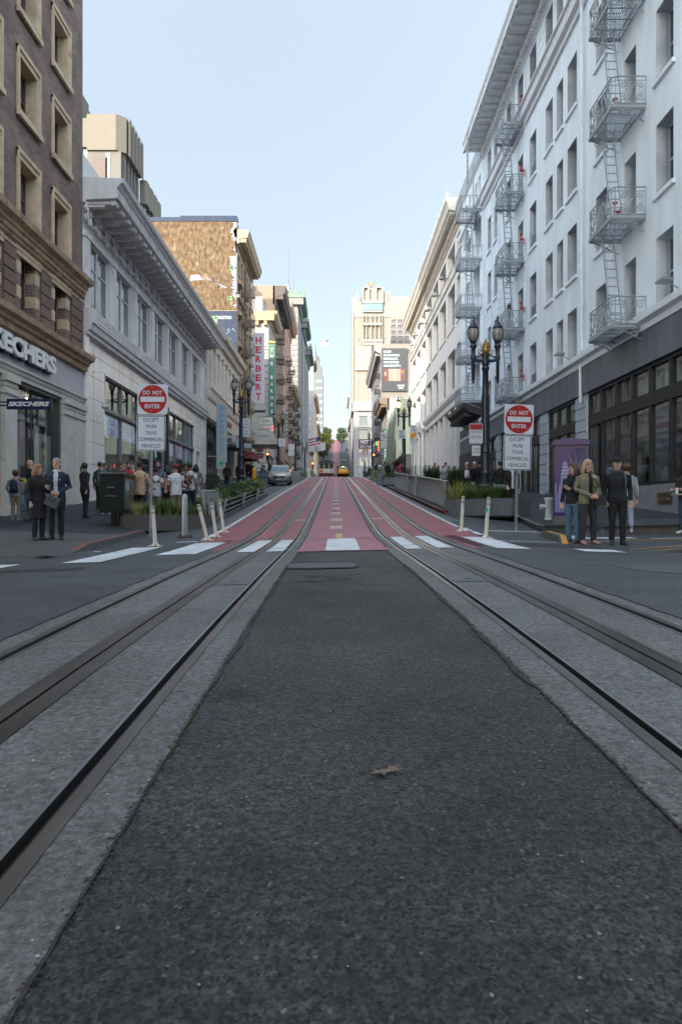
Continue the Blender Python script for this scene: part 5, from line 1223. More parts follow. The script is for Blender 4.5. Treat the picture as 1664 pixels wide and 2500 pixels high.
# ================================================================= farther buildings
def fwin(b, cols, rows, d, pms, fm=None, face=None, group=True):
    """small far windows: one object each, frame and glass in one mesh"""
    fm = fm or M['whitetrim']
    for a, c in cols:
        for z0, z1 in rows:
            x0, x1 = b.rng(a, c); w_, h = x1 - x0, z1 - z0; pm = b.rnd.choice(pms); key = ('f', round(w_, 2), round(h, 2), fm.name, pm.name)
            if key not in WIN:
                k = MB(); k.quad((0, 0, 0), (w_, 0, 0), (w_, 0, h), (0, 0, h), 1); k.box(0, w_, -.05, .01, h * .5 - .05, h * .5 + .05, 0); k.box(0, .1, -.05, .01, 0, h, 0); k.box(w_ - .1, w_, -.05, .01, 0, h, 0)
                me = bpy.data.meshes.new("window"); me.from_pydata(k.v, [], k.f); me.materials.append(fm); me.materials.append(pm); me.polygons.foreach_set("material_index", k.m); WIN[key] = me
            o = bpy.data.objects.new("window", WIN[key]); link(o, b.root); o.location = (x0, d, z0 - b.zb)
def far(name, label, side, Y0, Y1, zt, m, cols, rows, X=10.5, d=.3, cornice=None, depth=16, pms=None, fm=None, cm=None, shop=True, extra=None, zb=None, fe=None, body_front=True):
    b = Bld(name, label, side, Y0, Y1, X=X, zb=zb)
    ops = grid_ops(cols, rows); g0 = (G(X, (Y0 + Y1) / 2) if side != 'S' else b.zb)
    if shop: ops.append((Y0 + 1, Y1 - 1, g0 + .6, g0 + 3.4))
    b.wall(ops, b.zb, zt, m if isinstance(m, list) else [m], d=d, depth=depth)
    fwin(b, cols, rows, d, pms or [M['glass'], M['glassl']], fm)
    if shop:
        mb = MB(); b.bx(mb, Y0 + 1, Y1 - 1, -.5, -.25, g0 + .6, g0 + 3.4); b.part("shopfront", mb, [mat("far_shopfront", (.06, .05, .045), .4, var=.8, scale=.5, col2=(.22, .16, .10))])
    if cornice:
        mb = MB(); h, p = cornice
        b.band(mb, [(-.3, zt - h), (.15, zt - h), (.25, zt - h * .6), (p, zt - h * .4), (p * 1.15, zt), (-.3, zt + .1)])
        for k in range(int(b.W / .9)): mb.box(.1 + .9 * k, .5 + .9 * k, -p * .85, -.1, zt - h * .7 - b.zb, zt - h * .42 - b.zb)
        b.part("cornice", mb, [cm or (m[0] if isinstance(m, list) else m)])
    if fe:
        for (ya, yb, decks, fm_) in fe: fire_escape(b, ya, yb, decks, ornate=False, proj=1.2, m=fm_, solid=False)
    return b
def cr(y0, y1, w_, gap): 
    out = []; y = y0
    while y + w_ <= y1: out.append((y, y + w_)); y += w_ + gap
    return out
def rw(z0, z1, h, pitch):
    out = []; z = z0
    while z + h <= z1: out.append((z, z + h)); z += pitch
    return out
CW = mat("cream_white_tile", (0.359, 0.343, 0.320), .7, var=.06, scale=1); GY = mat("weathered_grey_stone", (.22, .22, .22), .8, var=.12, scale=1.2)
PK = mat("pink_terracotta", (.42, .25, .20), .8, var=.12); OR = mat("warm_ochre_stone", (0.257, 0.195, 0.140), .8, var=.1); BT = mat("beige_brick", (.40, .34, .27), .85, var=.1)
DB = mat("dark_brown_stone", (.10, .075, .06), .8, var=.15); GC = mat("verdigris_copper", (.11, .17, .135), .7, var=.35, scale=4); BI = mat("black_iron", (.02, .02, .022), .6, var=.1)
# left: hotel with the red lettered blade sign
b = far("white_hotel", "cream white hotel with ochre cornice, behind the tall red lettered sign on the left", 'L', 107, 117.5, 31.6, CW, cr(108, 117, 1.2, 1.3), rw(10, 30, 2.0, 3.5), cornice=(1.6, 1.2), cm=mat("ochre_cornice", (.34, .26, .165), .7, var=.1), depth=25)
mb = MB(); mb.box(.2, 10, 3.4, 12, 31.6 - b.zb, 33.8 - b.zb); mb.box(.2, 5, 1.0, 2.6, 31.6 - b.zb, 33.9 - b.zb); mb.prism([(.9, 33.9 - b.zb), (2.7, 33.9 - b.zb), (2.2, 34.5 - b.zb), (1.4, 34.5 - b.zb)], 2, 5, axis='x')
z = 9
while z < 29: mb.box(-.10, -.002, 0, 1.6, z - b.zb, z + .7 - b.zb); z += 1.0
mb.box(-.9, 0, -.9, 14, 29.9 - b.zb, 31.3 - b.zb, 1)
for k in range(10): mb.box(-.8, -.1, .2 + 1.3 * k, .7 + 1.3 * k, 29.2 - b.zb, 29.9 - b.zb, 1)
mb.box(-.25, 0, -.3, 14, 25.5 - b.zb, 25.9 - b.zb, 0)
b.part("parapet_and_quoins", mb, [CW, MATS["ochre_cornice"]])
far("dark_cornice_building", "building under a heavy dark bracketed cornice with black fire escapes, beyond the white hotel", 'L', 117.5, 138, 39.0, OR, cr(118.5, 137, 1.3, 1.6), rw(10, 35, 2.1, 3.5), cornice=(3.2, 1.7), cm=mat("dark_cornice", (.10, .085, .075), .8), fe=[(120, 124, [12.5 + 3.6 * k for k in range(7)], BI)])
far("pink_cornice_building", "narrow building with salmon pink top and cornice on the left before the grey hotel", 'L', 138, 160, 43.0, [PK], cr(139, 159, 1.4, 1.8), rw(11, 38, 2.1, 3.5), cornice=(3.5, 1.5), cm=PK, fe=[(142, 146, [13 + 3.7 * k for k in range(6)], BI), (152, 156, [13 + 3.7 * k for k in range(6)], BI)])
far("ochre_apartment_building", "ochre stone building with rows of small balconies, left side just before the big grey hotel", 'L', 160.5, 188, 30.0, BT, cr(161.5, 187, 1.5, 1.8), rw(12, 27, 2.1, 3.6), cornice=(1.8, 1.2), fe=[(165, 169, [14 + 3.7 * k for k in range(4)], BI), (176, 180, [14 + 3.7 * k for k in range(4)], BI)])
# big grey hotel with green copper cornices in three wings
for k, (ya, yb, zt, lab) in enumerate(((190, 208, 60.5, "front"), (214, 236, 60.5, "middle"), (242, 268, 58.5, "rear"))):
    b = far("grey_hotel_wing", "%s wing of the massive dark grey stone hotel with green copper cornice on the left" % lab, 'L', ya, yb, zt, GY, cr(ya + 1.5, yb - 1, 1.3, 2.0), rw(16, zt - 6, 2.1, 3.6), d=.4, depth=34, shop=True)
    mb = MB(); b.band(mb, [(-.3, zt - 3), (.4, zt - 3), (.6, zt - 1.5), (1.9, zt - 1.0), (2.1, zt), (-.3, zt + .2)]); mb.box(-1.9, .1, -2.1, 30, zt - 1.2 - b.zb, zt - b.zb)
    for q in range(26): mb.box(-2.0, -1.3, -1.9 + 1.2 * q, -1.4 + 1.2 * q, zt - b.zb, zt + .9 - b.zb)
    for q in range(int(b.W / 1.2)): mb.box(1.2 * q, 1.2 * q + .5, -2.0, -1.5, zt - b.zb, zt + .9 - b.zb)
    b.part("copper_cornice", mb, [GC])
    mb = MB(); z = 18
    for q in range(26): mb.box(-.15, 0, 0, 3.6, z - b.zb, z + .9 - b.zb); z += 1.5
    mb.box(-1.6, 0, -1.6, 30, zt - 3 - b.zb, zt - 1.2 - b.zb)
    if k == 0: mb.box(-1.0, 17, 2.2, 30, zt - b.zb, zt + 2.5 - b.zb)
    b.part("masonry_joint_pattern", mb, [mat("grey_stone_dark", (.16, .16, .165), .8, var=.1)])
s = thing("flagpole", "tall thin mast standing on the roof of the grey hotel", "mast", (-22 + 9, 192, 62)); mb = MB(); mb.tube([(0, 0, 0), (0, 0, 14)], [.16, .07], 6); mb.tube([(0, 0, 0), (0, 0, .6)], .4, 6); mb.build("mast_pole", [M['greyband']], s)
s.location = ((703 - 818) * 192 / F_, 192, 62.5)
mb = MB(); s.children[0].scale = (1, 1, 1); s.children[0].data.transform(Matrix.Scale(1.0, 4))
s2 = thing("flagpole", "shorter thin mast right beside the tall mast on the grey hotel roof", "mast", ((715.5 - 818) * 192 / F_, 192, 62.5)); mb = MB(); mb.tube([(0, 0, 0), (0, 0, 6)], [.12, .05], 6); mb.build("mast_pole", [M['greyband']], s2)
# hotel with vertical letters, sunlit
b = far("ochre_hotel", "tall narrow ochre hotel lit by the sun with a vertical lettered sign on its corner", 'L', 300, 322, 68, OR, cr(302, 320, 1.6, 2.2), rw(20, 62, 2.3, 3.7), cornice=(3, 1.6), depth=12)
s = thing("vertical_sign", "grey vertical sign with stacked outline letters on the ochre hotel", "sign", ((751.5 - 818) * 290 / F_, 290, 26)); mb = MB(); mb.box(-2.2, 2.2, -.3, .3, 0, 41); mb.build("sign_board", [mat("sign_grey", (.30, .30, .31), .6)], s)
for k, ch in enumerate("CHANCELLOR HOTEL"):
    if ch != " ": lettering(ch, 1.6, mat("letter_pale", (.55, .55, .55), .5, var=0), s, (0, -.36, 38.6 - 2.35 * k), w=1.9, bold=.02, ext=.03)
far("stepped_ochre_building", "ochre building with many bay windows, left side below the pale tower", 'L', 324, 380, 56, mat("peach_stone", (.52, .38, .26), .8, var=.1), cr(326, 378, 2, 2.6), rw(22, 52, 2.3, 4), cornice=(2, 1.6))
far("hillside_flats", "pale hillside apartment building climbing the slope on the left behind the trees", 'L', 385, 440, 50, CW, cr(387, 438, 2, 3), rw(28, 46, 2.4, 4), cornice=(1.5, 1), shop=False)
# pale blue tower
PB = mat("pale_blue_tower_wall", (0.104, 0.124, 0.145), .8, var=.05)
b = far("pale_tower", "tall pale blue-white tower with a small pointed spire, far down the left side", 'S', -34, -8.6, 92, PB, [(-16.6, -15.2), (-13.6, -11.6), (-11, -9.2)], rw(35, 88, 2.0, 4.6), X=450, zb=25, shop=False, depth=18, pms=[mat("tower_glass", (.10, .14, .18), .2)])
b.root.name = "pale_tower"
mb = MB(); mb.box(16, 24.8, 2, 12, 92 - 25, 97 - 25); mb.box(18, 23, 3, 11, 97 - 25, 101.5 - 25); mb.lathe([(2.2, 0), (2.0, 1.5), (.8, 3.5), (.4, 6), (.05, 11)], (20.6, 6), 8, z0=101.5 - 25)
for k in range(4): mb.lathe([(.5, 0), (.1, 3)], (18.5 + 4.4 * (k % 2), 4 + 6 * (k // 2)), 5, z0=101.5 - 25)
b.part("spire", mb, [PB])
# ---- right side beyond the side street
GN = mat("pale_green_glazed_fin", (.16, .195, .17), .35, var=.12, scale=1.5)
b = Bld("green_finned_building", "low pale green building with vertical fins and a dark ground floor, past the white store", 'R', 105, 137, X=10.5)
b.wall([(106 + 3.9 * k, 108.6 + 3.9 * k, 9.8, 16.4) for k in range(8)], 8.9, 17.5, [GN], d=.5, depth=14, name="upper_wall")
b.wall([(105.6, 136, 5.2, 8.5)], b.zb, 8.8, [mat("dark_granite", (.03, .028, .028), .4, var=.3)], d=.8, depth=14, name="lower_wall", roof=False)
for k in range(8): b.win(106 + 3.9 * k, 108.6 + 3.9 * k, 9.8, 16.4, .45, 'grid', mat("fin_frame", (.10, .08, .06), .5), b.rnd.choice([M['glass'], mat("amber_glass", (.30, .18, .08), .3, var=.6, scale=1)]))
mb = MB(); b.bx(mb, 105.6, 136, -.7, -.55, 5.0, 8.6); b.part("shopfront", mb, [mat("far_shopfront", (.06, .05, .045), .4)])
mb = MB()
for k in range(9): b.bx(mb, 104.9 + 3.9 * k, 105.9 + 3.9 * k, 0, .45, 8.9, 17.9)
b.bx(mb, 105, 137, 0, .3, 8.8, 9.6); b.part("fins", mb, [GN])
far("small_brown_building", "small cream building with a brown cornice between the green finned building and billboard hotel", 'R', 137.5, 155.5, 23, CW, cr(139, 154, 1.6, 1.8), rw(11, 20, 2.2, 3.8), cornice=(2.5, 1.6), cm=mat("brown_cornice", (.16, .12, .09), .8))
WP = mat("pinkish_white_party_wall", (0.199, 0.183, 0.169), .85, var=.04, scale=.4)
b = far("billboard_hotel", "hotel whose plain pinkish white side wall carries a dark billboard, on the right", 'R', 156, 198, 38.2, [mat("grey_hotel_front", (.30, .31, .33), .8), WP], cr(158, 196, 1.5, 2.2), rw(14, 33, 2.2, 3.7), cornice=(3.2, 1.6), cm=mat("grey_cornice", (.24, .24, .25), .8), depth=26, fe=[(160, 165, [13.5 + 3.8 * k for k in range(6)], BI)])
mb = MB(); mb.box(b.W + .002, b.W + .08, 0.0, 25.9, 12 - b.zb, 38.5 - b.zb); b.part("party_wall", mb, [WP])
lettering("HOTEL STRATFORD", 1.35, mat("dark_wall_letter", (.06, .06, .07), .7, var=0), b.root, (b.W + .1, 5.2, 36.1 - b.zb), w=10.4, ext=.01, rz=R(90), name="wall_lettering")
for q in range(3):
    mb = MB(); mb.box(b.W + .08, b.W + .12, 6.2, 7.6, 33 - 5.2 * q - 6.5 - b.zb, 35.3 - 5.2 * q - 6.5 - b.zb); o = b.part("window", mb, [mat("teal_glass", (.15, .3, .32), .3)])
mb = MB()
# billboard: thing of its own, hung on the wall
Yb_ = 155.4; x0 = (930.5 - 818) * Yb_ / F_; x1 = (993 - 818) * Yb_ / F_; z0 = (1250 - 955) * Yb_ / F_; z1 = (1250 - 850) * Yb_ / F_; wb, hb = x1 - x0, z1 - z0
s = thing("billboard", "tall dark billboard with white lettering above a picture strip, on the pale hotel wall", "billboard", ((x0 + x1) / 2, Yb_, z0))
mb = MB(); mb.box(-wb / 2, wb / 2, 0, .25, 0, hb); mb.build("panel", [mat("billboard_dark", (.018, .022, .030), .5, var=.03)], s)
bw_ = mat("billboard_text", (.42, .52, .56), .5, var=0)
for k, t_ in enumerate(("UCSF.", "STANFORD.", "BERKELEY.", "MONSTERS", "UNIVERSITY.")):
    wl = {5: 1.9, 9: 3.75, 8: 3.5, 11: 4.05}[len(t_)]
    if t_ == "BERKELEY.": wl = 3.45
    lettering(t_, .48, bw_, s, (-wb / 2 + .38 + wl / 2 + .02, -.02, hb - 1.02 - .80 * k), w=wl, bold=.02, ext=.01)
mb = MB(); mb.box(-wb / 2 + .4, wb / 2 - .55, -.03, 0, 2.35, 5.1, 0)
mb.box(-wb / 2 + .4, -wb / 2 + 1.5, -.05, -.03, 2.35, 5.1, 1); mb.box(wb / 2 - 1.55, wb / 2 - .55, -.05, -.03, 2.35, 5.1, 1); mb.box(-.3, .3, -.05, -.03, 2.35, 5.1, 2)
mb.box(-wb / 2 + .6, -wb / 2 + 1.0, -.06, -.05, 3.6, 4.4, 2); mb.box(wb / 2 - 1.4, wb / 2 - .8, -.06, -.05, 4.0, 4.8, 3)
mb.build("picture_strip", [mat("strip_beige", (.22, .17, .13), .6), mat("strip_maroon", (.09, .025, .025), .6), mat("strip_pale", (.26, .23, .19), .6), mat("strip_orange", (.2, .08, .035), .6)], s)
lettering("STARTS\nHERE", .95, bw_, s, (wb / 2 - 1.5, -.02, .55), w=1.6, bold=.03, shear=.1, ext=.01)
# curved corner building
b = Bld("rounded_corner_building", "white building with a rounded corner and large square windows, right side far down the street", 'S', 10.2, 26, X=385, zb=16)
RC = mat("white_stone_far", (0.218, 0.222, 0.234), .8, var=.04)
rw_ = [(26 + 7.6 * k, 31.2 + 7.6 * k) for k in range(4)]
b.wall([(13.4, 18.0, a, c) for a, c in rw_] + [(19.4, 20.6, a, c) for a, c in rw_], 16, 60, [RC], d=.8, depth=30)
for a, c in rw_: b.win(13.4, 18.0, a, c, .7, 'cross', RC, M['glass']); b.win(19.4, 20.6, a, c, .7, 'sash', RC, M['glassl'])
mb = MB()
mb.prism([(-1.2, 4), (-.9, 1.2), (.2, -.8), (2, -1.6), (16, -1.6), (16, 10), (-1.2, 30)], 41, 42.5, 0); mb.prism([(-.8, 4), (-.5, 1.4), (.4, -.4), (2, -1.2), (16, -1.2), (16, 10), (-.8, 30)], 42.5, 46.5, 0)
for a, c in rw_: mb.box(2.6, 8.4, -.3, 0, c - 16 + .3, c - 16 + .8); mb.box(2.6, 8.4, -.3, 0, a - 16 - .8, a - 16 - .3)
b.part("rounded_cornice", mb, [RC])
s = thing("hotel_banner", "maroon banner sign with white hotel lettering on the rounded building", "sign", ((918 - 818) * 250 / F_, 250, 22)); mb = MB(); mb.box(-3.6, 3.6, -.1, .1, 0, 3.6); mb.build("sign_board", [mat("maroon_sign", (.10, .02, .03), .5)], s)
s.location = ((898 - 818) * 250 / F_, 250, (1250 - 1096) * 250 / F_)
lettering("HOTEL", 1.4, M['signwhite'], s, (-.2, -.15, 1.9), w=5.4, bold=.04, ext=.02); lettering("ST FORD", 1.1, M['signwhite'], s, (0, -.15, .3), w=6, bold=.04, ext=.02)
# tower with the star
TW = mat("tower_tan_brick", (.185, .170, .150), .85, var=.06, scale=.5); TG = mat("tower_pale_stone", (.20, .195, .185), .8, var=.05, scale=.5)
def tx(x, Y=400): return (x - 818) * Y / F_
def tz(y, Y=400): return (1250 - y) * Y / F_
b = Bld("star_tower", "tall stepped beige tower with crenellated crown and a star on top", 'S', tx(864), tx(952), X=400, zb=18)
wcols = [(tx(874), tx(880)), (tx(896), tx(901)), (tx(907), tx(911)), (tx(918), tx(922)), (tx(935), tx(941))]
wrows = [(tz(1245 - 8 - 17 * k), tz(1245 - 17 * k - 16)) for k in range(28)]
wrows = rw(26, 103, 2.2, 4.1)
b.wall(grid_ops(wcols, wrows), 18, tz(770), [TW], d=.4, depth=26); fwin(b, wcols, wrows, .35, [mat("tower_window", (.12, .17, .2), .2), M['glassl']], TG)
mb = MB(); ox = -tx(864)
def tb(xa, xb, ya, yb, d0, d1, m): mb.box(tx(xa) + ox, tx(xb) + ox, d0, d1, tz(yb) - 18, tz(ya) - 18, m)
tb(864, 952, 738, 775, -.5, 24, 1); tb(882, 945, 710, 745, 1, 20, 1); tb(888, 930, 700, 716, 2, 16, 1)
for x in (868, 882, 896, 914, 930, 946): tb(x, x + 4.5, 712 if x in (868, 946) else 702, 745, -.8, 3, 1)
tb(884, 932, 742, 760, -2.5, 0, 2); tb(882, 934, 736, 743, -3, 0, 1)
for x in (884, 892, 904, 914, 925, 930): tb(x, x + 2, 770, 850, -1.8, 0, 1)
for y in (758, 790, 830, 838): tb(884, 932, y, y + 6, -2.2, 0, 1)
tb(884, 932, 760, 1000, -1.0, -.02, 1) if False else None
mb.prism([(tx(888) + ox, tz(702) - 18), (tx(898) + ox, tz(702) - 18), (tx(893) + ox, tz(692) - 18)], 0, 4, 1, axis='y'); mb.prism([(tx(918) + ox, tz(702) - 18), (tx(928) + ox, tz(702) - 18), (tx(923) + ox, tz(692) - 18)], 0, 4, 1, axis='y')
tb(866, 905, 845, 905, -1.5, 0, 1); tb(884, 896, 860, 900, -1.6, 0, 1)
b.part("stepped_crown", mb, [TW, TG, mat("tower_lounge_glass", (.10, .18, .24), .2)])
mb = MB(); c = (tx(905) + ox, tz(690) - 18); 
st = [(c[0] + (2.2 if k % 2 == 0 else .95) * math.sin(math.pi * k / 5), c[1] + (2.2 if k % 2 == 0 else .95) * math.cos(math.pi * k / 5)) for k in range(10)]
mb.prism(st, 3, 3.8, axis='y'); mb.tube([(c[0], 3.4, c[1] - 5), (c[0], 3.4, c[1] - 1)], .3, 5); b.part("star", mb, [mat("star_ochre", (.22, .13, .07), .6)])
mb = MB(); mb.tube([(tx(870) + ox, 5, tz(720) - 18), (tx(870) + ox, 5, tz(675) - 18)], [.18, .06], 5); b.part("antenna", mb, [M['galv']])
b = Bld("slab_tower", "wide pale tower with a grid of square windows, behind the star tower", 'S', tx(952, 460), tx(1045, 460), X=460, zb=20)
wc2 = [(tx(x, 460), tx(x + 11, 460)) for x in (954, 970, 986, 1002, 1018, 1034)]; wr2 = [(tz(y + 9, 460), tz(y, 460)) for y in (780, 793, 807, 820, 833, 846, 859, 872)]
b.wall(grid_ops(wc2, wr2), 20, tz(724, 460), [mat("slab_pale", (.19, .185, .178), .8, var=.03)], d=.8, depth=30); fwin(b, wc2, wr2, .7, [mat("slab_glass", (.10, .10, .12), .2)], TW)
b = Bld("pale_slab_building", "narrow very pale building edge just left of the star tower", 'S', tx(857, 430), tx(866, 430), X=430, zb=22); b.wall([], 22, tz(726, 430), [mat("very_pale_stone", (.24, .225, .205), .8, var=.03)], depth=24)
# right side: slope houses between
far("hillside_flats", "cream apartment block on the right side of the hill, beyond the rounded corner building", 'R', 445, 520, 62, CW, cr(447, 518, 2.4, 3.2), rw(38, 58, 2.4, 4), cornice=(1.5, 1.2), shop=False)
far("hillside_flats", "grey block with a turret high on the right side of the hill behind the tree", 'R', 540, 600, 92, mat("slate_grey_wall", (.25, .28, .28), .8), cr(542, 598, 2.4, 3.2), rw(60, 85, 2.4, 4), cornice=(1.5, 1.2), shop=False, X=11)
far("hillside_flats", "tan apartment block on the left of the hill, highest of the left row", 'L', 450, 560, 64, BT, cr(452, 558, 2.4, 3.2), rw(34, 60, 2.4, 4), cornice=(1.5, 1.2), shop=False, X=12)
# buildings behind the camera, across the side street: unseen, left and end ones added and sized to block the sun; mirrored in the shop windows
for nm_, lb, sd_, x0, y0, y1, zt, dp in (("shade_block_left", "tall unseen stone block added to shade the street, on the left behind the viewer", 'L', 10.5, -46, -3.5, 58, 17.5),
                                    ("hotel_block", "long grey stone block across the side street on the right, behind the viewer", 'R', 10.5, -46, -3.5, 22, 30),
                                    ("shade_block_end", "wide pale unseen block added behind the viewer to stop sun along the street", 'S', -12, 40, -85, 30, 20)):
    if sd_ == 'S': b = Bld(nm_, lb, 'S', x0, y0, X=y1, zb=-2.5)
    else: b = Bld(nm_, lb, sd_, y0, y1, X=x0, zb=-2.5)
    a_, c_ = (x0, y0) if sd_ == 'S' else (y0, y1)
    cs = cr(a_ + 2, c_ - 2, 1.6, 1.9); rs = rw(5.5, 26, 2.3, 3.8)
    b.wall(grid_ops(cs[-6:], rs), -2.5, zt, [BT if sd_ == 'L' else GY], d=.4, depth=dp)
    mb = MB(); b.band(mb, [(-.3, zt - 2), (.3, zt - 2), (1.4, zt - .8), (1.5, zt), (-.3, zt)]); b.part("cornice", mb, [BT])
# ================================================================= street furniture
NV = M['navy']
# ---- ornate twin lamp post
def lamp_post(label, lit=None, group="twin-lantern lamp posts along the street", full=True):
    t = thing("street_lamp", label, "street lamp", group=group)
    mb = MB()
    mb.lathe([(.36, 0), (.36, .12), (.30, .16), (.30, .30), (.33, .34), (.27, .42), (.25, .62), (.29, .68), (.29, .74), (.22, .82)], n=12)
    mb.lathe([(.20, .80), (.19, 1.2), (.215, 1.26), (.215, 1.32), (.17, 1.4), (.165, 2.1), (.20, 2.14), (.20, 2.22), (.155, 2.3), (.135, 4.6), (.12, 5.5), (.16, 5.55), (.16, 5.62), (.12, 5.68), (.17, 5.8), (.12, 5.95), (.15, 6.05), (.15, 6.15), (.09, 6.2)], n=12)
    for k in range(8): a = k * math.pi / 4; mb.tube([(.17 * math.cos(a), .17 * math.sin(a), .85), (.14 * math.cos(a), .14 * math.sin(a), 4.5)], .02, 4)
    autosmooth(mb.build("pole", [NV], t))
    mb = MB(); mb.tube([(-.5, 0, 5.98), (-.3, 0, 5.9), (0, 0, 5.92), (.3, 0, 5.9), (.5, 0, 5.98)], .07, 8); mb.tube([(-.5, 0, 6.02), (-.2, 0, 6.12), (0, 0, 6.15), (.2, 0, 6.12), (.5, 0, 6.02)], .03, 6)
    autosmooth(mb.build("crossarm", [NV], t))
    mb = MB(); mb.lathe([(.03, 6.1), (.13, 6.2), (.16, 6.35), (.12, 6.55), (.05, 6.72), (.01, 6.8)], n=8)
    for s in (-1, 1):
        mb.tube([(s * .1, -.02, 6.15), (s * .28, -.02, 6.2), (s * .3, -.02, 6.33), (s * .2, -.02, 6.36), (s * .2, -.02, 6.27)], .03, 5); mb.tube([(s * .08, -.02, 6.4), (s * .2, -.02, 6.45), (s * .16, -.02, 6.56)], .025, 5)
    for k in range(10): mb.ell((.12 * math.cos(k * 2.1), .12 * math.sin(k * 2.1), 6.25 + .04 * k), (.045, .045, .05), 5)
    mb.build("gilded_finial", [M['gold']], t, smooth=True)
    for s in (-1, 1):
        L0 = bpy.data.objects.new("lantern", None); link(L0, t); L0.location = (s * .5, 0, 0)
        mb = MB()
        mb.lathe([(.01, 4.95), (.05, 5.0), (.045, 5.08), (.065, 5.12), (.075, 5.9), (.11, 5.98), (.11, 6.08), (.085, 6.15), (.10, 6.4), (.15, 6.48), (.15, 6.53), (.11, 6.58), (.12, 6.66), (.15, 6.70)], n=10)
        mb.lathe([(.20, 7.22), (.22, 7.26), (.20, 7.3), (.13, 7.42), (.06, 7.5), (.06, 7.56), (.03, 7.6), (.05, 7.66), (.012, 7.76), (.0, 7.8)], n=10)
        for k in range(8):
            a = k * math.pi / 4; c, n_ = math.cos(a), math.sin(a)
            mb.tube([(.13 * c, .13 * n_, 6.68), (.205 * c, .205 * n_, 6.85), (.235 * c, .235 * n_, 7.02), (.205 * c, .205 * n_, 7.25)], .012, 4)
        autosmooth(mb.build("lantern_body", [NV], L0))
        mb = MB(); mb.lathe([(.11, 6.68), (.18, 6.82), (.215, 6.98), (.215, 7.08), (.17, 7.25), (.1, 7.28)], n=12)
        on = (lit == s)
        mb.build("globe", [mat("lit_globe", (1.0, .50, .16), .4, var=0, emit=1.6) if on else mat("frosted_globe", (.30, .29, .26), .25, var=.1, scale=8)], L0, smooth=True)
    return t
l1 = lamp_post("near street lamp between the right road sign and the white fire escapes")
l1.location = (6.15, 28, SW(6.15, 28))
lab = ["street lamp behind the left planter, in front of the tall cream pharmacy entrance", "street lamp with one glowing amber globe beside the speed limit sign", "street lamp before the white hotel with the red lettered sign",
       "street lamp at the left corner beyond the crossing street", "street lamp near the flags on the far left pavement", "street lamp beside the far do not enter sign", "farthest street lamp standing before the rounded building"]
spots = [(-6.5, 47), (6.2, 62), (-6.6, 79), (-6.6, 112), (-6.6, 146), (6.3, 118), (6.4, 150)]
l2 = lamp_post(lab[1], lit=-1); l2.location = (6.2, 62, SW(6.2, 62))
for k, (x, y) in enumerate(spots):
    if k == 1: continue
    o = copy_tree(l1); o.location = (x, y, SW(x, y)); o['label'] = lab[k]
# ---- regulatory signs
def rrect(w_, h, r, n_=4):
    out = []
    for cx, cy, a0 in ((w_ / 2 - r, h / 2 - r, 0), (-w_ / 2 + r, h / 2 - r, 90), (-w_ / 2 + r, -h / 2 + r, 180), (w_ / 2 - r, -h / 2 + r, 270)):
        for k in range(n_ + 1): a = R(a0 + 90 * k / n_); out.append((cx + r * math.cos(a), cy + r * math.sin(a)))
    return out
def circ(r, n_=36, c=(0, 0)): return [(c[0] + r * math.cos(2 * math.pi * k / n_), c[1] + r * math.sin(2 * math.pi * k / n_)) for k in range(n_)]
def at(poly, dx, dz): return [(p[0] + dx, p[1] + dz) for p in poly]
def dne_sign(label, x, y, z, yaw=0, s_=1.0, tilt=0, zb=None):
    """z: height of the join between the two panels above the base"""
    t = thing("road_sign", label, "road sign", (x, y, zb if zb is not None else G(x, y)), yaw, group="do not enter signs on posts"); t.rotation_euler = (0, tilt, yaw)
    mb = MB(); mb.box(-.03, .03, .01, .05, -.1, z + .78, 0)
    for k in range(int((z - .9) / .05)): mb.box(-.006, .006, .004, .011, .12 + .05 * k, .14 + .05 * k, 1)
    mb.build("post", [M['galv'], M['black']], t)
    U = bpy.data.objects.new("do_not_enter_panel", None); link(U, t); U.location = (0.02, 0, z + .40)
    mb = MB(); mb.prism(rrect(.78, .77, .06), -.012, .004, axis='y'); mb.build("panel", [M['signwhite']], U)
    mb = MB(); mb.prism(circ(.365), -.016, -.0125, axis='y'); mb.build("red_disc", [M['signred']], U)
    mb = MB(); mb.prism(rrect(.62, .13, .01), -.020, -.0165, axis='y'); mb.build("white_bar", [M['signwhite']], U)
    lettering("DO  NOT", .105, M['signwhite'], U, (0, -.019, .115), w=.5, bold=.022, ext=.001); lettering("ENTER", .105, M['signwhite'], U, (0, -.019, -.23), w=.4, bold=.022, ext=.001)
    D = bpy.data.objects.new("exception_panel", None); link(D, t); D.location = (-.01, 0, z - .46)
    mb = MB(); mb.prism(rrect(.74, .91, .05), -.012, .004, axis='y'); mb.build("panel", [M['signwhite']], D)
    mb = MB(); o_ = rrect(.71, .88, .04); i_ = rrect(.675, .845, .03)
    for a, b_, c, d in zip(o_, o_[1:] + o_[:1], i_[1:] + i_[:1], i_): mb.prism([a, b_, c, d], -.0145, -.0125, axis='y')
    mb.build("border", [M['signblack']], D)
    for k, (t_, wl) in enumerate((("EXCEPT", .40), ("MUNI", .26), ("TAXIS", .30), ("COMMERCIAL", .63), ("VEHICLES", .51))):
        lettering(t_, .095, M['signblack'], D, (0, -.014, .29 - .165 * k), w=wl, bold=.0, ext=.001)
    mb = MB()
    for zz in (z + .1, z + .7, z - .06, z - .82): mb.ell((0.0, -.02, zz), (.012, .008, .012), 5)
    mb.build("bolt", [M['galv']], t)
    return t
d1 = dne_sign("do not enter sign with exception panel, standing before the left planter", -4.72, 17.35, 3.12, R(-3), tilt=R(.8))
d2 = dne_sign("do not enter sign with exception panel, standing left of the purple cabinet", 4.66, 17.6, 2.50, R(6), tilt=R(1.0))
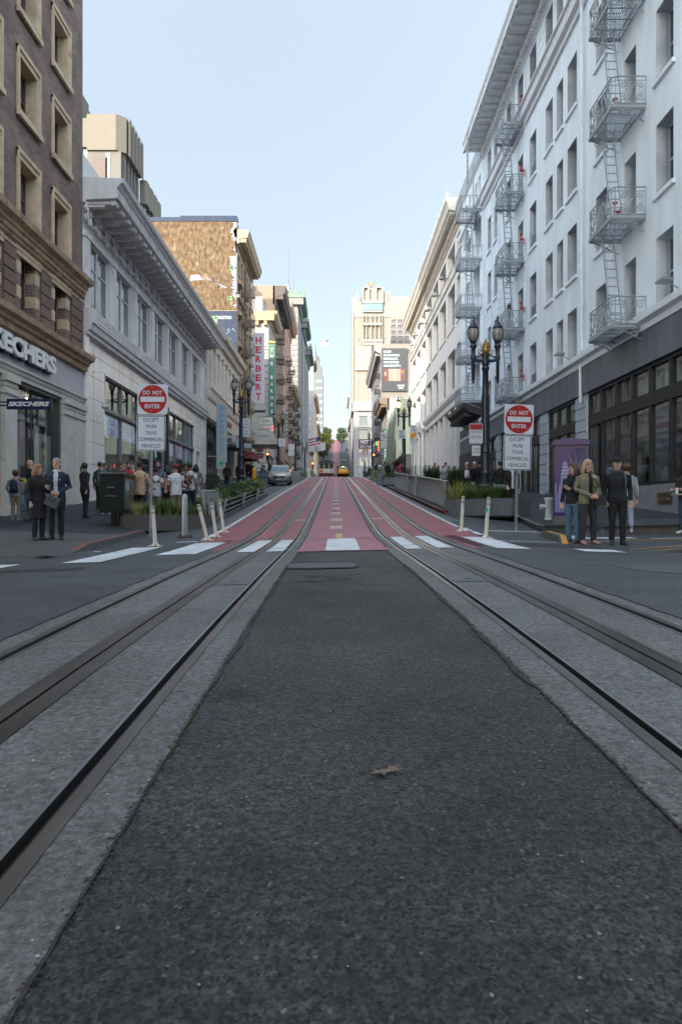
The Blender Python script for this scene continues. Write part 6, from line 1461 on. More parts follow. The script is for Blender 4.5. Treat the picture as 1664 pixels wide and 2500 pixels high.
d3 = copy_tree(d1); d3['label'] = "small far do not enter sign beyond the red lane, right of the yellow taxi"; d3.location = (4.3, 106, G(4.3, 106) + .3); d3.rotation_euler = (0, 0, 0)
def post_sign(name, label, x, y, zlow, w_, h, panels, pole=True, cat="road sign", zb=None, px=0):
    """panels: list of (dz, w, h, material, [(text, dz, h, w, mat)])"""
    zb_ = SW(x, y) if zb is None else zb
    t = thing(name, label, cat, (x, y, zb_))
    if pole: mb = MB(); mb.tube([(px, .04, 0), (px, .04, zlow + .2 + sum(p[2] for p in panels))], .03, 6); mb.build("post", [M['galv']], t)
    for dz, pw, ph, m_, txt in panels:
        mb = MB(); mb.prism(at(rrect(pw, ph, .03), 0, zlow + dz + ph / 2), -.01, .01, axis='y'); o = mb.build("panel", [m_], t)
        for tx_, tz_, th, tw, tm in txt: lettering(tx_, th, tm, o, (0, -.014, zlow + dz + tz_), w=tw, bold=.0, ext=.001)
    return t
SWh, SB, SR = M['signwhite'], M['signblack'], M['signred']
s = post_sign("speed_limit_sign", "white speed limit 20 sign on the amber-lit right lamp post", 6.0, 61.6, 3.9, .61, .76, [(0, .62, .8, SWh, [("SPEED", .58, .13, .46, SB), ("LIMIT", .40, .12, .38, SB), ("20", .08, .26, .42, SB)])], pole=False)
s = post_sign("parking_sign", "stack of small parking signs with an amber panel on a grey post", 6.85, 60.5, 3.3, .5, 2, [(0, .5, .52, SWh, [("TOW", .3, .1, .3, SR)]), (.58, .5, .5, mat("amber_panel", (.6, .3, .04), .4, var=0), [("TAXI", .2, .1, .3, SB)]), (1.12, .5, .62, SWh, [("NO\nSTOP", .1, .4, .35, SR)])], px=0)
s = post_sign("no_stopping_sign", "no stopping any time sign fixed left of the near right lamp post", 5.85, 27.8, 2.5, .5, .9, [(0, .55, .82, SWh, [("NO STOPPING", .42, .09, .46, SR), ("ANY TIME", .22, .1, .42, SR)]), (-.5, .34, .42, SWh, [("TOW\nAWAY", .1, .22, .24, SR)])], pole=False)
mb = MB(); mb.prism(at(rrect(.5, .22, .02), 0, 2.5 + .68), -.016, -.012, axis='y'); mb.build("red_header", [SR], s)
s.location.x = 5.72
s = post_sign("no_left_turn_sign", "no left turn sign above a blank grey panel on a thin post, right pavement", 4.95, 70, 3.2, .6, .76, [(.86, .62, .78, SWh, []), (0, .62, .8, mat("blank_grey_panel", (.40, .40, .38), .4, var=.05), [])])
mb = MB(); o_, i_ = circ(.27, 24), circ(.22, 24)
for a, b_, c, d in zip(o_, o_[1:] + o_[:1], i_[1:] + i_[:1], i_): mb.prism(at([a, b_, c, d], 0, 3.2 + 1.25), -.016, -.012, axis='y')
mb.prism(at([(-.2, .16), (-.16, .2), (.2, -.16), (.16, -.2)], 0, 4.45), -.018, -.0165, axis='y'); mb.build("red_ring", [SR], s)
mb = MB(); mb.prism(at([(.03, -.15), (.09, -.15), (.09, .06), (-.04, .06), (-.04, .12), (-.16, .03), (-.04, -.06), (-.04, 0), (.03, 0)], 0, 4.45), -.014, -.0125, axis='y'); mb.build("turn_arrow", [SB], s)
s = post_sign("blank_sign", "pair of unpainted grey sign backs on a thin post on the left pavement", -4.55, 70, 2.4, .66, 1.2, [(.0, .62, .58, mat("bare_aluminium", (.40, .42, .44), .35, metal=.5, var=.05), []), (.6, .62, .62, MATS["bare_aluminium"], [])])
s = post_sign("parking_sign", "parking sign pair fixed to the left lamp post near the pharmacy", -6.1, 46.7, 3.5, .5, 1, [(0, .5, .6, SWh, [("NO\nPARK", .1, .36, .35, SB)]), (.66, .5, .6, SWh, [("TOW\nAWAY", .1, .36, .35, SR)])], pole=False)
s = post_sign("parking_sign", "parking sign on the left lamp post before the white hotel marquee", -6.2, 78.5, 3.6, .5, 1, [(0, .8, .9, SWh, [("NO\nSTOP", .2, .5, .5, SR)])], pole=False)
# shop signs hanging out on the left
def hang_sign(label, x, y, z, w_, h, bm, txt=None, tm=None, th=.2, tw=None, vertical=False, frame=None, name="shop_sign"):
    t = thing(name, label, "sign", (x, y, z)); mb = MB(); mb.prism(at(rrect(w_, h, min(w_, h) * .06), 0, h / 2), -.08, .08, axis='y'); mb.box(-w_ / 2 - 1.0, -w_ / 2, -.02, .02, h * .7, h * .7 + .05) if x < 0 else mb.box(w_ / 2, w_ / 2 + 1.0, -.02, .02, h * .7, h * .7 + .05)
    mb.build("sign_board", [bm], t)
    if txt and vertical:
        n_ = len(txt); st = h * .92 / n_
        for k, ch in enumerate(txt):
            if ch != ' ': lettering(ch, min(th, st * .72), tm, t, (0, -.095, h * .96 - st * (k + 1) + st * .15), w=tw, bold=.03, ext=.006)
    elif txt: lettering(txt, th, tm, t, (0, -.095, h / 2 - th / 2), w=tw, bold=.02, ext=.006)
    return t
hang_sign("tall pale vertical sign with big red letters on the white hotel", pt(629, 985, 88)[0], 88.4, pt(629, 985, 88)[1], 1.45, 9.2, mat("pale_lilac_sign", (.50, .50, .58), .4, var=.04), "HERBERT", mat("herbert_red", (.45, .01, .03), .4, var=0), .95, .72, True)
hang_sign("tall dark green vertical sign with white letters under a yellow top", pt(662, 1010, 106)[0], 106.3, pt(662, 1018, 106)[1], .95, 11.6, mat("dark_green_sign", (.02, .12, .085), .4, var=.04), "THE BARNES", M['signwhite'], .55, .42, True)
t = thing("yellow_finial", "small yellow cap above the green vertical sign", "sign cap", (pt(662, 1010, 106)[0], 106.3, pt(0, 836, 106)[1])); mb = MB(); mb.prism([(-.7, 0), (.7, 0), (.5, .15), (0, .3), (-.5, .15)], -.3, .3, axis='y'); mb.build("cap", [mat("yellow_cap", (.55, .33, .08), .5)], t)
hang_sign("narrow far green vertical sign on the left fronts", pt(699, 1060, 140)[0], 140, pt(0, 1066, 140)[1], .5, 5.6, MATS["dark_green_sign"], "BARNES", M['signwhite'], .5, .3, True)
hang_sign("small red sign with white letters above the left pavement", pt(631, 1110, 86)[0], 86.0, pt(0, 1119, 86)[1], 1.1, .66, mat("herbert_board", (.32, .01, .025), .4, var=.03), "HERBERT", M['signwhite'], .17, .85)
hang_sign("small white sign with thin black letters hanging over the left pavement", pt(604, 1090, 62)[0], 62, pt(0, 1092, 62)[1], .62, .32, M['signwhite'], "JINS", SB, .15, .46)
hang_sign("pale sign board with a red swirl beside the left lamp post", pt(577, 1070, 58)[0], 58.5, pt(0, 1077, 58)[1], 1.0, .6, mat("dull_white_board", (.35, .37, .4), .5), "7", mat("seven_red", (.3, .02, .06), .4, var=0), .36, .3)
hang_sign("blue and white notice board low on the left column of the arcade", pt(580, 1085, 50)[0], 50.5, pt(0, 1092, 50)[1], .35, .5, mat("notice_blue_white", (.3, .36, .45), .5, var=.3, scale=30))
hang_sign("cream cafe sign with a dark round emblem on the white hotel", pt(647, 1030, 95)[0], 95, pt(0, 1036, 95)[1], 1.9, 1.0, mat("cream_sign", (.55, .54, .48), .5), "Cafe", SB, .22, .9)
hang_sign("small black sign bracket beneath the tall red lettered sign", pt(633, 1003, 86)[0], 86.4, pt(0, 1006, 86)[1], 1.3, .32, M['black'])
hang_sign("little pink and red sign on the left wall near the cafe sign", pt(664, 1050, 90)[0], 90, pt(0, 1052, 90)[1], .4, .7, mat("pink_sign", (.6, .2, .2), .4, emit=.3), "B", SR, .4, .2)
# right side blade signs
hang_sign("teal vertical sign reading WINE SHOP on the green finned building", pt(938.5, 0, 112)[0], 112, pt(0, 1120, 112)[1], .5, 4.9, mat("teal_sign", (.01, .09, .09), .4), "WINE SHOP", M['signwhite'], .3, .25, True)
hang_sign("shorter teal vertical sign reading COCKTAIL beside the wine sign", pt(933, 0, 114)[0], 114.4, pt(0, 1120, 114)[1], .4, 4.3, MATS["teal_sign"], "COCKTAIL", M['signwhite'], .25, .2, True)
hang_sign("glowing orange neon vertical sign over the right pavement", pt(922.5, 0, 125)[0], 125, pt(0, 1103, 125)[1], .35, 2.1, mat("neon_back", (.08, .01, .01), .5), "HOSTELS", mat("neon_orange", (1, .12, .04), .5, var=0, emit=1.8), .25, .2, True)
hang_sign("green and white shop sign beside the maroon hotel banner", pt(916, 0, 140)[0], 140, pt(0, 1088, 140)[1], .7, .9, mat("green_shop", (.06, .25, .08), .4), "BAR", M['signwhite'], .25, .45)
# awnings and marquees on the left
def slab(name, label, cat, x0, x1, y0, y1, z0, z1, m_, extra=None):
    t = thing(name, label, cat, ((x0 + x1) / 2, y0, z0)); hx = (x1 - x0) / 2
    mb = MB(); mb.prism([(0, 0), (0, z1 - z0), (y1 - y0, z1 - z0 + .25), (y1 - y0, .05)], -hx, hx, axis='x'); mb.build("canopy", [m_], t)
    mb = MB(); mb.box(-hx - .03, hx + .03, -.06, 0, 0, (z1 - z0) * .35); mb.build("fascia", [M['black']], t); return t
x0, z0 = pt(619, 1112, 84); x1, z1 = pt(677, 1070, 84)
slab("marquee", "white hotel marquee with a dark front edge over the left pavement", "marquee", -10.4, x1, 84, 87, z0 + 1.0, z1, mat("marquee_white", (.45, .43, .40), .5, var=.2, scale=2))
slab("awning", "dark grey awning under the fire escape on the left", "awning", -10.4, -8.8, 62, 66, pt(0, 1060, 62)[1] - 1.2, pt(0, 1060, 62)[1] - .6, mat("awning_grey", (.08, .08, .085), .7))
slab("awning", "dark red awning over the restaurant before the hotel", "awning", -10.4, -8.9, 73, 79, pt(0, 1120, 74)[1], pt(0, 1105, 74)[1], mat("awning_red", (.14, .015, .02), .7))
# hanging flower basket
def basket(label, x, y, z, s_=1):
    t = thing("hanging_flower_basket", label, "flower basket", (x, y, z)); mb = MB(); mb.lathe([(.05, -.3), (.3, -.05), (.35, 0)], n=8); mb.build("basket", [mat("basket_brown", (.06, .04, .02), .9)], t)
    mb = MB(); r_ = random.Random(int(x * 10))
    for k in range(120): 
        p = Vector((r_.gauss(0, 1), r_.gauss(0, 1), r_.gauss(0, 1))).normalized() * .42; p.z = abs(p.z) * .8 - .15; q = r_.uniform(.04, .08)
        mb.M = Matrix.Translation(p) @ Matrix.Rotation(r_.uniform(0, 6), 4, (1, .3, .5)); mb.quad((-q, -q, 0), (q, -q, 0), (q, q, .02), (-q, q, 0), 0 if r_.random() < .6 else 1)
    mb.build("blossoms", [mat("pink_blossom", (.35, .05, .1), .8, var=.4, scale=20), mat("basket_leaf", (.04, .08, .02), .8)], t)
basket("pink flower basket above the small red sign", pt(632, 1095, 80)[0], 80, pt(0, 1099, 80)[1]); basket("pink flower basket by the dark red awning", pt(607, 1115, 70)[0], 70, pt(0, 1117, 70)[1])
# ---- traffic signals
def signal(label, x, y, z, col, post=True, zb=None):
    t = thing("traffic_light", label, "traffic light", (x, y, SW(x, y) if zb is None else zb)); zz = z - t.location.z
    mb = MB(); mb.tube([(0, .2, 0), (0, .2, zz + .9)], .06, 6); mb.build("post", [M['black']], t)
    mb = MB(); mb.box(-.17, .17, -.1, .15, zz - .15, zz + 1.0)
    for k in range(3): mb.box(-.14, .14, -.3, -.1, zz + .25 + .33 * k, zz + .28 + .33 * k)
    mb.build("housing", [M['black']], t)
    for k, (cn, c) in enumerate((("green_lens", (.0, .9, .45)), ("amber_lens", (1, .5, 0)), ("red_lens", (1, .10, .02)))):
        mb = MB(); mb.prism(circ(.12, 12, (0, zz + .1 + .33 * k)), -.115, -.1, axis='y'); mb.build(cn, [mat("lens_" + cn + "_on", c, .4, var=0, emit=6) if cn.startswith(col) else mat("lens_" + cn + "_off", tuple(.06 * v for v in c), .3, var=0)], t)
    return t
signal("traffic light showing red on the left pavement, beside the small red hotel sign", -9.0 + .5, 88.6, pt(0, 1122, 88)[1], "red"); 
bpy.data.objects["traffic_light"].location.x = pt(652, 0, 88.6)[0]
signal("traffic light showing red beyond the cable car on the left", pt(762, 0, 118)[0], 118, pt(0, 1142, 118)[1], "red")
signal("traffic light showing red on the right beside the neon sign", pt(911, 0, 118)[0], 118, pt(0, 1121, 118)[1], "red")
# ---- flags on the grey hotel
def flag(label, x, y, z, cols, s_=1.0):
    t = thing("flag", label, "flag", (x, y, z)); mb = MB(); mb.tube([(-3 * s_, 0, -1.0 * s_), (2.4 * s_, 0, .5 * s_)], .06 * s_, 5); mb.build("pole", [M['galv']], t)
    mb = MB(); n_ = 8
    for i in range(n_):
        for j in range(6):
            f = lambda u, v: (2.2 * s_ - (2.6 * u) * s_, .15 * math.sin(u * 7 + v), (.45 - 2.0 * v - .7 * u * (1 - v * .3) * .5) * s_ - .7 * u * s_ * .5)
            mb.quad(f(i / n_, j / 6), f((i + 1) / n_, j / 6), f((i + 1) / n_, (j + 1) / 6), f(i / n_, (j + 1) / 6), (2 if (i < 3 and j < 3 and len(cols) > 2) else j % 2))
    mb.build("cloth", [mat("flag_" + str(k) + label[:5], c, .8, var=.1) for k, c in enumerate(cols)], t)
flag("striped flag with a blue canton hanging from a pole on the grey hotel", pt(757, 0, 200)[0], 200, pt(0, 1070, 200)[1], [(.3, .05, .06), (.5, .5, .5), (.03, .05, .15)], 1.3)
flag("white flag hanging from an angled pole on the grey hotel", pt(770, 0, 205)[0], 205, pt(0, 1082, 205)[1], [(.5, .5, .52), (.48, .48, .52)], 1.3)
flag("small flag flying on the roof by the pale tower", pt(786, 0, 380)[0], 380, pt(0, 832, 380)[1], [(.3, .08, .08), (.5, .5, .55), (.05, .08, .2)], 1.5)
# ---- white delineator posts
def delineator(label, x, y, h, tx_=0, ty_=0):
    t = thing("delineator_post", label, "delineator", (x, y, G(x, y) + .005), group="white plastic delineator posts"); 
    mb = MB(); mb.tube([(0, 0, .03), (0, 0, h)], [.043, .04], 10); o = mb.build("post", [M['dpost']], t); o.rotation_euler = (ty_, tx_, 0)
    mb = MB(); mb.tube([(0, 0, h * .92), (0, 0, h * .985)], .0445, 10); mb.build("reflective_band", [mat("band_grey", (.24, .22, .2), .5, var=.3, scale=30)], o); mb = MB(); mb.tube([(0, 0, h * .80), (0, 0, h * .86)], .0445, 10); q = mb.build("reflective_band", [mat("band_grey", (.24, .22, .2), .5, var=.3, scale=30)], o)
    mb = MB(); mb.lathe([(.10, 0), (.10, .02), (.06, .05), (.045, .08)], n=8); mb.box(-.14, .14, -.09, .09, 0, .015); mb.build("base", [M['dpost']], t)
    return t
delineator("dirty white delineator beside the left crosswalk stripe, before the road sign", -3.78, 14.3, .85, R(-4))
delineator("strongly leaning bare delineator left of the other two by the planter", -2.97, 15.8, .86, R(-14))
delineator("middle of three delineators by the left planter, slightly leaning", -2.94, 16.8, .86, R(-8))
delineator("delineator closest to the red lane by the leaning metal rack", -2.98, 18.2, .88, R(-8))
delineator("delineator in front of the right grass planter", 3.13, 17.0, .88, R(3))
delineator("delineator nearest the right sign post with a turquoise sticker", 3.28, 14.9, .90, R(4))
mb = MB(); mb.box(-.03, .03, -.046, -.043, .56, .66); mb.build("sticker", [mat("turquoise_sticker", (.02, .3, .32), .4, var=.3, scale=60)], bpy.data.objects["delineator_post.005"])
delineator("lone far delineator before the right hedge planter", 4.25, 48.6, 1.25)
delineator("small far yellowish delineator at the crest on the left", pt(745, 0, 84)[0], 84, 1.1)
# ---- steel bollard, yellow standpipe
t = thing("steel_bollard", "round steel bollard on a bolted base before the left grass planter", "bollard", (-3.76, 17.0, G(-3.76, 17)))
mb = MB(); mb.lathe([(.075, .04), (.075, 1.02), (.06, 1.07), (.03, 1.09), (0, 1.095)], n=14); autosmooth(mb.build("post", [M['galv']], t)); mb = MB(); mb.lathe([(.19, 0), (.19, .03), (.085, .045)], n=12)
for k in range(5): mb.tube([(.15 * math.cos(k * 1.26), .15 * math.sin(k * 1.26), .03), (.15 * math.cos(k * 1.26), .15 * math.sin(k * 1.26), .07)], .02, 6)
mb.build("base_plate", [mat("rusty_base", (.05, .035, .03), .8, var=.3)], t)
t = thing("yellow_bollard", "bright yellow bollard on the left pavement in front of the parked car", "bollard", (pt(619, 0, 58)[0], 58, SW(-7, 58)))
mb = MB(); mb.lathe([(.17, 0), (.16, .95), (.19, .97), (.19, 1.03), (.16, 1.05), (.15, 1.2), (.08, 1.28), (0, 1.3)], n=12); autosmooth(mb.build("post", [mat("yellow_enamel", (.62, .33, .01), .4, var=.08)], t))
# ---- newspaper box
t = thing("newspaper_box", "dark green newspaper vending box on two posts with a side poster", "newspaper box", (-6.15, 19.0, SW(-6.15, 19) - .06), R(4))
mb = MB(); mb.box(-.42, .24, 0, 1.3, .45, 1.5); mb.prism([(-.05, 1.5), (-.05, 1.54), (.3, 1.60), (.65, 1.56), (1.0, 1.60), (1.35, 1.56), (1.35, 1.5)], -.46, .28, axis='x'); mb.build("cabinet", [mat("dark_green_enamel", (.003, .006, .005), .35, var=.3, spec=.5)], t)
mb = MB(); mb.box(-.40, .22, -.012, 0, .98, 1.44); mb.box(-.40, .22, -.012, 0, .50, .95); mb.build("door", [mat("green_door", (.004, .008, .007), .3, var=.3)], t)
mb = MB(); mb.tube([(-.2, -.04, 1.16), (.0, -.045, 1.16)], .012, 5); mb.tube([(-.24, -.04, .92), (.06, -.045, .92)], .010, 5); mb.build("handle", [M['galv']], t)
for y in (.25, 1.05): mb = MB(); mb.box(-.16, -.02, y - .07, y + .07, 0, .46); mb.lathe([(.2, 0), (.18, .03), (.1, .04)], (-.09, y), 10); mb.build("leg", [MATS["dark_green_enamel"]], t)
mb = MB(); mb.box(.24, .26, .1, 1.2, .55, 1.42, 0); mb.box(.26, .264, .6, 1.05, .58, 1.3, 1); mb.box(.26, .264, .2, .5, .6, .95, 1); mb.box(.26, .264, .15, .55, 1.1, 1.35, 2); mb.ell((.262, .82, 1.2), (.004, .12, .14), 8, 3)
mb.build("side_poster", [mat("poster_teal", (.08, .14, .15), .3, var=.4, scale=3, spec=.8), mat("poster_brown", (.18, .11, .08), .4, var=.5, scale=6), mat("poster_text", (.25, .35, .38), .4, var=.6, scale=20), mat("poster_dark_hair", (.03, .02, .02), .4)], t)
# ---- litter bin
t = thing("litter_bin", "black slatted litter bin on the left pavement beyond the shoppers", "litter bin", (-5.85, 32.6, SW(-5.85, 32.6)))
mb = MB(); mb.box(-.3, .3, -.3, .3, .88, 1.1); mb.prism([(-.33, 1.1), (.33, 1.1), (.2, 1.24), (-.2, 1.24)], -.33, .33, axis='y'); mb.build("lid", [mat("green_black_lid", (.01, .018, .014), .4)], t)
mb = MB(); mb.box(-.27, .27, -.27, .27, .06, .86)
for k in range(9):
    x = -.28 + .07 * k
    for y in (-.3, .28): mb.box(x - .012, x + .012, y, y + .02, .05, .86); mb.box(y, y + .02, x - .012, x + .012, .05, .86)
mb.build("basket", [M['black']], t); mb = MB()
for x in (-.29, .29):
    for y in (-.29, .29): mb.box(x - .02, x + .02, y - .02, y + .02, 0, .92)
mb.build("frame", [M['black']], t)
# ---- utility cabinet, hydrant
PV = mat("mural_violet", (.045, .018, .115), .35, var=.15, scale=1.5); PP = mat("mural_lilac", (.24, .25, .44), .4, var=.2, scale=3); PD = mat("mural_indigo", (.012, .010, .07), .4, var=.1)
cx, cz = pt(1382, 0, 18.4)[0], G(6.2, 18.4) + .06
t = thing("utility_cabinet", "tall purple utility cabinet painted with white towers, behind the standing women", "utility cabinet", (cx + .05, 18.2, cz), R(-14))
mb = MB(); mb.box(-.45, .45, -.02, .72, 0, .32); mb.build("plinth", [A_kerb], t)
mb = MB(); mb.box(-.42, .42, 0, .7, .32, 2.22); mb.prism([(-.47, 2.22), (.47, 2.22), (.45, 2.36), (-.2, 2.40), (-.47, 2.32)], -.06, .76, axis='y'); mb.build("cabinet", [PV], t)
mb = MB(); y = -.004
rr = random.Random(2)
for k in range(17):      # dripping stripes at the bottom
    x = -.41 + .049 * k; mb.prism([(x, .42), (x + .028, .42), (x + .03, .95 + rr.uniform(0, .3)), (x + .0, .9 + rr.uniform(0, .25))], y, y + .003, 0, axis='y')
mb.prism([(-.28, .8), (-.02, .8), (-.04, 1.2), (-.06, 1.55), (-.12, 1.76), (-.17, 1.80), (-.22, 1.7), (-.26, 1.4)], y - .002, y, 0, axis='y')
mb.prism([(.0, .8), (.22, .8), (.23, 1.3), (.20, 1.56), (.04, 1.56), (0, 1.3)], y - .003, y, 0, axis='y'); mb.prism([(.28, .7), (.42, .7), (.42, 1.66), (.34, 1.68), (.29, 1.4)], y - .003, y, 0, axis='y')
for a in (.5, .85, 1.15, 1.6, 2.0): mb.prism([(.12, 1.5), (.15, 1.52), (.12 + .62 * math.cos(a) * .8, 1.5 + .55 * math.sin(a))], y - .001, y + .001, 0, axis='y')
mb.prism([(.18 + .2 * math.cos(q), 1.88 + .22 * math.sin(q)) for q in [k * .35 for k in range(18)]], y - .0005, y + .001, 1, axis='y')
for k in range(9): mb.prism([(-.25 + .0, .95 + .09 * k), (-.08, .95 + .09 * k), (-.08, .965 + .09 * k), (-.25, .965 + .09 * k)], y - .004, y - .002, 1, axis='y')
mb.build("painted_mural", [PP, PD], t)
mb = MB(); mb.box(-.36, -.33, -.012, 0, 1.55, 1.9); mb.tube([(.1, -.03, 2.12), (.2, -.04, 2.08), (.3, -.03, 2.12)], .01, 5); mb.build("handle", [PD], t)
hx = pt(1330, 0, 20.2)[0]
t = thing("fire_hydrant", "white fire hydrant with a dark cap, half hidden left of the purple cabinet", "fire hydrant", (hx + .12, 20.2, SW(hx, 20.2) - .05))
mb = MB(); mb.lathe([(.17, 0), (.17, .05), (.13, .08), (.13, .6), (.16, .64), (.16, .68), (.13, .7)], n=12); mb.tube([(0, 0, .42), (-.24, -.02, .42)], .07, 8); mb.tube([(-.24, -.02, .42), (-.28, -.02, .42)], .09, 8); mb.tube([(0, 0, .42), (.2, 0, .42)], .06, 8)
autosmooth(mb.build("body", [mat("hydrant_white", (.50, .52, .54), .4, var=.1)], t)); mb = MB(); mb.lathe([(.14, .70), (.13, .78), (.08, .84), (.03, .86), (.03, .9), (0, .9)], n=12); autosmooth(mb.build("cap", [M['black']], t))
# ---- planters
def blades(mb, c, n_, h, spread, w_=.012, m=0, seed=1, droop=.5):
    r_ = random.Random(seed)
    for k in range(n_):
        a = r_.uniform(0, 6.28); hh = h * r_.uniform(.55, 1.1); sp = spread * r_.uniform(.2, 1.0); q = r_.uniform(0, .4) * spread
        bx, by = c[0] + q * math.cos(a), c[1] + q * math.sin(a); px_, py_ = -math.sin(a) * w_ * .5, math.cos(a) * w_ * .5; prev = None
        for i in range(4):
            t_ = i / 3; x = bx + sp * math.cos(a) * t_ ** 1.4; y = by + sp * math.sin(a) * t_ ** 1.4; z = c[2] + hh * (t_ - droop * t_ ** 3 * .55); f = 1 - t_ * .85
            cur = ((x + px_ * f, y + py_ * f, z), (x - px_ * f, y - py_ * f, z))
            if prev: mb.quad(prev[0], prev[1], cur[1], cur[0], m)
            prev = cur
GRS = [mat("grass_green", (.09, .15, .035), .7, var=.35, scale=14), mat("grass_pale", (.22, .22, .09), .7, var=.3, scale=14), mat("dark_leaf", (.03, .065, .02), .6, var=.35, scale=10), mat("yellow_leaf", (.17, .19, .04), .7, var=.3, scale=12)]
def tuft(label, x, y, z, h, sp, n_, m=0, w_=.014, name="grass_tuft", cat="plant", group="planter grasses", droop=.5):
    mb = MB(); blades(mb, (0, 0, 0), n_, h, sp, w_, 0, int(abs(x * 97 + y * 31)), droop); o = mb.build(name, [GRS[m]], loc=(x, y, z)); return tag(o, label, cat, group)
def bush(label, x, y, z, rx, ry, rz_, n_, m=2, leaf=.05, name="shrub", group="shrubs in the planters"):
    mb = MB(); r_ = random.Random(int(abs(x * 97 + y * 31)))
    for k in range(n_):
        p = Vector((r_.gauss(0, 1), r_.gauss(0, 1), r_.gauss(0, 1))).normalized() * r_.uniform(.55, 1.0); p = Vector((p.x * rx, p.y * ry, abs(p.z) * rz_)); q = leaf * r_.uniform(.6, 1.3)
        mb.M = Matrix.Translation(p) @ Matrix.Rotation(r_.uniform(0, 6.28), 4, Vector((r_.gauss(0, 1), r_.gauss(0, 1), r_.gauss(0, 1))).normalized()); mb.quad((-q, -q * .4, 0), (0, -q * .5, 0), (q, 0, 0), (0, q * .5, 0), 0)
    mb.M = None; o = mb.build(name, [GRS[m]], loc=(x, y, z)); return tag(o, label, "plant", group)
def planter_poly(name, label, pts, z, h, m_, cat="planter", rim=.04):
    t = thing(name, label, cat, (0, 0, 0)); c = (sum(p[0] for p in pts) / len(pts), sum(p[1] for p in pts) / len(pts)); t.location = (c[0], c[1], z); q = [(p[0] - c[0], p[1] - c[1]) for p in pts]; ins = [(p[0] * (1 - rim / max(.3, abs(p[0]))), p[1] * (1 - rim / max(.3, abs(p[1])))) for p in q]
    mb = MB(); n_ = len(q)
    for k in range(n_):
        a, b_, c2, d = q[k], q[(k + 1) % n_], ins[(k + 1) % n_], ins[k]
        A = [mb.P((p[0], p[1], zz)) for zz in (.06, h) for p in (a, b_, c2, d)]
        for f in ((0, 1, 5, 4), (2, 3, 7, 6), (4, 5, 6, 7), (0, 3, 2, 1)): mb.face([A[i] for i in f])
        m1 = ((a[0] + b_[0]) / 2, (a[1] + b_[1]) / 2)
    mb.build("box", [m_], t); mb = MB(); mb.poly([(p[0], p[1], h - .06) for p in ins]); mb.prism([(p[0] * .93, p[1] * .93) for p in q], 0, .08); mb.build("soil", [mat("dark_soil", (.02, .016, .012), .95, var=.3, scale=20)], t); return t
bm_ = mat("brown_grey_metal", (.075, .068, .066), .5, metal=.2, var=.15, scale=1.5, dirt=((.10, .09, .085), 4, .62), stretch=(.6, .6, 2))
zl = G(-5, 18.4) + .02
planter_poly("metal_planter", "long brown-grey metal planter with feathery grasses behind the left road sign", [(-5.32, 18.2), (-3.62, 20.25), (-4.55, 21.5), (-6.2, 19.4)], zl, .50, bm_)
for k, (u, v, h, sp, n_, m_, lb) in enumerate(((.10, .35, .55, .28, 260, 1, "pale feathery tuft at the left end"), (.27, .3, .62, .34, 420, 0, "rounded green tuft, second from the left end"), (.45, .3, .78, .34, 480, 0, "tallest upright green tuft"), (.60, .35, .6, .45, 160, 3, "broad bladed yellow-green clump"), (.74, .3, .55, .34, 300, 0, "low green tuft behind the bollard"), (.9, .35, .5, .4, 170, 0, "loose arching clump at the right end"), (.2, .75, .7, .4, 220, 1, "straw coloured tuft at the back"), (.62, .75, .75, .5, 200, 1, "back tuft with long stems"))):
    x = -5.32 + (-3.62 + 5.32) * u - .9 * v; y = 18.2 + 2.05 * u + 1.2 * v
    tuft(lb + " of the left metal planter", x, y, zl + .42, h, sp, n_, m_, .03 if m_ == 3 else .012)
zr = G(4.6, 22.5) + .02
planter_poly("metal_planter", "long grey metal planter with arching grasses behind the two right delineators", [(3.85, 24.2), (5.5, 21.2), (6.3, 22.0), (4.7, 25.0)], zr, .62, mat("blue_grey_metal", (.13, .15, .165), .45, metal=.3, var=.2, scale=2))
for u, v, h, sp, n_, m_, lb in ((.1, .4, .95, .85, 150, 3, "spiky flax clump at the left end"), (.34, .6, .8, .6, 170, 0, "short spiky clump, second from the left"), (.45, .4, .75, .62, 700, 0, "wide arching grass mound"), (.72, .4, .95, .72, 900, 0, "tallest arching grass mound"), (.93, .4, .2, .35, 80, 2, "low dark clump at the right end")):
    x = 3.85 + 1.65 * u + .8 * v; y = 24.2 - 3.0 * u + .8 * v
    tuft(lb + " of the right metal planter", x, y, zr + .52, h, sp, n_, m_, .035 if m_ == 3 or lb.startswith("short") else .014, droop=.9 if "mound" in lb else .3)
# left timber planter with rails
t = thing("rail_planter", "long low dark planter with metal rails and v-shaped brackets on the left", "planter", (-4.2, 22.5, G(-4.2, 22.5) + .13))
mb = MB(); dz = zc(37) - zc(22.5)
for k in range(3): 
    for x in (.38, -.5): mb.tube([(x, 0, .12 + .17 * k), (x, 14.5, .12 + .17 * k + dz)], .03, 4)
mb.build("rails", [M['black']], t)
mb = MB(); mb.prism([(0, .05), (0, .5), (14.5, .5 + dz), (14.5, .05 + dz)], -.48, .33, axis='x'); mb.build("box", [mat("dark_timber", (.03, .022, .016), .8, var=.3, scale=2, stretch=(1, .3, 3))], t)
for y in (.1, 4.9, 9.8):
    z = y * dz / 14.5; mb = MB(); mb.prism([(.42, z + 0), (.46, z), (.62, z + .6), (.55, z + .62)], y, y + .12, axis='y'); mb.prism([(.42, z), (.46, z), (.40, z + .6), (.34, z + .6)], y + .3, y + .4, axis='y'); mb.build("bracket", [M['galv']], t)
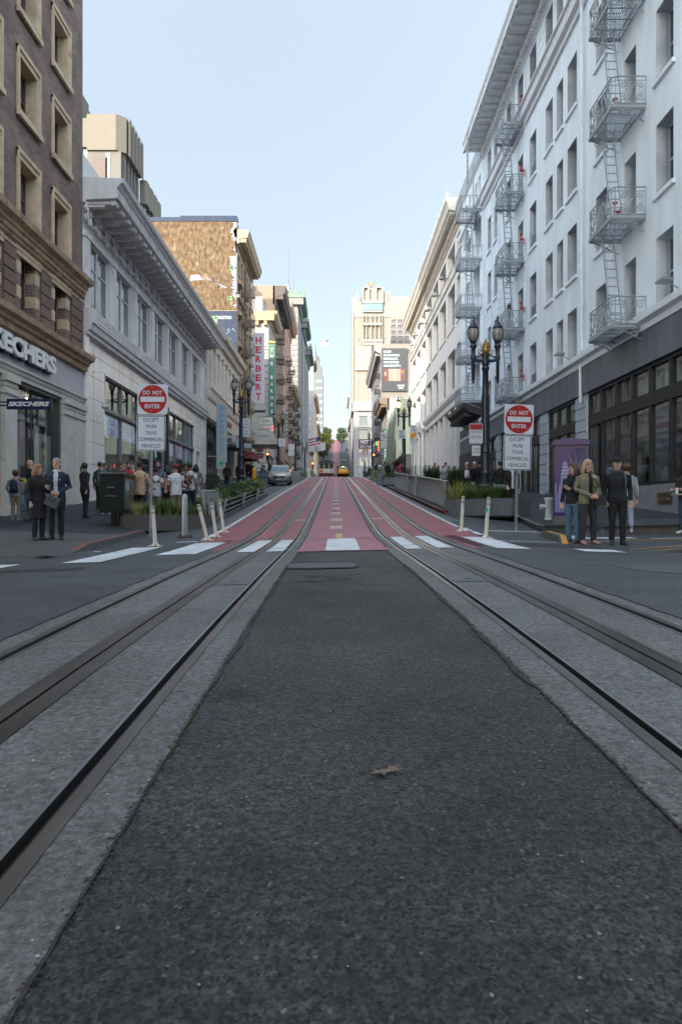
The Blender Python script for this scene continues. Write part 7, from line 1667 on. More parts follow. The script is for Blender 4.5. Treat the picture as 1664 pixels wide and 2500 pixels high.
for k in range(9):
    y = 23.1 + 1.55 * k; x = -4.25; z = G(x, y) + .5
    lbs = ["yellow-green leafy shrub at the near end", "mid green shrub, second in line", "dark green shrub, third in line", "grassy bright shrub in the middle front", "dense dark shrub at mid length", "light green shrub past mid length", "tall leafy shrub, third from the far end", "dark shrub, second from the far end", "bright shrub at the far end"]
    bush(lbs[k] + " of the left rail planter", x, y, z, .55, .8, .35 + .15 * (k % 3), 700, (3, 0, 2, 0, 2, 0, 0, 2, 3)[k], .06)
# leaning metal rack beside it
t = thing("metal_rack", "leaning grey metal rack of four flat plates by the left rail planter", "rack", (-3.9, 20.9, G(-3.8, 21) + .12)); mb = MB()
for k in range(4): x = -.12 + .06 * k; mb.prism([(x, 0), (x + .06, 0), (x + .02, .92), (x - .12, .92)], k * .45, k * .45 + .04, axis='y')
mb.build("plates", [M['galv']], t); mb = MB(); mb.tube([(-.22, 0, .92), (-.02, 1.4, .95)], .03, 4); mb.build("top_bar", [M['galv']], t)
# right metal picket fences
def picket(label, y0, y1, x=4.02):
    t = thing("parklet_fence", label, "fence", (x, y0, dk(x, y0) - .0), group="metal picket fences of the right parklet"); Ln = y1 - y0; dz = (zc(y1) - zc(y0)); n_ = int(Ln / .30); r_ = random.Random(int(y0))
    mb = MB(); mb.M = Matrix(((1, 0, 0, 0), (0, 1, 0, 0), (0, dz / Ln, 1, 0), (0, 0, 0, 1)))
    for k in range(n_ + 1):
        y = Ln * k / n_; w0, w1 = r_.uniform(.012, .03), r_.uniform(.02, .045)
        mb.prism([(y - w0, .04), (y + w0, .04), (y + w1 + .03, .55), (y + w0, 1.0), (y - w0, 1.0), (y - w1 * .3, .5)], -.03, .03, axis='x')
    mb.build("pickets", [M['galv']], t); mb = MB(); mb.M = Matrix(((1, 0, 0, 0), (0, 1, 0, 0), (0, dz / Ln, 1, 0), (0, 0, 0, 1)))
    mb.box(-.05, .12, -.03, Ln + .03, 1.0, 1.03); mb.box(-.02, .02, 0, Ln, .05, .09); mb.build("top_rail", [mat("weathered_rail", (.32, .33, .34), .45, metal=.4, var=.2)], t); return t
picket("nearest long picket fence panel, right beside the flax planter", 25.1, 33.2); picket("middle short picket fence panel below the two dark bushes", 34.4, 37.6); picket("third picket fence panel below the dark bushes", 38.6, 40.2); picket("farthest picket fence panel next to the lone delineator", 41.0, 46.0)
def box_planter(label, x0, x1, y0, y1, h, m_, g0=None):
    z = dk((x0 + x1) / 2, y0) if g0 is None else g0
    return planter_poly("box_planter", label, [(x0, y0), (x1, y0), (x1, y1), (x0, y1)], z, h, m_)
bgm = MATS["blue_grey_metal"]
for k, (x, y) in enumerate(((5.1, 33), (6.6 - .9, 29.8 + .9), )):
    pass
box_planter("grey box planter holding the left of two dark round bushes behind the fence", 4.5, 5.4, 34.5, 35.6, .62, bgm); tuft("left dark spiky round bush behind the right fence", 4.95, 35.0, dk(4.9, 35) + .6, 1.15, .72, 800, 2, .022, "spiky_bush", droop=.4)
box_planter("grey box planter holding the right of two dark round bushes behind the fence", 5.1, 6.0, 30.6, 31.6, .62, bgm); tuft("right dark spiky round bush behind the right fence", 5.5, 31.1, dk(5.5, 31) + .6, 1.15, .68, 800, 2, .022, "spiky_bush", droop=.4)
box_planter("low grey planter with a clipped hedge beyond the lone delineator", 3.6, 5.2, 51, 53.5, .6, bgm); bush("clipped dark hedge in the low planter on the right", 4.4, 52.2, dk(4.4, 52) + .5, .9, 1.2, .5, 1100, 2, .06, "clipped_hedge")
t = thing("concrete_bin", "upright grey concrete block at the left end of the hedge planter", "planter block", (3.3 + .25, 54.5, G(3.5, 54.5))); mb = MB(); mb.box(-.25, .25, 0, .5, 0, 1.1); mb.box(-.28, .28, -.03, .53, 1.1, 1.16); mb.build("block", [M['greyband']], t)
bush("round straw coloured grass ball beyond the hedge planter", 3.35 + .1, 60, G(3.4, 60) + .1, .55, .6, 1.0, 900, 1, .05, "straw_grass"); bush("yellow green shrub behind the straw grass ball", 4.4, 64, G(4.4, 64) + .1, .7, .9, .9, 700, 3, .07)
for k, (x, y, m_, lb) in enumerate(((5.2, 82, 0, "green shrub by the crest on the right"), (4.6, 112, 2, "dark shrub right of the taxi"), (5.9, 116, 0, "green shrub below the far do not enter sign"), (-4.4, 76, 2, "dark shrub row behind the parked car"), (-4.3, 84, 0, "green shrub at the crest beside the left fence"), (-5.2, 108, 2, "dark shrub left of the cable car"), (-4.2, 104, 0, "light shrub next to the cable car"))):
    bush(lb, x, y, G(x, y) + .2, .9, 1.6, 1.1, 600, m_, .09)
t = thing("parklet_fence", "far grey fence panels behind the parked silver car", "fence", (-3.9, 58.5, G(-3.9, 58.5)), group="far left parklet fences"); mb = MB(); dz = zc(82) - zc(58.5)
for k in range(80): y = 23.5 * k / 79; mb.box(-.03, .03, y, y + .1, y * dz / 23.5, y * dz / 23.5 + 1.0)
mb.build("pickets", [M['galv']], t)
t = thing("white_cabinet", "small white utility cabinet at the crest on the right", "utility cabinet", (pt(879, 0, 88)[0] + .0, 88, G(3.5, 88))); mb = MB(); mb.box(-.2, .2, 0, .4, 0, 1.35); mb.box(-.22, .22, -.02, .42, 1.35, 1.4); mb.build("body", [M['signwhite']], t)
t = thing("white_cabinet", "small white utility cabinet at the crest on the left", "utility cabinet", (pt(752, 0, 92)[0], 92, G(-3.5, 92))); mb = MB(); mb.box(-.2, .2, 0, .4, 0, 1.2); mb.box(-.22, .22, -.02, .42, 1.2, 1.25); mb.build("body", [M['signwhite']], t)
# ================================================================= people
def loft(mb, rings_, m, n=14):
    """rings: (x, y, z, rx, ry) ellipses in horizontal planes"""
    mb.rings([[(x + rx * math.cos(2 * math.pi * k / n), y + ry * math.sin(2 * math.pi * k / n), z) for k in range(n)] for x, y, z, rx, ry in rings_], m)
def limb(mb, pts, rad, m, n=10):
    mb.tube(pts, rad, n, m); 
    for p, r_ in list(zip(pts, rad))[1:-1]: mb.ell(p, (r_, r_, r_), 7, m)
def hand(mb, w_, d, m, r_, curl=.5, side=1):
    """wrist w_, direction d, five separate bent fingers"""
    w_ = Vector(w_); d = Vector(d).normalized(); s_ = Vector((1, 0, 0)) if abs(d.x) < .8 else Vector((0, 0, 1)); s_ = (s_ - d * s_.dot(d)).normalized(); u = d.cross(s_) * side
    mb.tube([w_ - d * .02, w_ + d * .03, w_ + d * .085], [(.026, .02), (.04, .018), (.042, .016)], 8, m)
    for k in range(4):
        o = s_ * (.03 - .02 * k); L_ = (.062, .072, .068, .052)[k]; a = w_ + d * .08 + o
        mb.tube([a, a + d * L_ * .5 + u * .008, a + d * L_ * (.95 - curl * .35) + u * L_ * curl * .7], [r_, r_ * .95, r_ * .75], 6, m)
    a = w_ + d * .03 + s_ * .035; mb.tube([a, a + d * .03 + s_ * .025 + u * .01, a + d * .062 + s_ * .026 + u * .02], [r_ * 1.15, r_ * 1.05, r_ * .8], 6, m)
SKIN = [mat("skin_light", (.42, .25, .18), .55, var=.08, scale=8), mat("skin_tan", (.28, .15, .09), .55, var=.08, scale=8), mat("skin_brown", (.14, .07, .045), .55, var=.08)]
def cloth(name, c, var=.12, **k): return mat("cloth_" + name, c, .85, var=var, scale=k.pop('scale', 6), **k)
BLK = cloth("black", (.004, .004, .005)); NVY = cloth("navy", (.008, .015, .034)); DNV = cloth("dark_navy", (.004, .006, .012)); JN = cloth("jeans_blue", (.05, .10, .155)); GJ = cloth("grey_jeans", (.022, .024, .028)); KH = cloth("khaki", (.20, .15, .11)); OLV = cloth("olive", (.15, .145, .09)); WHT = cloth("white", (.45, .47, .52)); GRY = cloth("grey", (.13, .14, .16)); LJ = cloth("light_jeans", (.20, .28, .34)); DG = cloth("dark_green", (.03, .05, .045))
def floral(name, base, c2, c3, sc_=16):
    m = mat("floral_" + name, base, .8, var=.05, scale=3, dirt=(c2, sc_, .50)); n, L, b = nodes_of(m)
    s = b.inputs['Base Color'].links[0].from_socket; v = n.nodes.new("ShaderNodeTexVoronoi"); v.inputs['Scale'].default_value = sc_ * .9; tc = n.nodes.new("ShaderNodeTexCoord"); L.new(tc.outputs['Object'], v.inputs[0])
    r = n.nodes.new("ShaderNodeValToRGB"); r.color_ramp.elements[0].position = .25; r.color_ramp.elements[0].color = (1, 1, 1, 1); r.color_ramp.elements[1].position = .32; r.color_ramp.elements[1].color = (0, 0, 0, 1); L.new(v.outputs['Distance'], r.inputs[0])
    x = n.nodes.new("ShaderNodeMixRGB"); L.new(r.outputs[0], x.inputs[0]); L.new(s, x.inputs[1]); x.inputs[2].default_value = (*c3, 1); L.new(x.outputs[0], b.inputs['Base Color']); return m
HAIR = {'black': mat("hair_black", (.010, .008, .007), .55, var=.3, scale=30), 'brown': mat("hair_brown", (.06, .035, .02), .55, var=.3, scale=30), 'blonde': mat("hair_blonde", (.32, .22, .12), .5, var=.35, scale=30, stretch=(3, 3, .5)), 'caramel': mat("hair_caramel", (.19, .10, .05), .5, var=.4, scale=30, stretch=(3, 3, .5)), 'grey': mat("hair_grey", (.22, .22, .22), .6, var=.3, scale=40)}
SH = {'black': mat("shoe_black", (.012, .012, .013), .45, var=.1), 'tan': mat("shoe_tan", (.25, .19, .13), .7), 'pink': mat("shoe_pink", (.32, .17, .16), .7), 'white': mat("shoe_white", (.45, .46, .48), .6)}
BLANK = None
def person(label, x, Y, face=0, h=1.75, skin=0, top=BLK, shirt=None, sleeve='long', bottom=JN, legs='long', shoe='black', hair='brown', hs='short', arms='down', stance=.09, walk=0, coat=None, head=(0, 0), fat=1.0, vox=.011, cap=None, z=None, group=None, beard=False, jacket_len=.86, lean=0):
    """face: yaw, 0 looks at the camera, positive turns to the person's left ... built facing -y"""
    B = MB(); s_ = fat; mats = [SKIN[skin], top, bottom, SH[shoe], shirt or top, mat("eye_dark", (.01, .01, .01), .3, var=0), mat("lips", (.26, .10, .08), .5, var=0), HAIR[hair]]
    sk, tp, bt, sh_, st_ = 0, 1, 2, 3, 4
    # legs
    lw = .0
    for i, sd_ in enumerate((-1, 1)):
        wy = walk * (-1 if i else 1); foot = Vector((sd_ * stance * 1.05, wy * .36 + .0, .085 + (abs(wy) * .05 if wy > 0 else 0))); hip = Vector((sd_ * .088, 0, .90)); knee = (hip + foot) / 2 + Vector((sd_ * .005, -.025 - abs(walk) * .05, 0)); rr_ = .013 if legs != 'bare' else 0
        if coat: rr_ = .0
        if legs == 'long':
            limb(B, [hip, hip * .6 + knee * .4, knee, knee * .45 + foot * .55, foot + Vector((0, 0, .0))], [.098 * s_, .088 * s_, .066, .064, .056], bt)
        else:
            kk = knee + Vector((0, 0, .02)); limb(B, [hip, hip * .5 + kk * .5, kk], [.10 * s_, .098 * s_, .088], bt); limb(B, [knee + Vector((0, 0, .06)), knee, knee * .6 + foot * .4, foot], [.055, .053, .054, .036], sk)
        t_ = R(12) * sd_; dx, dy = math.sin(t_), -math.cos(t_); f = foot + Vector((0, 0, -.085))
        B.rings([[(f.x + dx * u + wd * math.cos(a) * dy * -1, f.y + dy * u + wd * math.cos(a) * dx, f.z + hh * (.5 + .5 * math.sin(a))) for a in [2 * math.pi * k / 10 for k in range(10)]] for u, wd, hh in ((-.085, .02, .05), (-.07, .036, .09), (-.01, .04, .115), (.06, .042, .085), (.13, .048, .065), (.175, .035, .045), (.19, .012, .03))], sh_)
    # torso
    T_ = [(0, 0, .84, .155 * s_, .105 * s_), (0, 0, .92, .168 * s_, .115 * s_), (0, .0, 1.02, .152 * s_, .108 * s_), (0, 0, 1.12, .148 * s_, .105 * s_), (0, -.005, 1.24, .165 * s_, .118 * s_), (0, 0, 1.34, .182 * s_, .115 * s_), (0, .005, 1.41, .175 * s_, .095), (0, .005, 1.46, .11, .075), (0, 0, 1.49, .06, .06)]
    loft(B, [(x_, y_, z_, rx, ry) for x_, y_, z_, rx, ry in T_ if z_ >= .84], st_ if shirt else tp)
    loft(B, [(0, 0, .80, .14 * s_, .10 * s_), (0, 0, .88, .165 * s_, .115 * s_), (0, 0, 1.0, .148 * s_, .105 * s_)], bt)
    jl_ = jacket_len
    if shirt is None or True:
        jr = 1.07
        rings_ = [(0, .006, jl_, .178 * s_, .128 * s_), (0, .006, .95, .176 * s_, .126 * s_)] + [(x_, .006 + y_, z_, rx * jr, ry * jr) for x_, y_, z_, rx, ry in T_ if 1.0 < z_ < 1.47]
        if jl_ > .94: rings_ = rings_[1:]
        if shirt is None: loft(B, rings_, tp)
        else:       # open jacket: two side shells around the shirt, open in front
            n_ = 16; opn_ = .42
            A = [[(rx * math.cos(a) * 1.03, y_ + ry * math.sin(a) * 1.03, z_) for a in [(-math.pi / 2 + opn_ * (.55 + (1.45 - z_) * .2)) + (2 * math.pi - 2 * opn_ * (.55 + (1.45 - z_) * .2)) * k / n_ for k in range(n_ + 1)]] for x_, y_, z_, rx, ry in rings_]
            I = [[(px_ * .90, py_ * .90, pz_) for px_, py_, pz_ in r_] for r_ in A]; R_ = [a + b_[::-1] for a, b_ in zip(A, I)]; B.rings(R_, tp)
    if coat: loft(B, [(0, .01, coat, .20 * s_, .15 * s_), (0, .01, .7, .195 * s_, .145 * s_), (0, .01, .9, .185 * s_, .135 * s_), (0, .01, 1.05, .165 * s_, .12 * s_)], tp)
    # arms: elbow and wrist targets
    SHD = {'down': ((.235, .02, 1.13), (.245, -.04, .89), (0, -.1, -1)), 'clasp': ((.25, .03, 1.14), (.06, -.20, 1.0), (-.8, -.35, -.25)), 'front': ((.24, .0, 1.13), (.08, -.26, 1.17), (-.6, -.4, .35)), 'phone': ((.21, -.04, 1.14), (.06, -.27, 1.24), (-.3, -.35, .6)),
           'pocket': ((.27, .05, 1.14), (.21, -.05, .93), (-.3, 0, -1)), 'fold': ((.23, -.02, 1.13), (-.02, -.19, 1.15), (-1, -.1, .1)), 'swingf': ((.235, -.06, 1.15), (.22, -.24, .98), (0, -.6, -.8)), 'swingb': ((.235, .12, 1.14), (.24, .16, .90), (0, .15, -1)), 'tray': ((.22, -.02, 1.12), (.12, -.28, 1.10), (-.1, -1, .05))}
    am = arms if isinstance(arms, tuple) else (arms, arms)
    for sd_, a_ in ((-1, am[0]), (1, am[1])):
        e, w_, dr = SHD[a_]; e = Vector((e[0] * sd_ * (1 + (s_ - 1) * .5), e[1], e[2])); w_ = Vector((w_[0] * sd_, w_[1] - (.01 if sd_ > 0 else .03), w_[2])); dr = Vector((dr[0] * sd_, dr[1], dr[2])); sh0 = Vector((sd_ * .172 * s_, .005, 1.395)); fr_ = .012 if vox < .012 else .0135
        if sleeve == 'long': limb(B, [sh0, sh0 * .5 + e * .5, e, e * .5 + w_ * .5, w_], [.066 * s_, .058, .052, .046, .038], tp)
        else: limb(B, [sh0, sh0 * .45 + e * .55], [.068 * s_, .072], tp); limb(B, [sh0, e, e * .5 + w_ * .5, w_], [.044, .042, .037, .027], sk)
        if shirt and sleeve == 'long': B.ell(w_ + dr.normalized() * .008, (.034, .034, .03), 7, st_)
        hand(B, w_ + dr.normalized() * .02, dr, sk, fr_, .7 if a_ != 'pocket' else 1, sd_)
    # neck + head
    H = Matrix.Translation((0, lean * -.10, 1.55 - abs(lean) * .02)) @ Matrix.Rotation(head[0], 4, 'Z') @ Matrix.Rotation(head[1] + lean * .5, 4, 'X')
    B.tube([(0, .01, 1.42), (0, 0, 1.50), tuple(H @ Vector((0, .012, .02)))], [.062, .054, .055], 10, sk)
    hd = MB(); hd.M = H
    hd.rings([[(rx * math.cos(a), y_ + ry * math.sin(a), z_) for a in [2 * math.pi * k / 14 for k in range(14)]] for z_, rx, ry, y_ in ((-.038, .022, .030, -.045), (-.03, .042, .050, -.030), (.0, .058, .070, -.012), (.04, .068, .085, -.004), (.085, .074, .095, .003), (.13, .073, .094, .008), (.165, .062, .08, .008), (.19, .036, .05, .008), (.2, .01, .012, .008))], 0)
    hd.ell((0, -.098, .052), (.013, .022, .02), 6, 0); hd.tube([(0, -.088, .095), (0, -.106, .055)], [.008, .012], 6, 0)
    hd.ell((0, -.080, -.012), (.026, .018, .016), 6, 0); hd.ell((0, -.086, .108), (.05, .012, .012), 6, 0)
    for sd_ in (-1, 1): hd.ell((sd_ * .076, .005, .07), (.010, .02, .032), 6, 0)
    for a, b_ in ((B, hd),):
        k0 = len(a.v); a.v += b_.v; a.f += [tuple(i + k0 for i in f) for f in b_.f]; a.m += b_.m
    src = bpy.data.meshes.new("src"); src.from_pydata(B.v, [], B.f); src.update()
    ob = bpy.data.objects.new("tmp", src)
    md = ob.modifiers.new("r", 'REMESH'); md.mode = 'VOXEL'; md.voxel_size = vox; md.adaptivity = 0
    sm = ob.modifiers.new("s", 'SMOOTH'); sm.factor = .5; sm.iterations = 2
    me = evaluated_mesh(ob); bvh = BVHTree.FromPolygons([Vector(v) for v in B.v], B.f)
    me.materials.clear()
    for m_ in mats: me.materials.append(m_)
    Hi = H.inverted(); mi = []
    for c in [Vector(p.center) for p in me.polygons]:
        loc, nrm, idx, dist = bvh.find_nearest(c); m_ = B.m[idx] if idx is not None else 1; q = Hi @ c
        if m_ == 0 and q.z > -.05 and abs(q.x) < .09 and q.y < .12 and q.z < .22:
            if abs(abs(q.x) - .031) < .015 and abs(q.z - .082) < .0075 and q.y < -.06: m_ = 5
            elif abs(q.x) < .024 and abs(q.z - .012) < .005 and q.y < -.07: m_ = 6
            elif abs(abs(q.x) - .032) < .02 and abs(q.z - .104) < .005 and q.y < -.06: m_ = 7
            elif beard and q.z < .03 and q.y > -.12 and not (abs(q.x) < .02 and q.z > .012): m_ = 7
        mi.append(m_)
    me.polygons.foreach_set("material_index", mi); me.polygons.foreach_set("use_smooth", [True] * len(me.polygons))
    # cloth folds
    nrm_ = [tuple(v.normal) for v in me.vertices]
    for v in me.vertices:
        if v.co.z < 1.46 and v.co.z > .12 and (abs(v.co.x) < .3):
            n_ = noise.noise((v.co.x * 9, v.co.y * 9, v.co.z * 14 + x * 3)) * .007 + noise.noise((v.co.x * 22, v.co.y * 22, v.co.z * 26 + x)) * .003; q_ = nrm_[v.index]; v.co = (v.co.x + q_[0] * n_, v.co.y + q_[1] * n_, v.co.z + q_[2] * n_)
    o = bpy.data.objects.new("person", me); link(o); o.scale = (h / 1.75,) * 3
    o.location = (x, Y, (SW(x, Y) if z is None else z) - .005); o.rotation_euler = (0, 0, face); tag(o, label, "person", group)
    # hair / cap
    if hs != 'bald' or cap:
        hm = MB(); hm.M = H; r_ = random.Random(int(abs(x) * 50)); a_ = hm
        def cap_part(zlow, fr, rx, ry, top_, back=.010, m_=0):
            n_ = 16; R_ = []
            for z_, f in ((zlow, 1.0), (.11, 1.03), (.15, .99), (.185, .8), (.207 + top_, .42), (.215 + top_, .05)):
                ring = []
                for k in range(n_):
                    a = 2 * math.pi * k / n_; sy = math.sin(a); zz = z_ + (max(0, -sy) * (fr - z_) if z_ < fr else 0); ring.append((rx * f * math.cos(a), back + ry * f * sy, zz))
                R_.append(ring)
            hm.rings(R_, m_)
        if hs in ('short', 'crop'):
            cap_part(.06, .158, .0765, .097, -.008 if hs == 'crop' else .0)
            for k in range(34 if hs == 'short' else 0):
                a, e_ = r_.uniform(0, 6.28), r_.uniform(.35, 1.5); p = (.076 * math.cos(a) * math.cos(e_), .012 + .095 * math.sin(a) * math.cos(e_), .10 + .108 * math.sin(e_))
                if p[1] > -.055 or p[2] > .16: hm.ell(p, (.022, .024, .016), 4)
        if hs == 'curly':
            for k in range(46):
                a, e_ = r_.uniform(0, 6.28), r_.uniform(.1, 1.5); p = (.085 * math.cos(a) * math.cos(e_), .02 + .1 * math.sin(a) * math.cos(e_), .09 + .115 * math.sin(e_)); 
                if p[1] < -.05 and p[2] < .15: continue
                hm.ell(p, (.032, .032, .03), 5)
            cap_part(.02, .14, .085, .105, .01)
        if hs == 'long':
            cap_part(.03, .14, .088, .108, .012)
            n_ = 15
            for dz0, r0, ph in ((-.17, .0, 0), ):
                for k in range(n_):
                    a = math.pi * (-.12 + 1.24 * k / (n_ - 1)); c, s2 = math.cos(a), math.sin(a); L_ = -.13 + .03 * r_.random()
                    hm.tube([(.078 * c, .012 + .092 * s2, .13), (.093 * c, .015 + .10 * s2, .04), (.105 * c + r_.uniform(-.01, .01), .02 + .095 * s2, -.05), (.10 * c + r_.uniform(-.012, .012), .02 + .085 * s2, L_)], [.022, .028, .028, .010], 6)
        if hs == 'tail': cap_part(.03, .135, .084, .105, .008); hm.tube([(0, .1, .1), (0, .15, .04), (0, .14, -.12)], [.03, .04, .015], 7)
        if cap:
            cp = MB(); cp.M = H
            cp.rings([[(rx * math.cos(a), .006 + ry * math.sin(a), z_) for a in [2 * math.pi * k / 14 for k in range(14)]] for z_, rx, ry in ((.118, .086, .106), (.15, .086, .106), (.19, .072, .09), (.215, .04, .05), (.222, .005, .005))])
            cp.prism([(-.07, -.08), (.07, -.08), (.055, -.155), (0, -.175), (-.055, -.155)], .112, .122)
            cp.build("cap", [cap], o, smooth=True)
        if hs != 'bald' and not (cap and hs == 'none'): hm.build("hair", [HAIR[hair]], o, smooth=True)
    return o
def local(o, name, mb, mats, smooth=True): return mb.build(name, mats, o, smooth)
def bag(label, o, kind, mats, p=(0, 0, 0), s_=1, rz=0):
    """bag carried by person o: its own top-level thing, placed in the person's space"""
    Mx = Matrix.Translation(o.location) @ Matrix.Rotation(o.rotation_euler.z, 4, 'Z') @ Matrix.Scale(o.scale.x, 4)
    t = thing(kind, label, kind.replace('_', ' ')); q = Mx @ Vector(p); t.location = q; t.rotation_euler = (0, 0, o.rotation_euler.z + rz); t.scale = (s_ * o.scale.x,) * 3
    mb = MB(); st = MB()
    if kind == 'backpack':
        mb.rings([[(rx * math.cos(a) * (1 if abs(math.cos(a)) > .3 else 1), dy + ry * math.sin(a), z_) for a in [2 * math.pi * k / 12 for k in range(12)]] for z_, rx, ry, dy in ((-.22, .11, .05, .0), (-.2, .135, .075, 0), (0, .14, .085, 0), (.15, .125, .07, 0), (.21, .08, .04, 0), (.22, .01, .01, 0))])
        mb.box(-.09, .09, .06, .10, -.17, -.02)
        for sd_ in (-1, 1): st.tube([(sd_ * .09, -.07, .2), (sd_ * .115, -.16, .235), (sd_ * .12, -.27, .17), (sd_ * .135, -.265, .0), (sd_ * .15, -.16, -.12), (sd_ * .12, -.03, -.18)], [(.022, .012)] * 6, 6)
        st.tube([(-.03, -.03, .21), (0, -.03, .25), (.03, -.03, .21)], .008, 5)
    elif kind == 'handbag':
        mb.prism([(-.15, -.12), (.15, -.12), (.13, .07), (.10, .10), (-.10, .10), (-.13, .07)], -.045, .045, axis='y'); mb.box(-.13, .13, -.052, -.045, -.02, .09)
        st.tube([(-.12, 0, .09), (-.2, -.02, .28), (-.22, -.03, .45)], .009, 5); st.tube([(.12, 0, .09), (.02, -.02, .3), (-.16, -.03, .47)], .009, 5)
    elif kind == 'shopping_bag':
        mb.M = Matrix.Rotation(R(24), 4, 'Y'); mb.box(-.15, .15, -.05, .05, -.24, 0); st.M = mb.M; st.tube([(-.06, -.055, -.02), (-.05, -.06, -.10), (0, -.06, -.13), (.05, -.06, -.10), (.06, -.055, -.02)], .007, 5)
    mb.build("body", [mats[0]], t, smooth=kind == 'backpack'); st.build("straps", [mats[-1]], t); return t
def px_person(label, xf, Y, **k): return person(label, pt(xf, 0, Y)[0], Y, **k)
zL = SWL(-6.2, 15)
o = px_person("grey-haired man in navy suit jacket and open white shirt, hands clasped, left corner", 137, 15.0, h=1.80, face=R(14), top=NVY, shirt=WHT, bottom=DNV, hair='grey', hs='crop', arms='clasp', z=SWL(-6.15, 15.0), fat=1.04, head=(R(-10), 0), jacket_len=.80, vox=.0085)
mb = MB(); mb.prism([(.075, 1.27), (.10, 1.275), (.095, 1.30), (.08, 1.295)], -.135, -.125, axis='y'); local(o, "pocket_square", mb, [WHT], False)
o = px_person("woman in long black coat with caramel hair, standing beside the suited man", 92, 14.6, h=1.64, face=R(58), top=BLK, bottom=BLK, hair='caramel', hs='long', arms=('down', 'front'), coat=.50, z=SWL(-6.4, 14.6), fat=1.08, head=(R(8), 0), vox=.0085)
bag("small grey paper shopping bag hanging from the black-coated woman's arm", o, 'shopping_bag', [cloth("bag_grey", (.07, .068, .07)), BLK], (.18, -.34, 1.0), rz=R(-58)); 
mb = MB(); 
o = px_person("child-sized shopper in pale padded jacket and khaki trousers facing the shop window", 37, 20.2, h=1.50, face=R(185), top=cloth("quilted_grey", (.20, .185, .18)), bottom=KH, shoe='tan', hair='brown', hs='curly', arms='pocket', fat=1.1, z=-.26, vox=.011)
bag("dark navy backpack worn over the pale padded jacket", o, 'backpack', [NVY, BLK], (0, .19, 1.20))
o = px_person("bald man in dark blue jacket looking down, half hidden behind the black-coated woman", 75, 19.6, h=1.76, face=R(-50), top=DNV, bottom=DNV, hs='bald', arms=('front', 'front'), head=(R(-20), R(22)), z=-.25)
t = thing("flower_bouquet", "small yellow bouquet held by the bald man", "flowers", (pt(62, 0, 19.3)[0], 19.2, .72)); mb = MB()
for k in range(14): mb.ell((rnd.uniform(-.05, .05), rnd.uniform(-.03, .03), rnd.uniform(.1, .22)), (.025, .02, .025), 5)
mb.build("blossoms", [mat("yellow_blossom", (.5, .42, .03), .8, var=.3)], t); mb = MB(); mb.tube([(0, 0, .12), (-.06, 0, -.16)], [.04, .012], 6); mb.build("wrapping", [mat("wrap_paper", (.25, .16, .12), .7)], t)
LG = "shoppers queueing on the left pavement"
px_person("person in dark hooded top walking away past the marble wall, left of the newspaper box", 206, 21.6, h=1.74, face=R(150), top=cloth("dark_brown_hoodie", (.02, .016, .015)), bottom=DNV, hair='black', hs='tail', arms=('swingb', 'swingf'), walk=.25, group=LG)
px_person("boy in grey-blue hoodie with bowed head behind the newspaper box", 254, 23.2, h=1.75, face=R(40), top=cloth("slate_blue", (.09, .11, .13)), bottom=GRY, shoe='white', hair='brown', hs='short', arms='phone', head=(R(10), R(24)), group=LG)
px_person("dark-haired person only partly seen left of the bowed boy", 243, 25.0, h=1.74, face=R(170), top=DG, bottom=BLK, hair='black', arms='down', group=LG, vox=.014)
px_person("man in red and purple patterned shirt and grey trousers, right of the newspaper box", 297, 21.9, h=1.80, face=R(70), top=floral("plum", (.05, .015, .03), (.25, .04, .05), (.12, .08, .16)), sleeve='short', bottom=GRY, shoe='tan', hair='brown', arms='fold', group=LG, skin=0)
px_person("dark-haired man in red shirt facing the street behind the plum-shirted man", 313, 23.4, h=1.80, face=R(20), top=cloth("crimson", (.28, .02, .03)), sleeve='short', bottom=cloth("washed_jeans", (.10, .12, .15)), shoe='black', hair='black', arms='pocket', group=LG, beard=True)
px_person("man seen from behind in yellow and pink floral shirt and dark shorts", 340, 20.6, h=1.84, face=R(178), top=floral("yellow", (.42, .30, .22), (.45, .28, .07), (.10, .05, .08), 18), sleeve='short', bottom=DNV, legs='short', hair='black', hs='short', arms='front', skin=1, group=LG, fat=1.08, jacket_len=.80)
px_person("bearded dark-haired man in blue floral shirt looking over the group", 384, 22.6, h=1.88, face=R(8), top=floral("blue", (.03, .04, .08), (.12, .22, .28), (.35, .15, .2)), sleeve='short', bottom=DNV, hair='black', hs='short', arms='down', beard=True, group=LG)
px_person("short-haired man from behind in black and white floral shirt", 380, 21.4, h=1.66, face=R(168), top=floral("mono", (.55, .55, .58), (.012, .012, .02), (.5, .5, .52), 9), sleeve='short', bottom=KH, hair='black', hs='short', arms='front', skin=1, group=LG, fat=1.05, jacket_len=.80)
px_person("person in dark plum floral top squeezed between two light shirts", 408, 23.2, h=1.70, face=R(150), top=MATS["floral_plum"], sleeve='short', bottom=BLK, hair='black', hs='long', arms='down', group=LG, vox=.014)
px_person("man in red cap and white shirt with small bird print, seen from behind", 428, 21.2, h=1.76, face=R(215), top=floral("birds", (.55, .56, .58), (.55, .56, .58), (.06, .12, .14), 14), sleeve='short', bottom=KH, hair='black', hs='short', arms='front', cap=cloth("red_cap", (.25, .015, .02)), group=LG, fat=1.05, jacket_len=.80)
px_person("bowed dark-haired man in black, red and white patterned shirt", 450, 22.4, h=1.78, face=R(30), top=floral("mixed", (.03, .03, .04), (.5, .5, .5), (.3, .05, .05), 10), sleeve='short', bottom=BLK, hair='black', hs='short', arms='phone', head=(0, R(25)), skin=1, group=LG)
px_person("man in black and white leaf shirt with his back turned at the group's right end", 463, 22.9, h=1.80, face=R(160), top=MATS["floral_mono"], sleeve='short', bottom=BLK, hair='black', hs='short', arms='down', skin=1, group=LG)
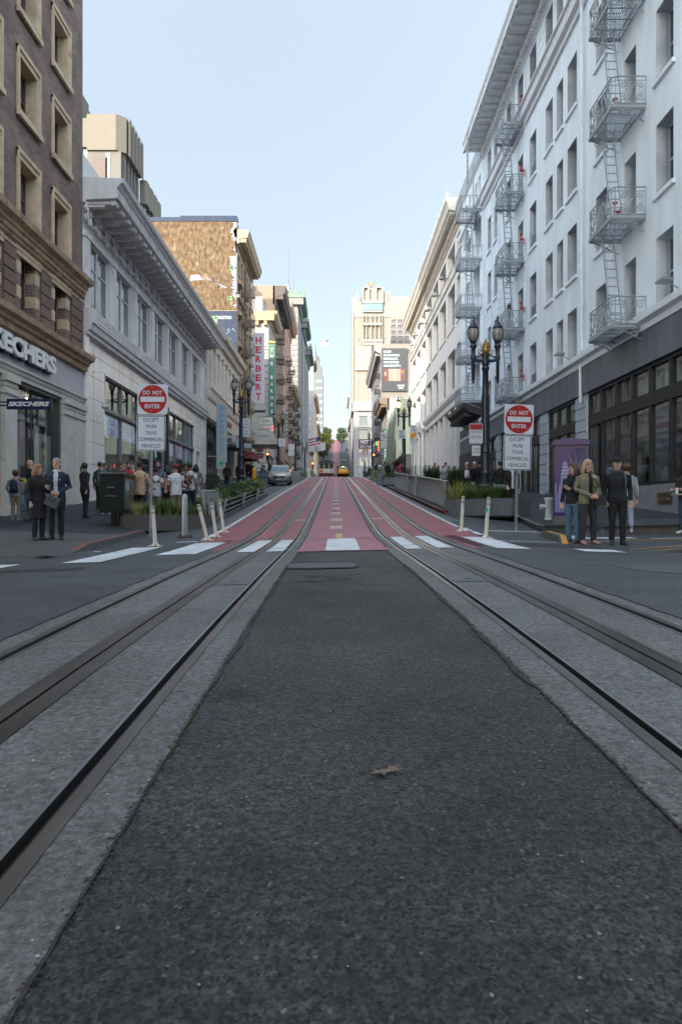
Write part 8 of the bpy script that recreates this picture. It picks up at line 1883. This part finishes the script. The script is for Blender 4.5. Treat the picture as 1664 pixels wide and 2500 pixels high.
o = px_person("woman with long straight black hair in pale trousers standing beyond the group", 477, 28.0, h=1.72, face=R(200), top=GRY, bottom=cloth("cream_trousers", (.42, .42, .42)), shoe='white', hair='black', hs='long', arms='pocket', group=LG)
# right corner trio and neighbours
zR = lambda x, Y: G(x, Y) + .005
o = px_person("woman in black jacket and blue jeans with dark curly hair, looking left, leftmost of three", 1398, 14.1, h=1.66, face=R(-50), top=BLK, bottom=JN, shoe='black', hair='brown', hs='long', arms=('down', 'front'), z=zR(4.9, 14.1), fat=1.06, vox=.0085, head=(R(-22), 0), stance=.10)
mb = MB(); mb.tube([(-.10, .0, 1.46), (-.04, -.085, 1.44), (.06, -.08, 1.44), (.1, .02, 1.47), (0, .09, 1.48), (-.1, 0, 1.46)], .045, 8); mb.tube([(0, -.09, 1.43), (.02, -.13, 1.25)], [.05, .03], 6); local(o, "scarf", mb, [BLK])
o = px_person("blonde woman in olive jacket over black jumper, grey jeans and pink shoes, middle of three", 1433, 13.9, h=1.72, face=R(10), top=OLV, shirt=BLK, bottom=GJ, shoe='pink', hair='blonde', hs='long', arms='clasp', z=zR(5.1, 13.9), fat=1.08, vox=.0085, stance=.12, jacket_len=.84)
mb = MB(); mb.tube([(-.13, .06, 1.44), (-.1, -.08, 1.42), (0, -.12, 1.30), (.1, -.15, 1.1)], .008, 5); local(o, "strap", mb, [BLK])
mb = MB(); mb.rings([[(.10 + .04 * math.cos(a), -.07 + .03 * math.sin(a), z_) for a in [k for k in range(6)]] for z_ in (1.22, 1.32, 1.43)]); mb.tube([(.02, .09, 1.45), (.12, .05, 1.43), (.13, -.05, 1.38), (.12, -.09, 1.28)], [.04, .045, .04, .02], 7); local(o, "pale_hood_lining", mb, [cloth("hood_grey", (.28, .29, .31))])
bag("black leather shoulder bag hanging at the blonde woman's hip", o, 'handbag', [mat("bag_leather", (.02, .02, .021), .45, var=.2), BLK], (.19, -.12, .92), s_=.95)
o = px_person("older man in black cap and dark navy fleece, rightmost of three", 1505, 13.9, h=1.78, face=R(-8), top=DNV, bottom=cloth("dark_cargo", (.006, .007, .010)), shoe='black', hair='grey', hs='crop', arms=('down', 'down'), cap=BLK, z=zR(5.74, 13.9), fat=1.14, vox=.0085, stance=.10, head=(R(-6), 0))
mb = MB(); mb.tube([(-.09, .02, 1.47), (0, -.075, 1.455), (.09, .02, 1.47), (0, .075, 1.48), (-.09, .02, 1.47)], .03, 8); local(o, "teal_collar", mb, [cloth("teal", (.015, .05, .07))])
mb = MB(); mb.tube([(.10, .10, 1.44), (.125, -.05, 1.44), (.13, -.13, 1.30), (.12, -.125, 1.15)], [(.02, .01)] * 4, 6); local(o, "backpack_strap", mb, [GRY])
px_person("person in light blue trousers and white trainers walking away behind the man in the cap", 1528, 17.3, h=1.76, face=R(165), top=cloth("pale_blue_top", (.25, .28, .32)), bottom=cloth("pale_blue_trousers", (.22, .26, .33)), shoe='white', hair='brown', hs='curly', arms='down', walk=.3, z=G(7.4, 17.2) + .02)
o = px_person("person in dark jacket and blue jeans carrying a cup tray at the right edge", 1672, 17.0, h=1.74, face=R(-60), top=cloth("dark_brown_jacket", (.018, .014, .014)), bottom=cloth("deep_jeans", (.02, .045, .08)), shoe='white', hair='black', hs='short', arms='tray', z=G(8.7, 17.0) + .02, fat=1.05)
t = thing("cup_tray", "cardboard tray with two paper coffee cups at the right picture edge", "cup tray", (pt(1658, 0, 16.8)[0], 16.75, .42)); mb = MB(); mb.box(-.2, .2, -.12, .12, 0, .03); mb.build("tray", [mat("cardboard", (.3, .24, .18), .8)], t)
for x_ in (-.1, .1): mb = MB(); mb.lathe([(.03, .03), (.042, .15)], (x_, 0), 10); q = mb.build("cup", [M['signwhite']], t); mb = MB(); mb.lathe([(.044, .15), (.044, .165), (.036, .175)], (x_, 0), 10); mb.build("lid", [WHT], q); 
# walkers on the right pavement
RG_ = "walkers on the right pavement"
px_person("person in black hoodie and baggy light jeans walking away, left of the right road sign", 1219, 26.5, h=1.76, face=R(170), top=BLK, bottom=LJ, shoe='white', hair='black', hs='short', arms='pocket', walk=.15, group=RG_, fat=1.1)
px_person("person in black open jacket and white top walking behind the right road sign", 1248, 21.6, h=1.72, face=R(0), top=BLK, shirt=WHT, bottom=BLK, shoe='white', hair='black', hs='long', arms=('swingf', 'swingb'), walk=.3, group=RG_)
o = px_person("person in black with a pale backpack and white cap, walking away up the right pavement", 1138, 29.5, h=1.74, face=R(172), top=BLK, bottom=BLK, hair='black', hs='none', arms='swingb', walk=.2, cap=WHT, group=RG_, vox=.013)
bag("small pale backpack on the black-clad walker with white cap", o, 'backpack', [WHT, WHT], (0, .17, 1.24), s_=.8)
px_person("walker in blue shorts and white cap beside the backpack walker", 1157, 31.5, h=1.74, face=R(170), top=BLK, bottom=cloth("bright_blue", (.03, .16, .32)), legs='short', hair='black', hs='none', cap=WHT, walk=.25, arms='down', group=RG_, vox=.014)
px_person("walker all in dark navy just left of the near right lamp post", 1169, 29.8, h=1.80, face=R(170), top=DNV, bottom=DNV, hair='black', arms='down', walk=.2, group=RG_, vox=.014)
a1 = px_person("person in white jacket looking at a phone beside the white store windows", 1086, 37.5, h=1.74, face=R(10), top=WHT, bottom=cloth("blue_denim", (.05, .08, .13)), hair='black', hs='short', arms='phone', head=(0, R(15)), group=RG_, vox=.014)
a2 = px_person("person in green-brown jacket with folded arms, left of the white-jacketed phone user", 1060, 41, h=1.72, face=R(0), top=cloth("moss_jacket", (.09, .09, .06)), bottom=cloth("teal_trousers", (.02, .08, .12)), hair='brown', hs='short', arms='fold', group=RG_, vox=.014)
a3 = px_person("person in dark navy walking up the left pavement by the pharmacy door", 553, 40.5, h=1.74, face=R(170), top=BLK, bottom=BLK, hair='black', hs='tail', arms='down', walk=.3, vox=.014)
def again(src_, label, xf, Y, rz=0, s_=1.0, group=None, z=None):
    o = copy_tree(src_); x = pt(xf, 0, Y)[0]; o.location = (x, Y, (SW(x, Y) if z is None else z)); o.rotation_euler = (0, 0, rz); o.scale = tuple(v * s_ for v in src_.scale); o['label'] = label
    if group: o['group'] = group
    elif 'group' in o.keys(): del o['group']
    return o
FGL = "distant walkers on the left pavement"; FGR = "distant walkers on the right pavement"
a4 = px_person("person in red top walking past the dark granite front on the far right pavement", 975, 66, h=1.7, face=R(160), top=cloth("bright_red", (.3, .02, .04)), bottom=GRY, hair='black', arms='down', walk=.2, vox=.016, group=FGR)
for k, (s0, lb, xf, Y, rz) in enumerate(((a3, "dark figure in the pharmacy doorway", 582, 47, 2.9), (a3, "dark figure with a pale bag near the yellow bollard", 613, 60, 3.1), (a2, "figure in a green-brown top left of the parked car", 641, 70, .3), (a1, "figure in a white top near the traffic light", 648, 74, 3.1), (a2, "figure in a green-brown top close to the wall", 634, 76, 2.8), (a1, "figure in a white top close to the wall", 630, 66, .2), (a3, "dark figure behind the parked car", 655, 80, 3.0), (a3, "dark figure at the far left corner", 700, 104, 0), (a1, "pale figure at the far left corner", 712, 106, 3), (a2, "brownish figure beside the cable car", 736, 112, 1))):
    again(s0, lb + " on the left", xf, Y, rz, group=FGL)
for k, (s0, lb, xf, Y, rz) in enumerate(((a3, "dark jacketed figure bending over by the hedge planter", 945, 62, 2.8), (a1, "pale figure beyond the hedge planter", 926, 86, 0), (a3, "dark figure beyond the hedge planter", 917, 90, 3), (a2, "brownish figure by the green finned building", 908, 100, .4), (a3, "dark figure next to the far do not enter sign", 900, 112, 3), (a1, "pale figure farthest up the pavement", 894, 122, 2), (a2, "brownish figure farthest up the pavement", 955, 80, 2.5))):
    again(s0, lb + " on the right", xf, Y, rz, group=FGR)
# ================================================================= vehicles, trees
def wheel(t, x, y, z, r_, w_=.2):
    mb = MB(); n_ = 18; prof = [(-w_ / 2, r_ * .66), (-w_ / 2, r_ * .95), (-w_ * .3, r_), (w_ * .3, r_), (w_ / 2, r_ * .95), (w_ / 2, r_ * .66)]
    mb.rings([[(px_, rr_ * math.cos(a), rr_ * math.sin(a)) for a in [2 * math.pi * k / n_ for k in range(n_)]] for px_, rr_ in prof]); o = mb.build("wheel", [mat("tyre_rubber", (.012, .012, .012), .8)], t, loc=(x, y, z)); 
    mb = MB(); mb.rings([[(px_, rr_ * math.cos(a), rr_ * math.sin(a)) for a in [2 * math.pi * k / n_ for k in range(n_)]] for px_, rr_ in ((-w_ * .52, r_ * .62), (-w_ * .4, r_ * .1), (w_ * .4, r_ * .1), (w_ * .52, r_ * .62))]); mb.build("rim", [M['galv']], o); return o
def sect(w_, z0, z1, zs, top_in=.12, n_=7):
    """half-profile of a body section mirrored: lower body to z1 with tumblehome"""
    return None
def car(label, x, Y, yaw, paint, L_=4.7, W=1.86, H=1.68, suv=True, taxi=False, rear=False, group=None, name="parked_car", cat="car"):
    t = thing(name, label, cat, (x, Y, G(x, Y) + .0), yaw, group); t.rotation_euler = (math.atan((zc(Y + 3) - zc(Y)) / 3), 0, yaw); P = paint; hw = W / 2
    mb = MB(); 
    # lower body: rings along y (front at -L/2)
    st = [(-L_ / 2, .62, .38, .72, .80), (-L_ / 2 + .08, .80, .26, .86, .95), (-L_ / 2 + .5, .93, .22, .98, 1.02), (-L_ / 2 + 1.2, 1.0, .22, 1.06, 1.08), (-L_ * .1, 1.0, .22, 1.10, 1.12), (L_ * .3, 1.0, .22, 1.12, 1.14), (L_ / 2 - .3, .97, .26, 1.10, 1.14), (L_ / 2 - .05, .88, .34, 1.02, 1.08), (L_ / 2, .80, .42, .9, .98)]
    rg = []
    for y, f, z0, z1, zt in st:
        w_ = hw * f; k = H / 1.68; z1 *= k; zt *= k
        rg.append([(-w_ * .90, y, z0), (-w_, y, z0 + .14), (-w_, y, z1 - .22), (-w_ * .96, y, z1 - .04), (-w_ * .80, y, zt), (0, y, zt + .03), (w_ * .80, y, zt), (w_ * .96, y, z1 - .04), (w_, y, z1 - .22), (w_, y, z0 + .14), (w_ * .90, y, z0)])
    mb.rings(rg); o = mb.build("body", [P], t); autosmooth(o, 35)
    # wheel arches
    for sx_ in (-1, 1):
        for y in (-L_ * .305, L_ * .29):
            mb = MB(); mb.rings([[(px_, y + .40 * math.cos(a), .36 + .40 * math.sin(a)) for a in [2 * math.pi * k / 18 for k in range(18)]] for px_ in (sx_ * (hw - .3), sx_ * (hw + .006))]); mb.build("wheel_arch", [M['blackm']], t); wheel(t, sx_ * (hw - .11), y, .35, .35)
    # cabin
    c0, c1 = -L_ * .16, L_ * .44; k = H / 1.68
    mb = MB(); cab = [(c0 - .35, .84, 1.06, 1.10), (c0 + .25, .76, 1.08, 1.50), (c0 + .7, .72, 1.08, 1.63), (c1 - .7, .72, 1.08, 1.64), (c1 - .25, .70, 1.08, 1.56), (c1 + .08, .78, 1.05, 1.12)]
    rg = [[(-hw * .90, y, z0 * k), (-hw * f, y, z1 * k - .06), (-hw * f * .9, y, z1 * k), (hw * f * .9, y, z1 * k), (hw * f, y, z1 * k - .06), (hw * .90, y, z0 * k)] for y, f, z0, z1 in cab]
    mb.rings(rg); q = mb.build("roof", [P], t); autosmooth(q, 30)
    GLS = mat("car_glass", (.05, .09, .11), .05, var=.5, scale=3, spec=1)
    def pane(name, pts): mb = MB(); mb.poly(pts); return mb.build(name, [GLS], t)
    e = .012
    pane("windscreen", [(-hw * .80, c0 - .30 - e, 1.13 * k), (hw * .80, c0 - .30 - e, 1.13 * k), (hw * .70, c0 + .22 - .04, 1.49 * k), (-hw * .70, c0 + .22 - .04, 1.49 * k)])
    pane("rear_window", [(-hw * .76, c1 + .05 + e, 1.16 * k), (hw * .76, c1 + .05 + e, 1.16 * k), (hw * .66, c1 - .2 + .03, 1.5 * k), (-hw * .66, c1 - .2 + .03, 1.5 * k)])
    for sx_ in (-1, 1): pane("side_window", [(sx_ * (hw * .895 + e), c0 + .1, 1.13 * k), (sx_ * (hw * .895 + e), c1 - .15, 1.13 * k), (sx_ * (hw * .76 + e), c1 - .45, 1.52 * k), (sx_ * (hw * .76 + e), c0 + .55, 1.52 * k)])
    f = -L_ / 2
    for sx_ in (-1, 1):
        mb = MB(); mb.prism([(sx_ * .52, .70), (sx_ * .60, .80), (sx_ * .86, .90), (sx_ * .88, .80), (sx_ * .72, .69)], f + .02, f + .35, axis='y'); mb.build("headlight", [mat("headlight_glass", (.42, .44, .46), .12, var=.5, scale=9, spec=1)], t)
        mb = MB(); mb.box(sx_ * .70 - .08, sx_ * .70 + .08, L_ / 2 - .12, L_ / 2 + .02, .80, 1.0); mb.build("tail_light", [mat("tail_red", (.7, .03, .02), .3, var=0, emit=.8 if rear else .1)], t)
        mb = MB(); mb.ell((sx_ * (hw + .10), c0 - .02, 1.12 * k), (.11, .06, .075), 7); mb.tube([(sx_ * hw * .92, c0 - .02, 1.05 * k), (sx_ * (hw + .05), c0 - .02, 1.09 * k)], .03, 5); mb.build("wing_mirror", [P], t, smooth=True)
    mb = MB(); mb.prism([(-.42, .60), (.42, .60), (.50, .80), (-.50, .80)], f - .035, f + .2, axis='y', m=0)
    for kk in range(3): mb.box(-.42 - .02 * kk, .42 + .02 * kk, f - .045, f - .03, .63 + .055 * kk, .645 + .055 * kk, 1)
    mb.ell((0, f - .05, .71), (.07, .01, .05), 8, 1); mb.build("grille", [M['blackm'], M['brightsteel']], t)
    mb = MB(); mb.prism([(-.62, .32), (.62, .32), (.72, .46), (-.72, .46)], f - .0, f + .3, axis='y'); mb.build("lower_intake", [M['blackm']], t)
    mb = MB(); mb.box(-.16, .16, f - .05, f - .03, .47, .56); mb.build("number_plate", [mat("plate_pale", (.4, .42, .45), .5)], t)
    if suv:
        mb = MB()
        for sx_ in (-1, 1): mb.tube([(sx_ * hw * .66, c0 + .6, 1.64 * k), (sx_ * hw * .66, c1 - .6, 1.66 * k)], .025, 5)
        mb.build("roof_rails", [M['galv']], t)
    if taxi: mb = MB(); mb.prism([(-.3, 1.64 * k), (.3, 1.64 * k), (.22, 1.84 * k), (-.22, 1.84 * k)], c0 + .9, c0 + 1.2, axis='y'); mb.build("taxi_sign", [mat("taxi_sign_lit", (.9, .8, .5), .4, var=0, emit=.6)], t)
    return t
SIL = mat("champagne_silver_paint", (.30, .29, .275), .28, metal=.5, var=.03); TAX = mat("taxi_yellow", (.58, .27, .01), .3, var=.04)
car("champagne silver SUV parked at the left kerb facing the viewer", pt(681, 0, 56)[0], 56.8, R(2), SIL)
car("yellow taxi driving away on the right track lane beyond the crest", pt(833, 0, 112)[0] + .2, 112, R(180), TAX, suv=False, taxi=True, rear=True, H=1.55, name="taxi", cat="taxi")
DK = mat("dark_car_paint", (.02, .022, .028), .3, var=.05)
cg = "small cars far up the hill"
for k, (xf, Y, p, lb) in enumerate(((838, 300, mat("white_car_paint", (.5, .5, .5), .3, var=.03), "white car climbing, nearest of the distant ones"), (846, 345, DK, "dark car climbing behind the white one"), (829, 470, mat("red_car_paint", (.35, .03, .02), .3, var=.03), "red car high on the slope"), (838, 520, MATS["white_car_paint"], "white car high on the slope"), (846, 610, DK, "dark car near the hill top"))):
    c = car(lb + " of the far hill", pt(xf, 0, Y)[0], Y, R(180), p, suv=(k % 2 == 0), rear=True, group=cg, name="distant_car")
# cable car, end on
def cable_car(label, x, Y, body, trim, name="cable_car", front=True):
    t = thing(name, label, "cable car", (x, Y, G(x, Y)), 0); t.rotation_euler = (math.atan((zc(Y + 4) - zc(Y)) / 4), 0, 0); hw = 1.2; L_ = 8.2
    mb = MB(); mb.box(-hw, hw, 0, L_, .55, .66, 1); mb.box(-hw, hw, 0, .06, .66, 1.55, 0); mb.box(-hw, -hw + .06, .06, L_, .66, 1.3, 0); mb.box(hw - .06, hw, .06, L_, .66, 1.3, 0); mb.box(-hw, hw, L_ - .06, L_, .66, 1.55, 0); mb.box(-hw + .1, hw - .1, .5, L_ - .5, .25, .55, 2)
    mb.box(-hw, hw, -.02, .0, 1.5, 1.56, 1); mb.box(-hw, hw, -.02, 0, .66, .76, 1)
    mb.build("body", [body, trim, M['black']], t)
    mb = MB()
    for x_ in (-hw + .03, -.42, .42, hw - .03): mb.box(x_ - .05, x_ + .05, 0, .07, 1.55, 2.62)
    mb.box(-hw, hw, 0, .07, 2.5, 2.68)
    for k in range(6):
        for x_ in (-hw + .03, hw - .03): mb.box(x_ - .04, x_ + .04, 1 + 1.3 * k, 1.1 + 1.3 * k, 1.3, 2.62)
    mb.build("window_posts", [body], t)
    for a, b_ in ((-1.1, -.5), (-.35, .35), (.5, 1.1)):
        mb = MB(); mb.box(a, b_, .03, .04, 1.6, 2.5, 0); w_ = mb.build("window", [mat("cable_glass", (.05, .045, .04), .1, var=.8, scale=4, spec=1)], t)
        mb = MB()
        for p_ in ((a, a + .04, 1.6, 2.5), (b_ - .04, b_, 1.6, 2.5), (a, b_, 1.6, 1.66), (a, b_, 2.44, 2.5)): mb.box(p_[0], p_[1], -.01, .03, p_[2], p_[3])
        mb.build("frame", [mat("maroon_frame", (.14, .03, .03), .5)], w_)
    mb = MB(); ro = [(-1.32, 2.66), (-1.2, 2.8), (-.75, 2.9), (-.7, 3.06), (0, 3.14), (.7, 3.06), (.75, 2.9), (1.2, 2.8), (1.32, 2.66)]; mb.prism(ro, -.3, L_ + .3, axis='y'); mb.build("roof", [mat("roof_dark_green", (.03, .04, .035), .6, var=.1)], t)
    mb = MB(); mb.box(-1.1, -.55, -.035, -.02, .85, 1.35, 0); mb.build("orange_advert", [mat("advert_orange", (.45, .12, .02), .5, var=.4, scale=8)], t)
    mb = MB(); mb.box(.62, 1.05, -.035, -.02, .9, 1.35, 0); mb.build("pale_notice", [mat("notice_pale", (.35, .38, .36), .5, var=.3, scale=12)], t)
    mb = MB(); mb.prism(circ(.2, 16, (0, 1.12)), -.05, -.02, axis='y'); hl = mb.build("headlamp", [mat("lamp_glass", (.45, .44, .38), .2)], t)
    mb = MB(); mb.box(-.9, .9, -.25, .0, .42, .56); mb.build("bumper", [trim], t)
    for y in (1.2, 3, 5.2, 7): 
        for x_ in (-.55, .55): wheel(t, x_, y, .28, .28, .1)
    t.scale = (1, 1, .9)
    return t
cable_car("white and maroon cable car facing the viewer at the crest on the left track", CX(112) - S2 + .02, 112, mat("cable_cream", (.55, .52, .48), .45, var=.04), mat("cable_maroon", (.16, .02, .025), .5))
cable_car("dark cable car waiting farther off on the right track, behind the taxi", CX(150) + S2, 150, mat("cable_dark", (.05, .045, .045), .5), mat("cable_brown", (.10, .05, .03), .5))
cable_car("faint pale cable car far off on the left track, below the hill", CX(262) - S2 + 1.2, 262, mat("cable_cream", (.55, .52, .48)), MATS["cable_maroon"])
# trees beyond the crest
def tree(label, xf, yf_base, yf_top, Y, wpx, leafm, n_=2600, seed=1, name="street_tree", group=None, leaf=.4):
    x, zt = pt(xf, yf_top, Y); zb_ = pt(xf, yf_base, Y)[1]; H = zt - zb_; wd = wpx * Y / F_ / 2; r_ = random.Random(seed)
    t = thing(name, label, "tree", (x, Y, zb_), 0, group)
    mb = MB(); mb.tube([(0, 0, -2), (.1, 0, H * .2), (-.1, .1, H * .5), (0, 0, H * .75)], [H * .035, H * .028, H * .02, H * .008], 8)
    for k in range(9): a = r_.uniform(0, 6.28); z = H * r_.uniform(.2, .6); mb.tube([(0, 0, z), (wd * .4 * math.cos(a), wd * .4 * math.sin(a), z + H * .12), (wd * .75 * math.cos(a), wd * .75 * math.sin(a), z + H * .22)], [H * .015, H * .01, H * .004], 5)
    mb.build("trunk", [mat("tree_bark", (.06, .045, .035), .9, var=.3)], t)
    mb = MB(); cl = [(Vector((r_.gauss(0, .5) * wd, r_.gauss(0, .45) * wd, H * r_.uniform(.28, .86))), wd * r_.uniform(.35, .62)) for _ in range(20)] + [(Vector((0, 0, H * .88)), wd * .3)]
    for k in range(n_):
        c, q = r_.choice(cl); d = Vector((r_.gauss(0, 1), r_.gauss(0, 1), r_.gauss(0, .8))).normalized() * q * r_.uniform(.6, 1.05); s_ = leaf * r_.uniform(.5, 1.3)
        mb.M = Matrix.Translation(c + d) @ Matrix.Rotation(r_.uniform(0, 6.28), 4, Vector((r_.gauss(0, 1), r_.gauss(0, 1), r_.gauss(0, 1))).normalized()); mb.quad((-s_, -s_ * .5, 0), (0, -s_ * .6, s_ * .2), (s_, 0, 0), (0, s_ * .6, 0))
    mb.M = None; mb.build("crown", [leafm], t); return t
LD = mat("leaf_dark", (.06, .09, .04), .7, var=.4, scale=.3); LY = mat("leaf_yellow_green", (.26, .26, .05), .7, var=.4, scale=.3); LO = mat("leaf_olive", (.09, .095, .04), .7, var=.4, scale=.3)
tree("dark round-topped tree highest on the left side of the hill", 795, 1085, 1042, 560, 26, LD, 2600, 1, leaf=.55)
tree("bright yellow-green tree in the middle of the left hillside", 797, 1108, 1054, 400, 28, LY, 3000, 2, leaf=.45)
tree("spreading olive green tree lowest of the left ones, above the cable car", 788, 1124, 1088, 270, 32, LO, 2600, 3, leaf=.28)
tree("tall dark tree on the right side of the hill top", 833, 1090, 1042, 600, 28, LD, 3000, 4, leaf=.6)
# signs and traffic further up, right side
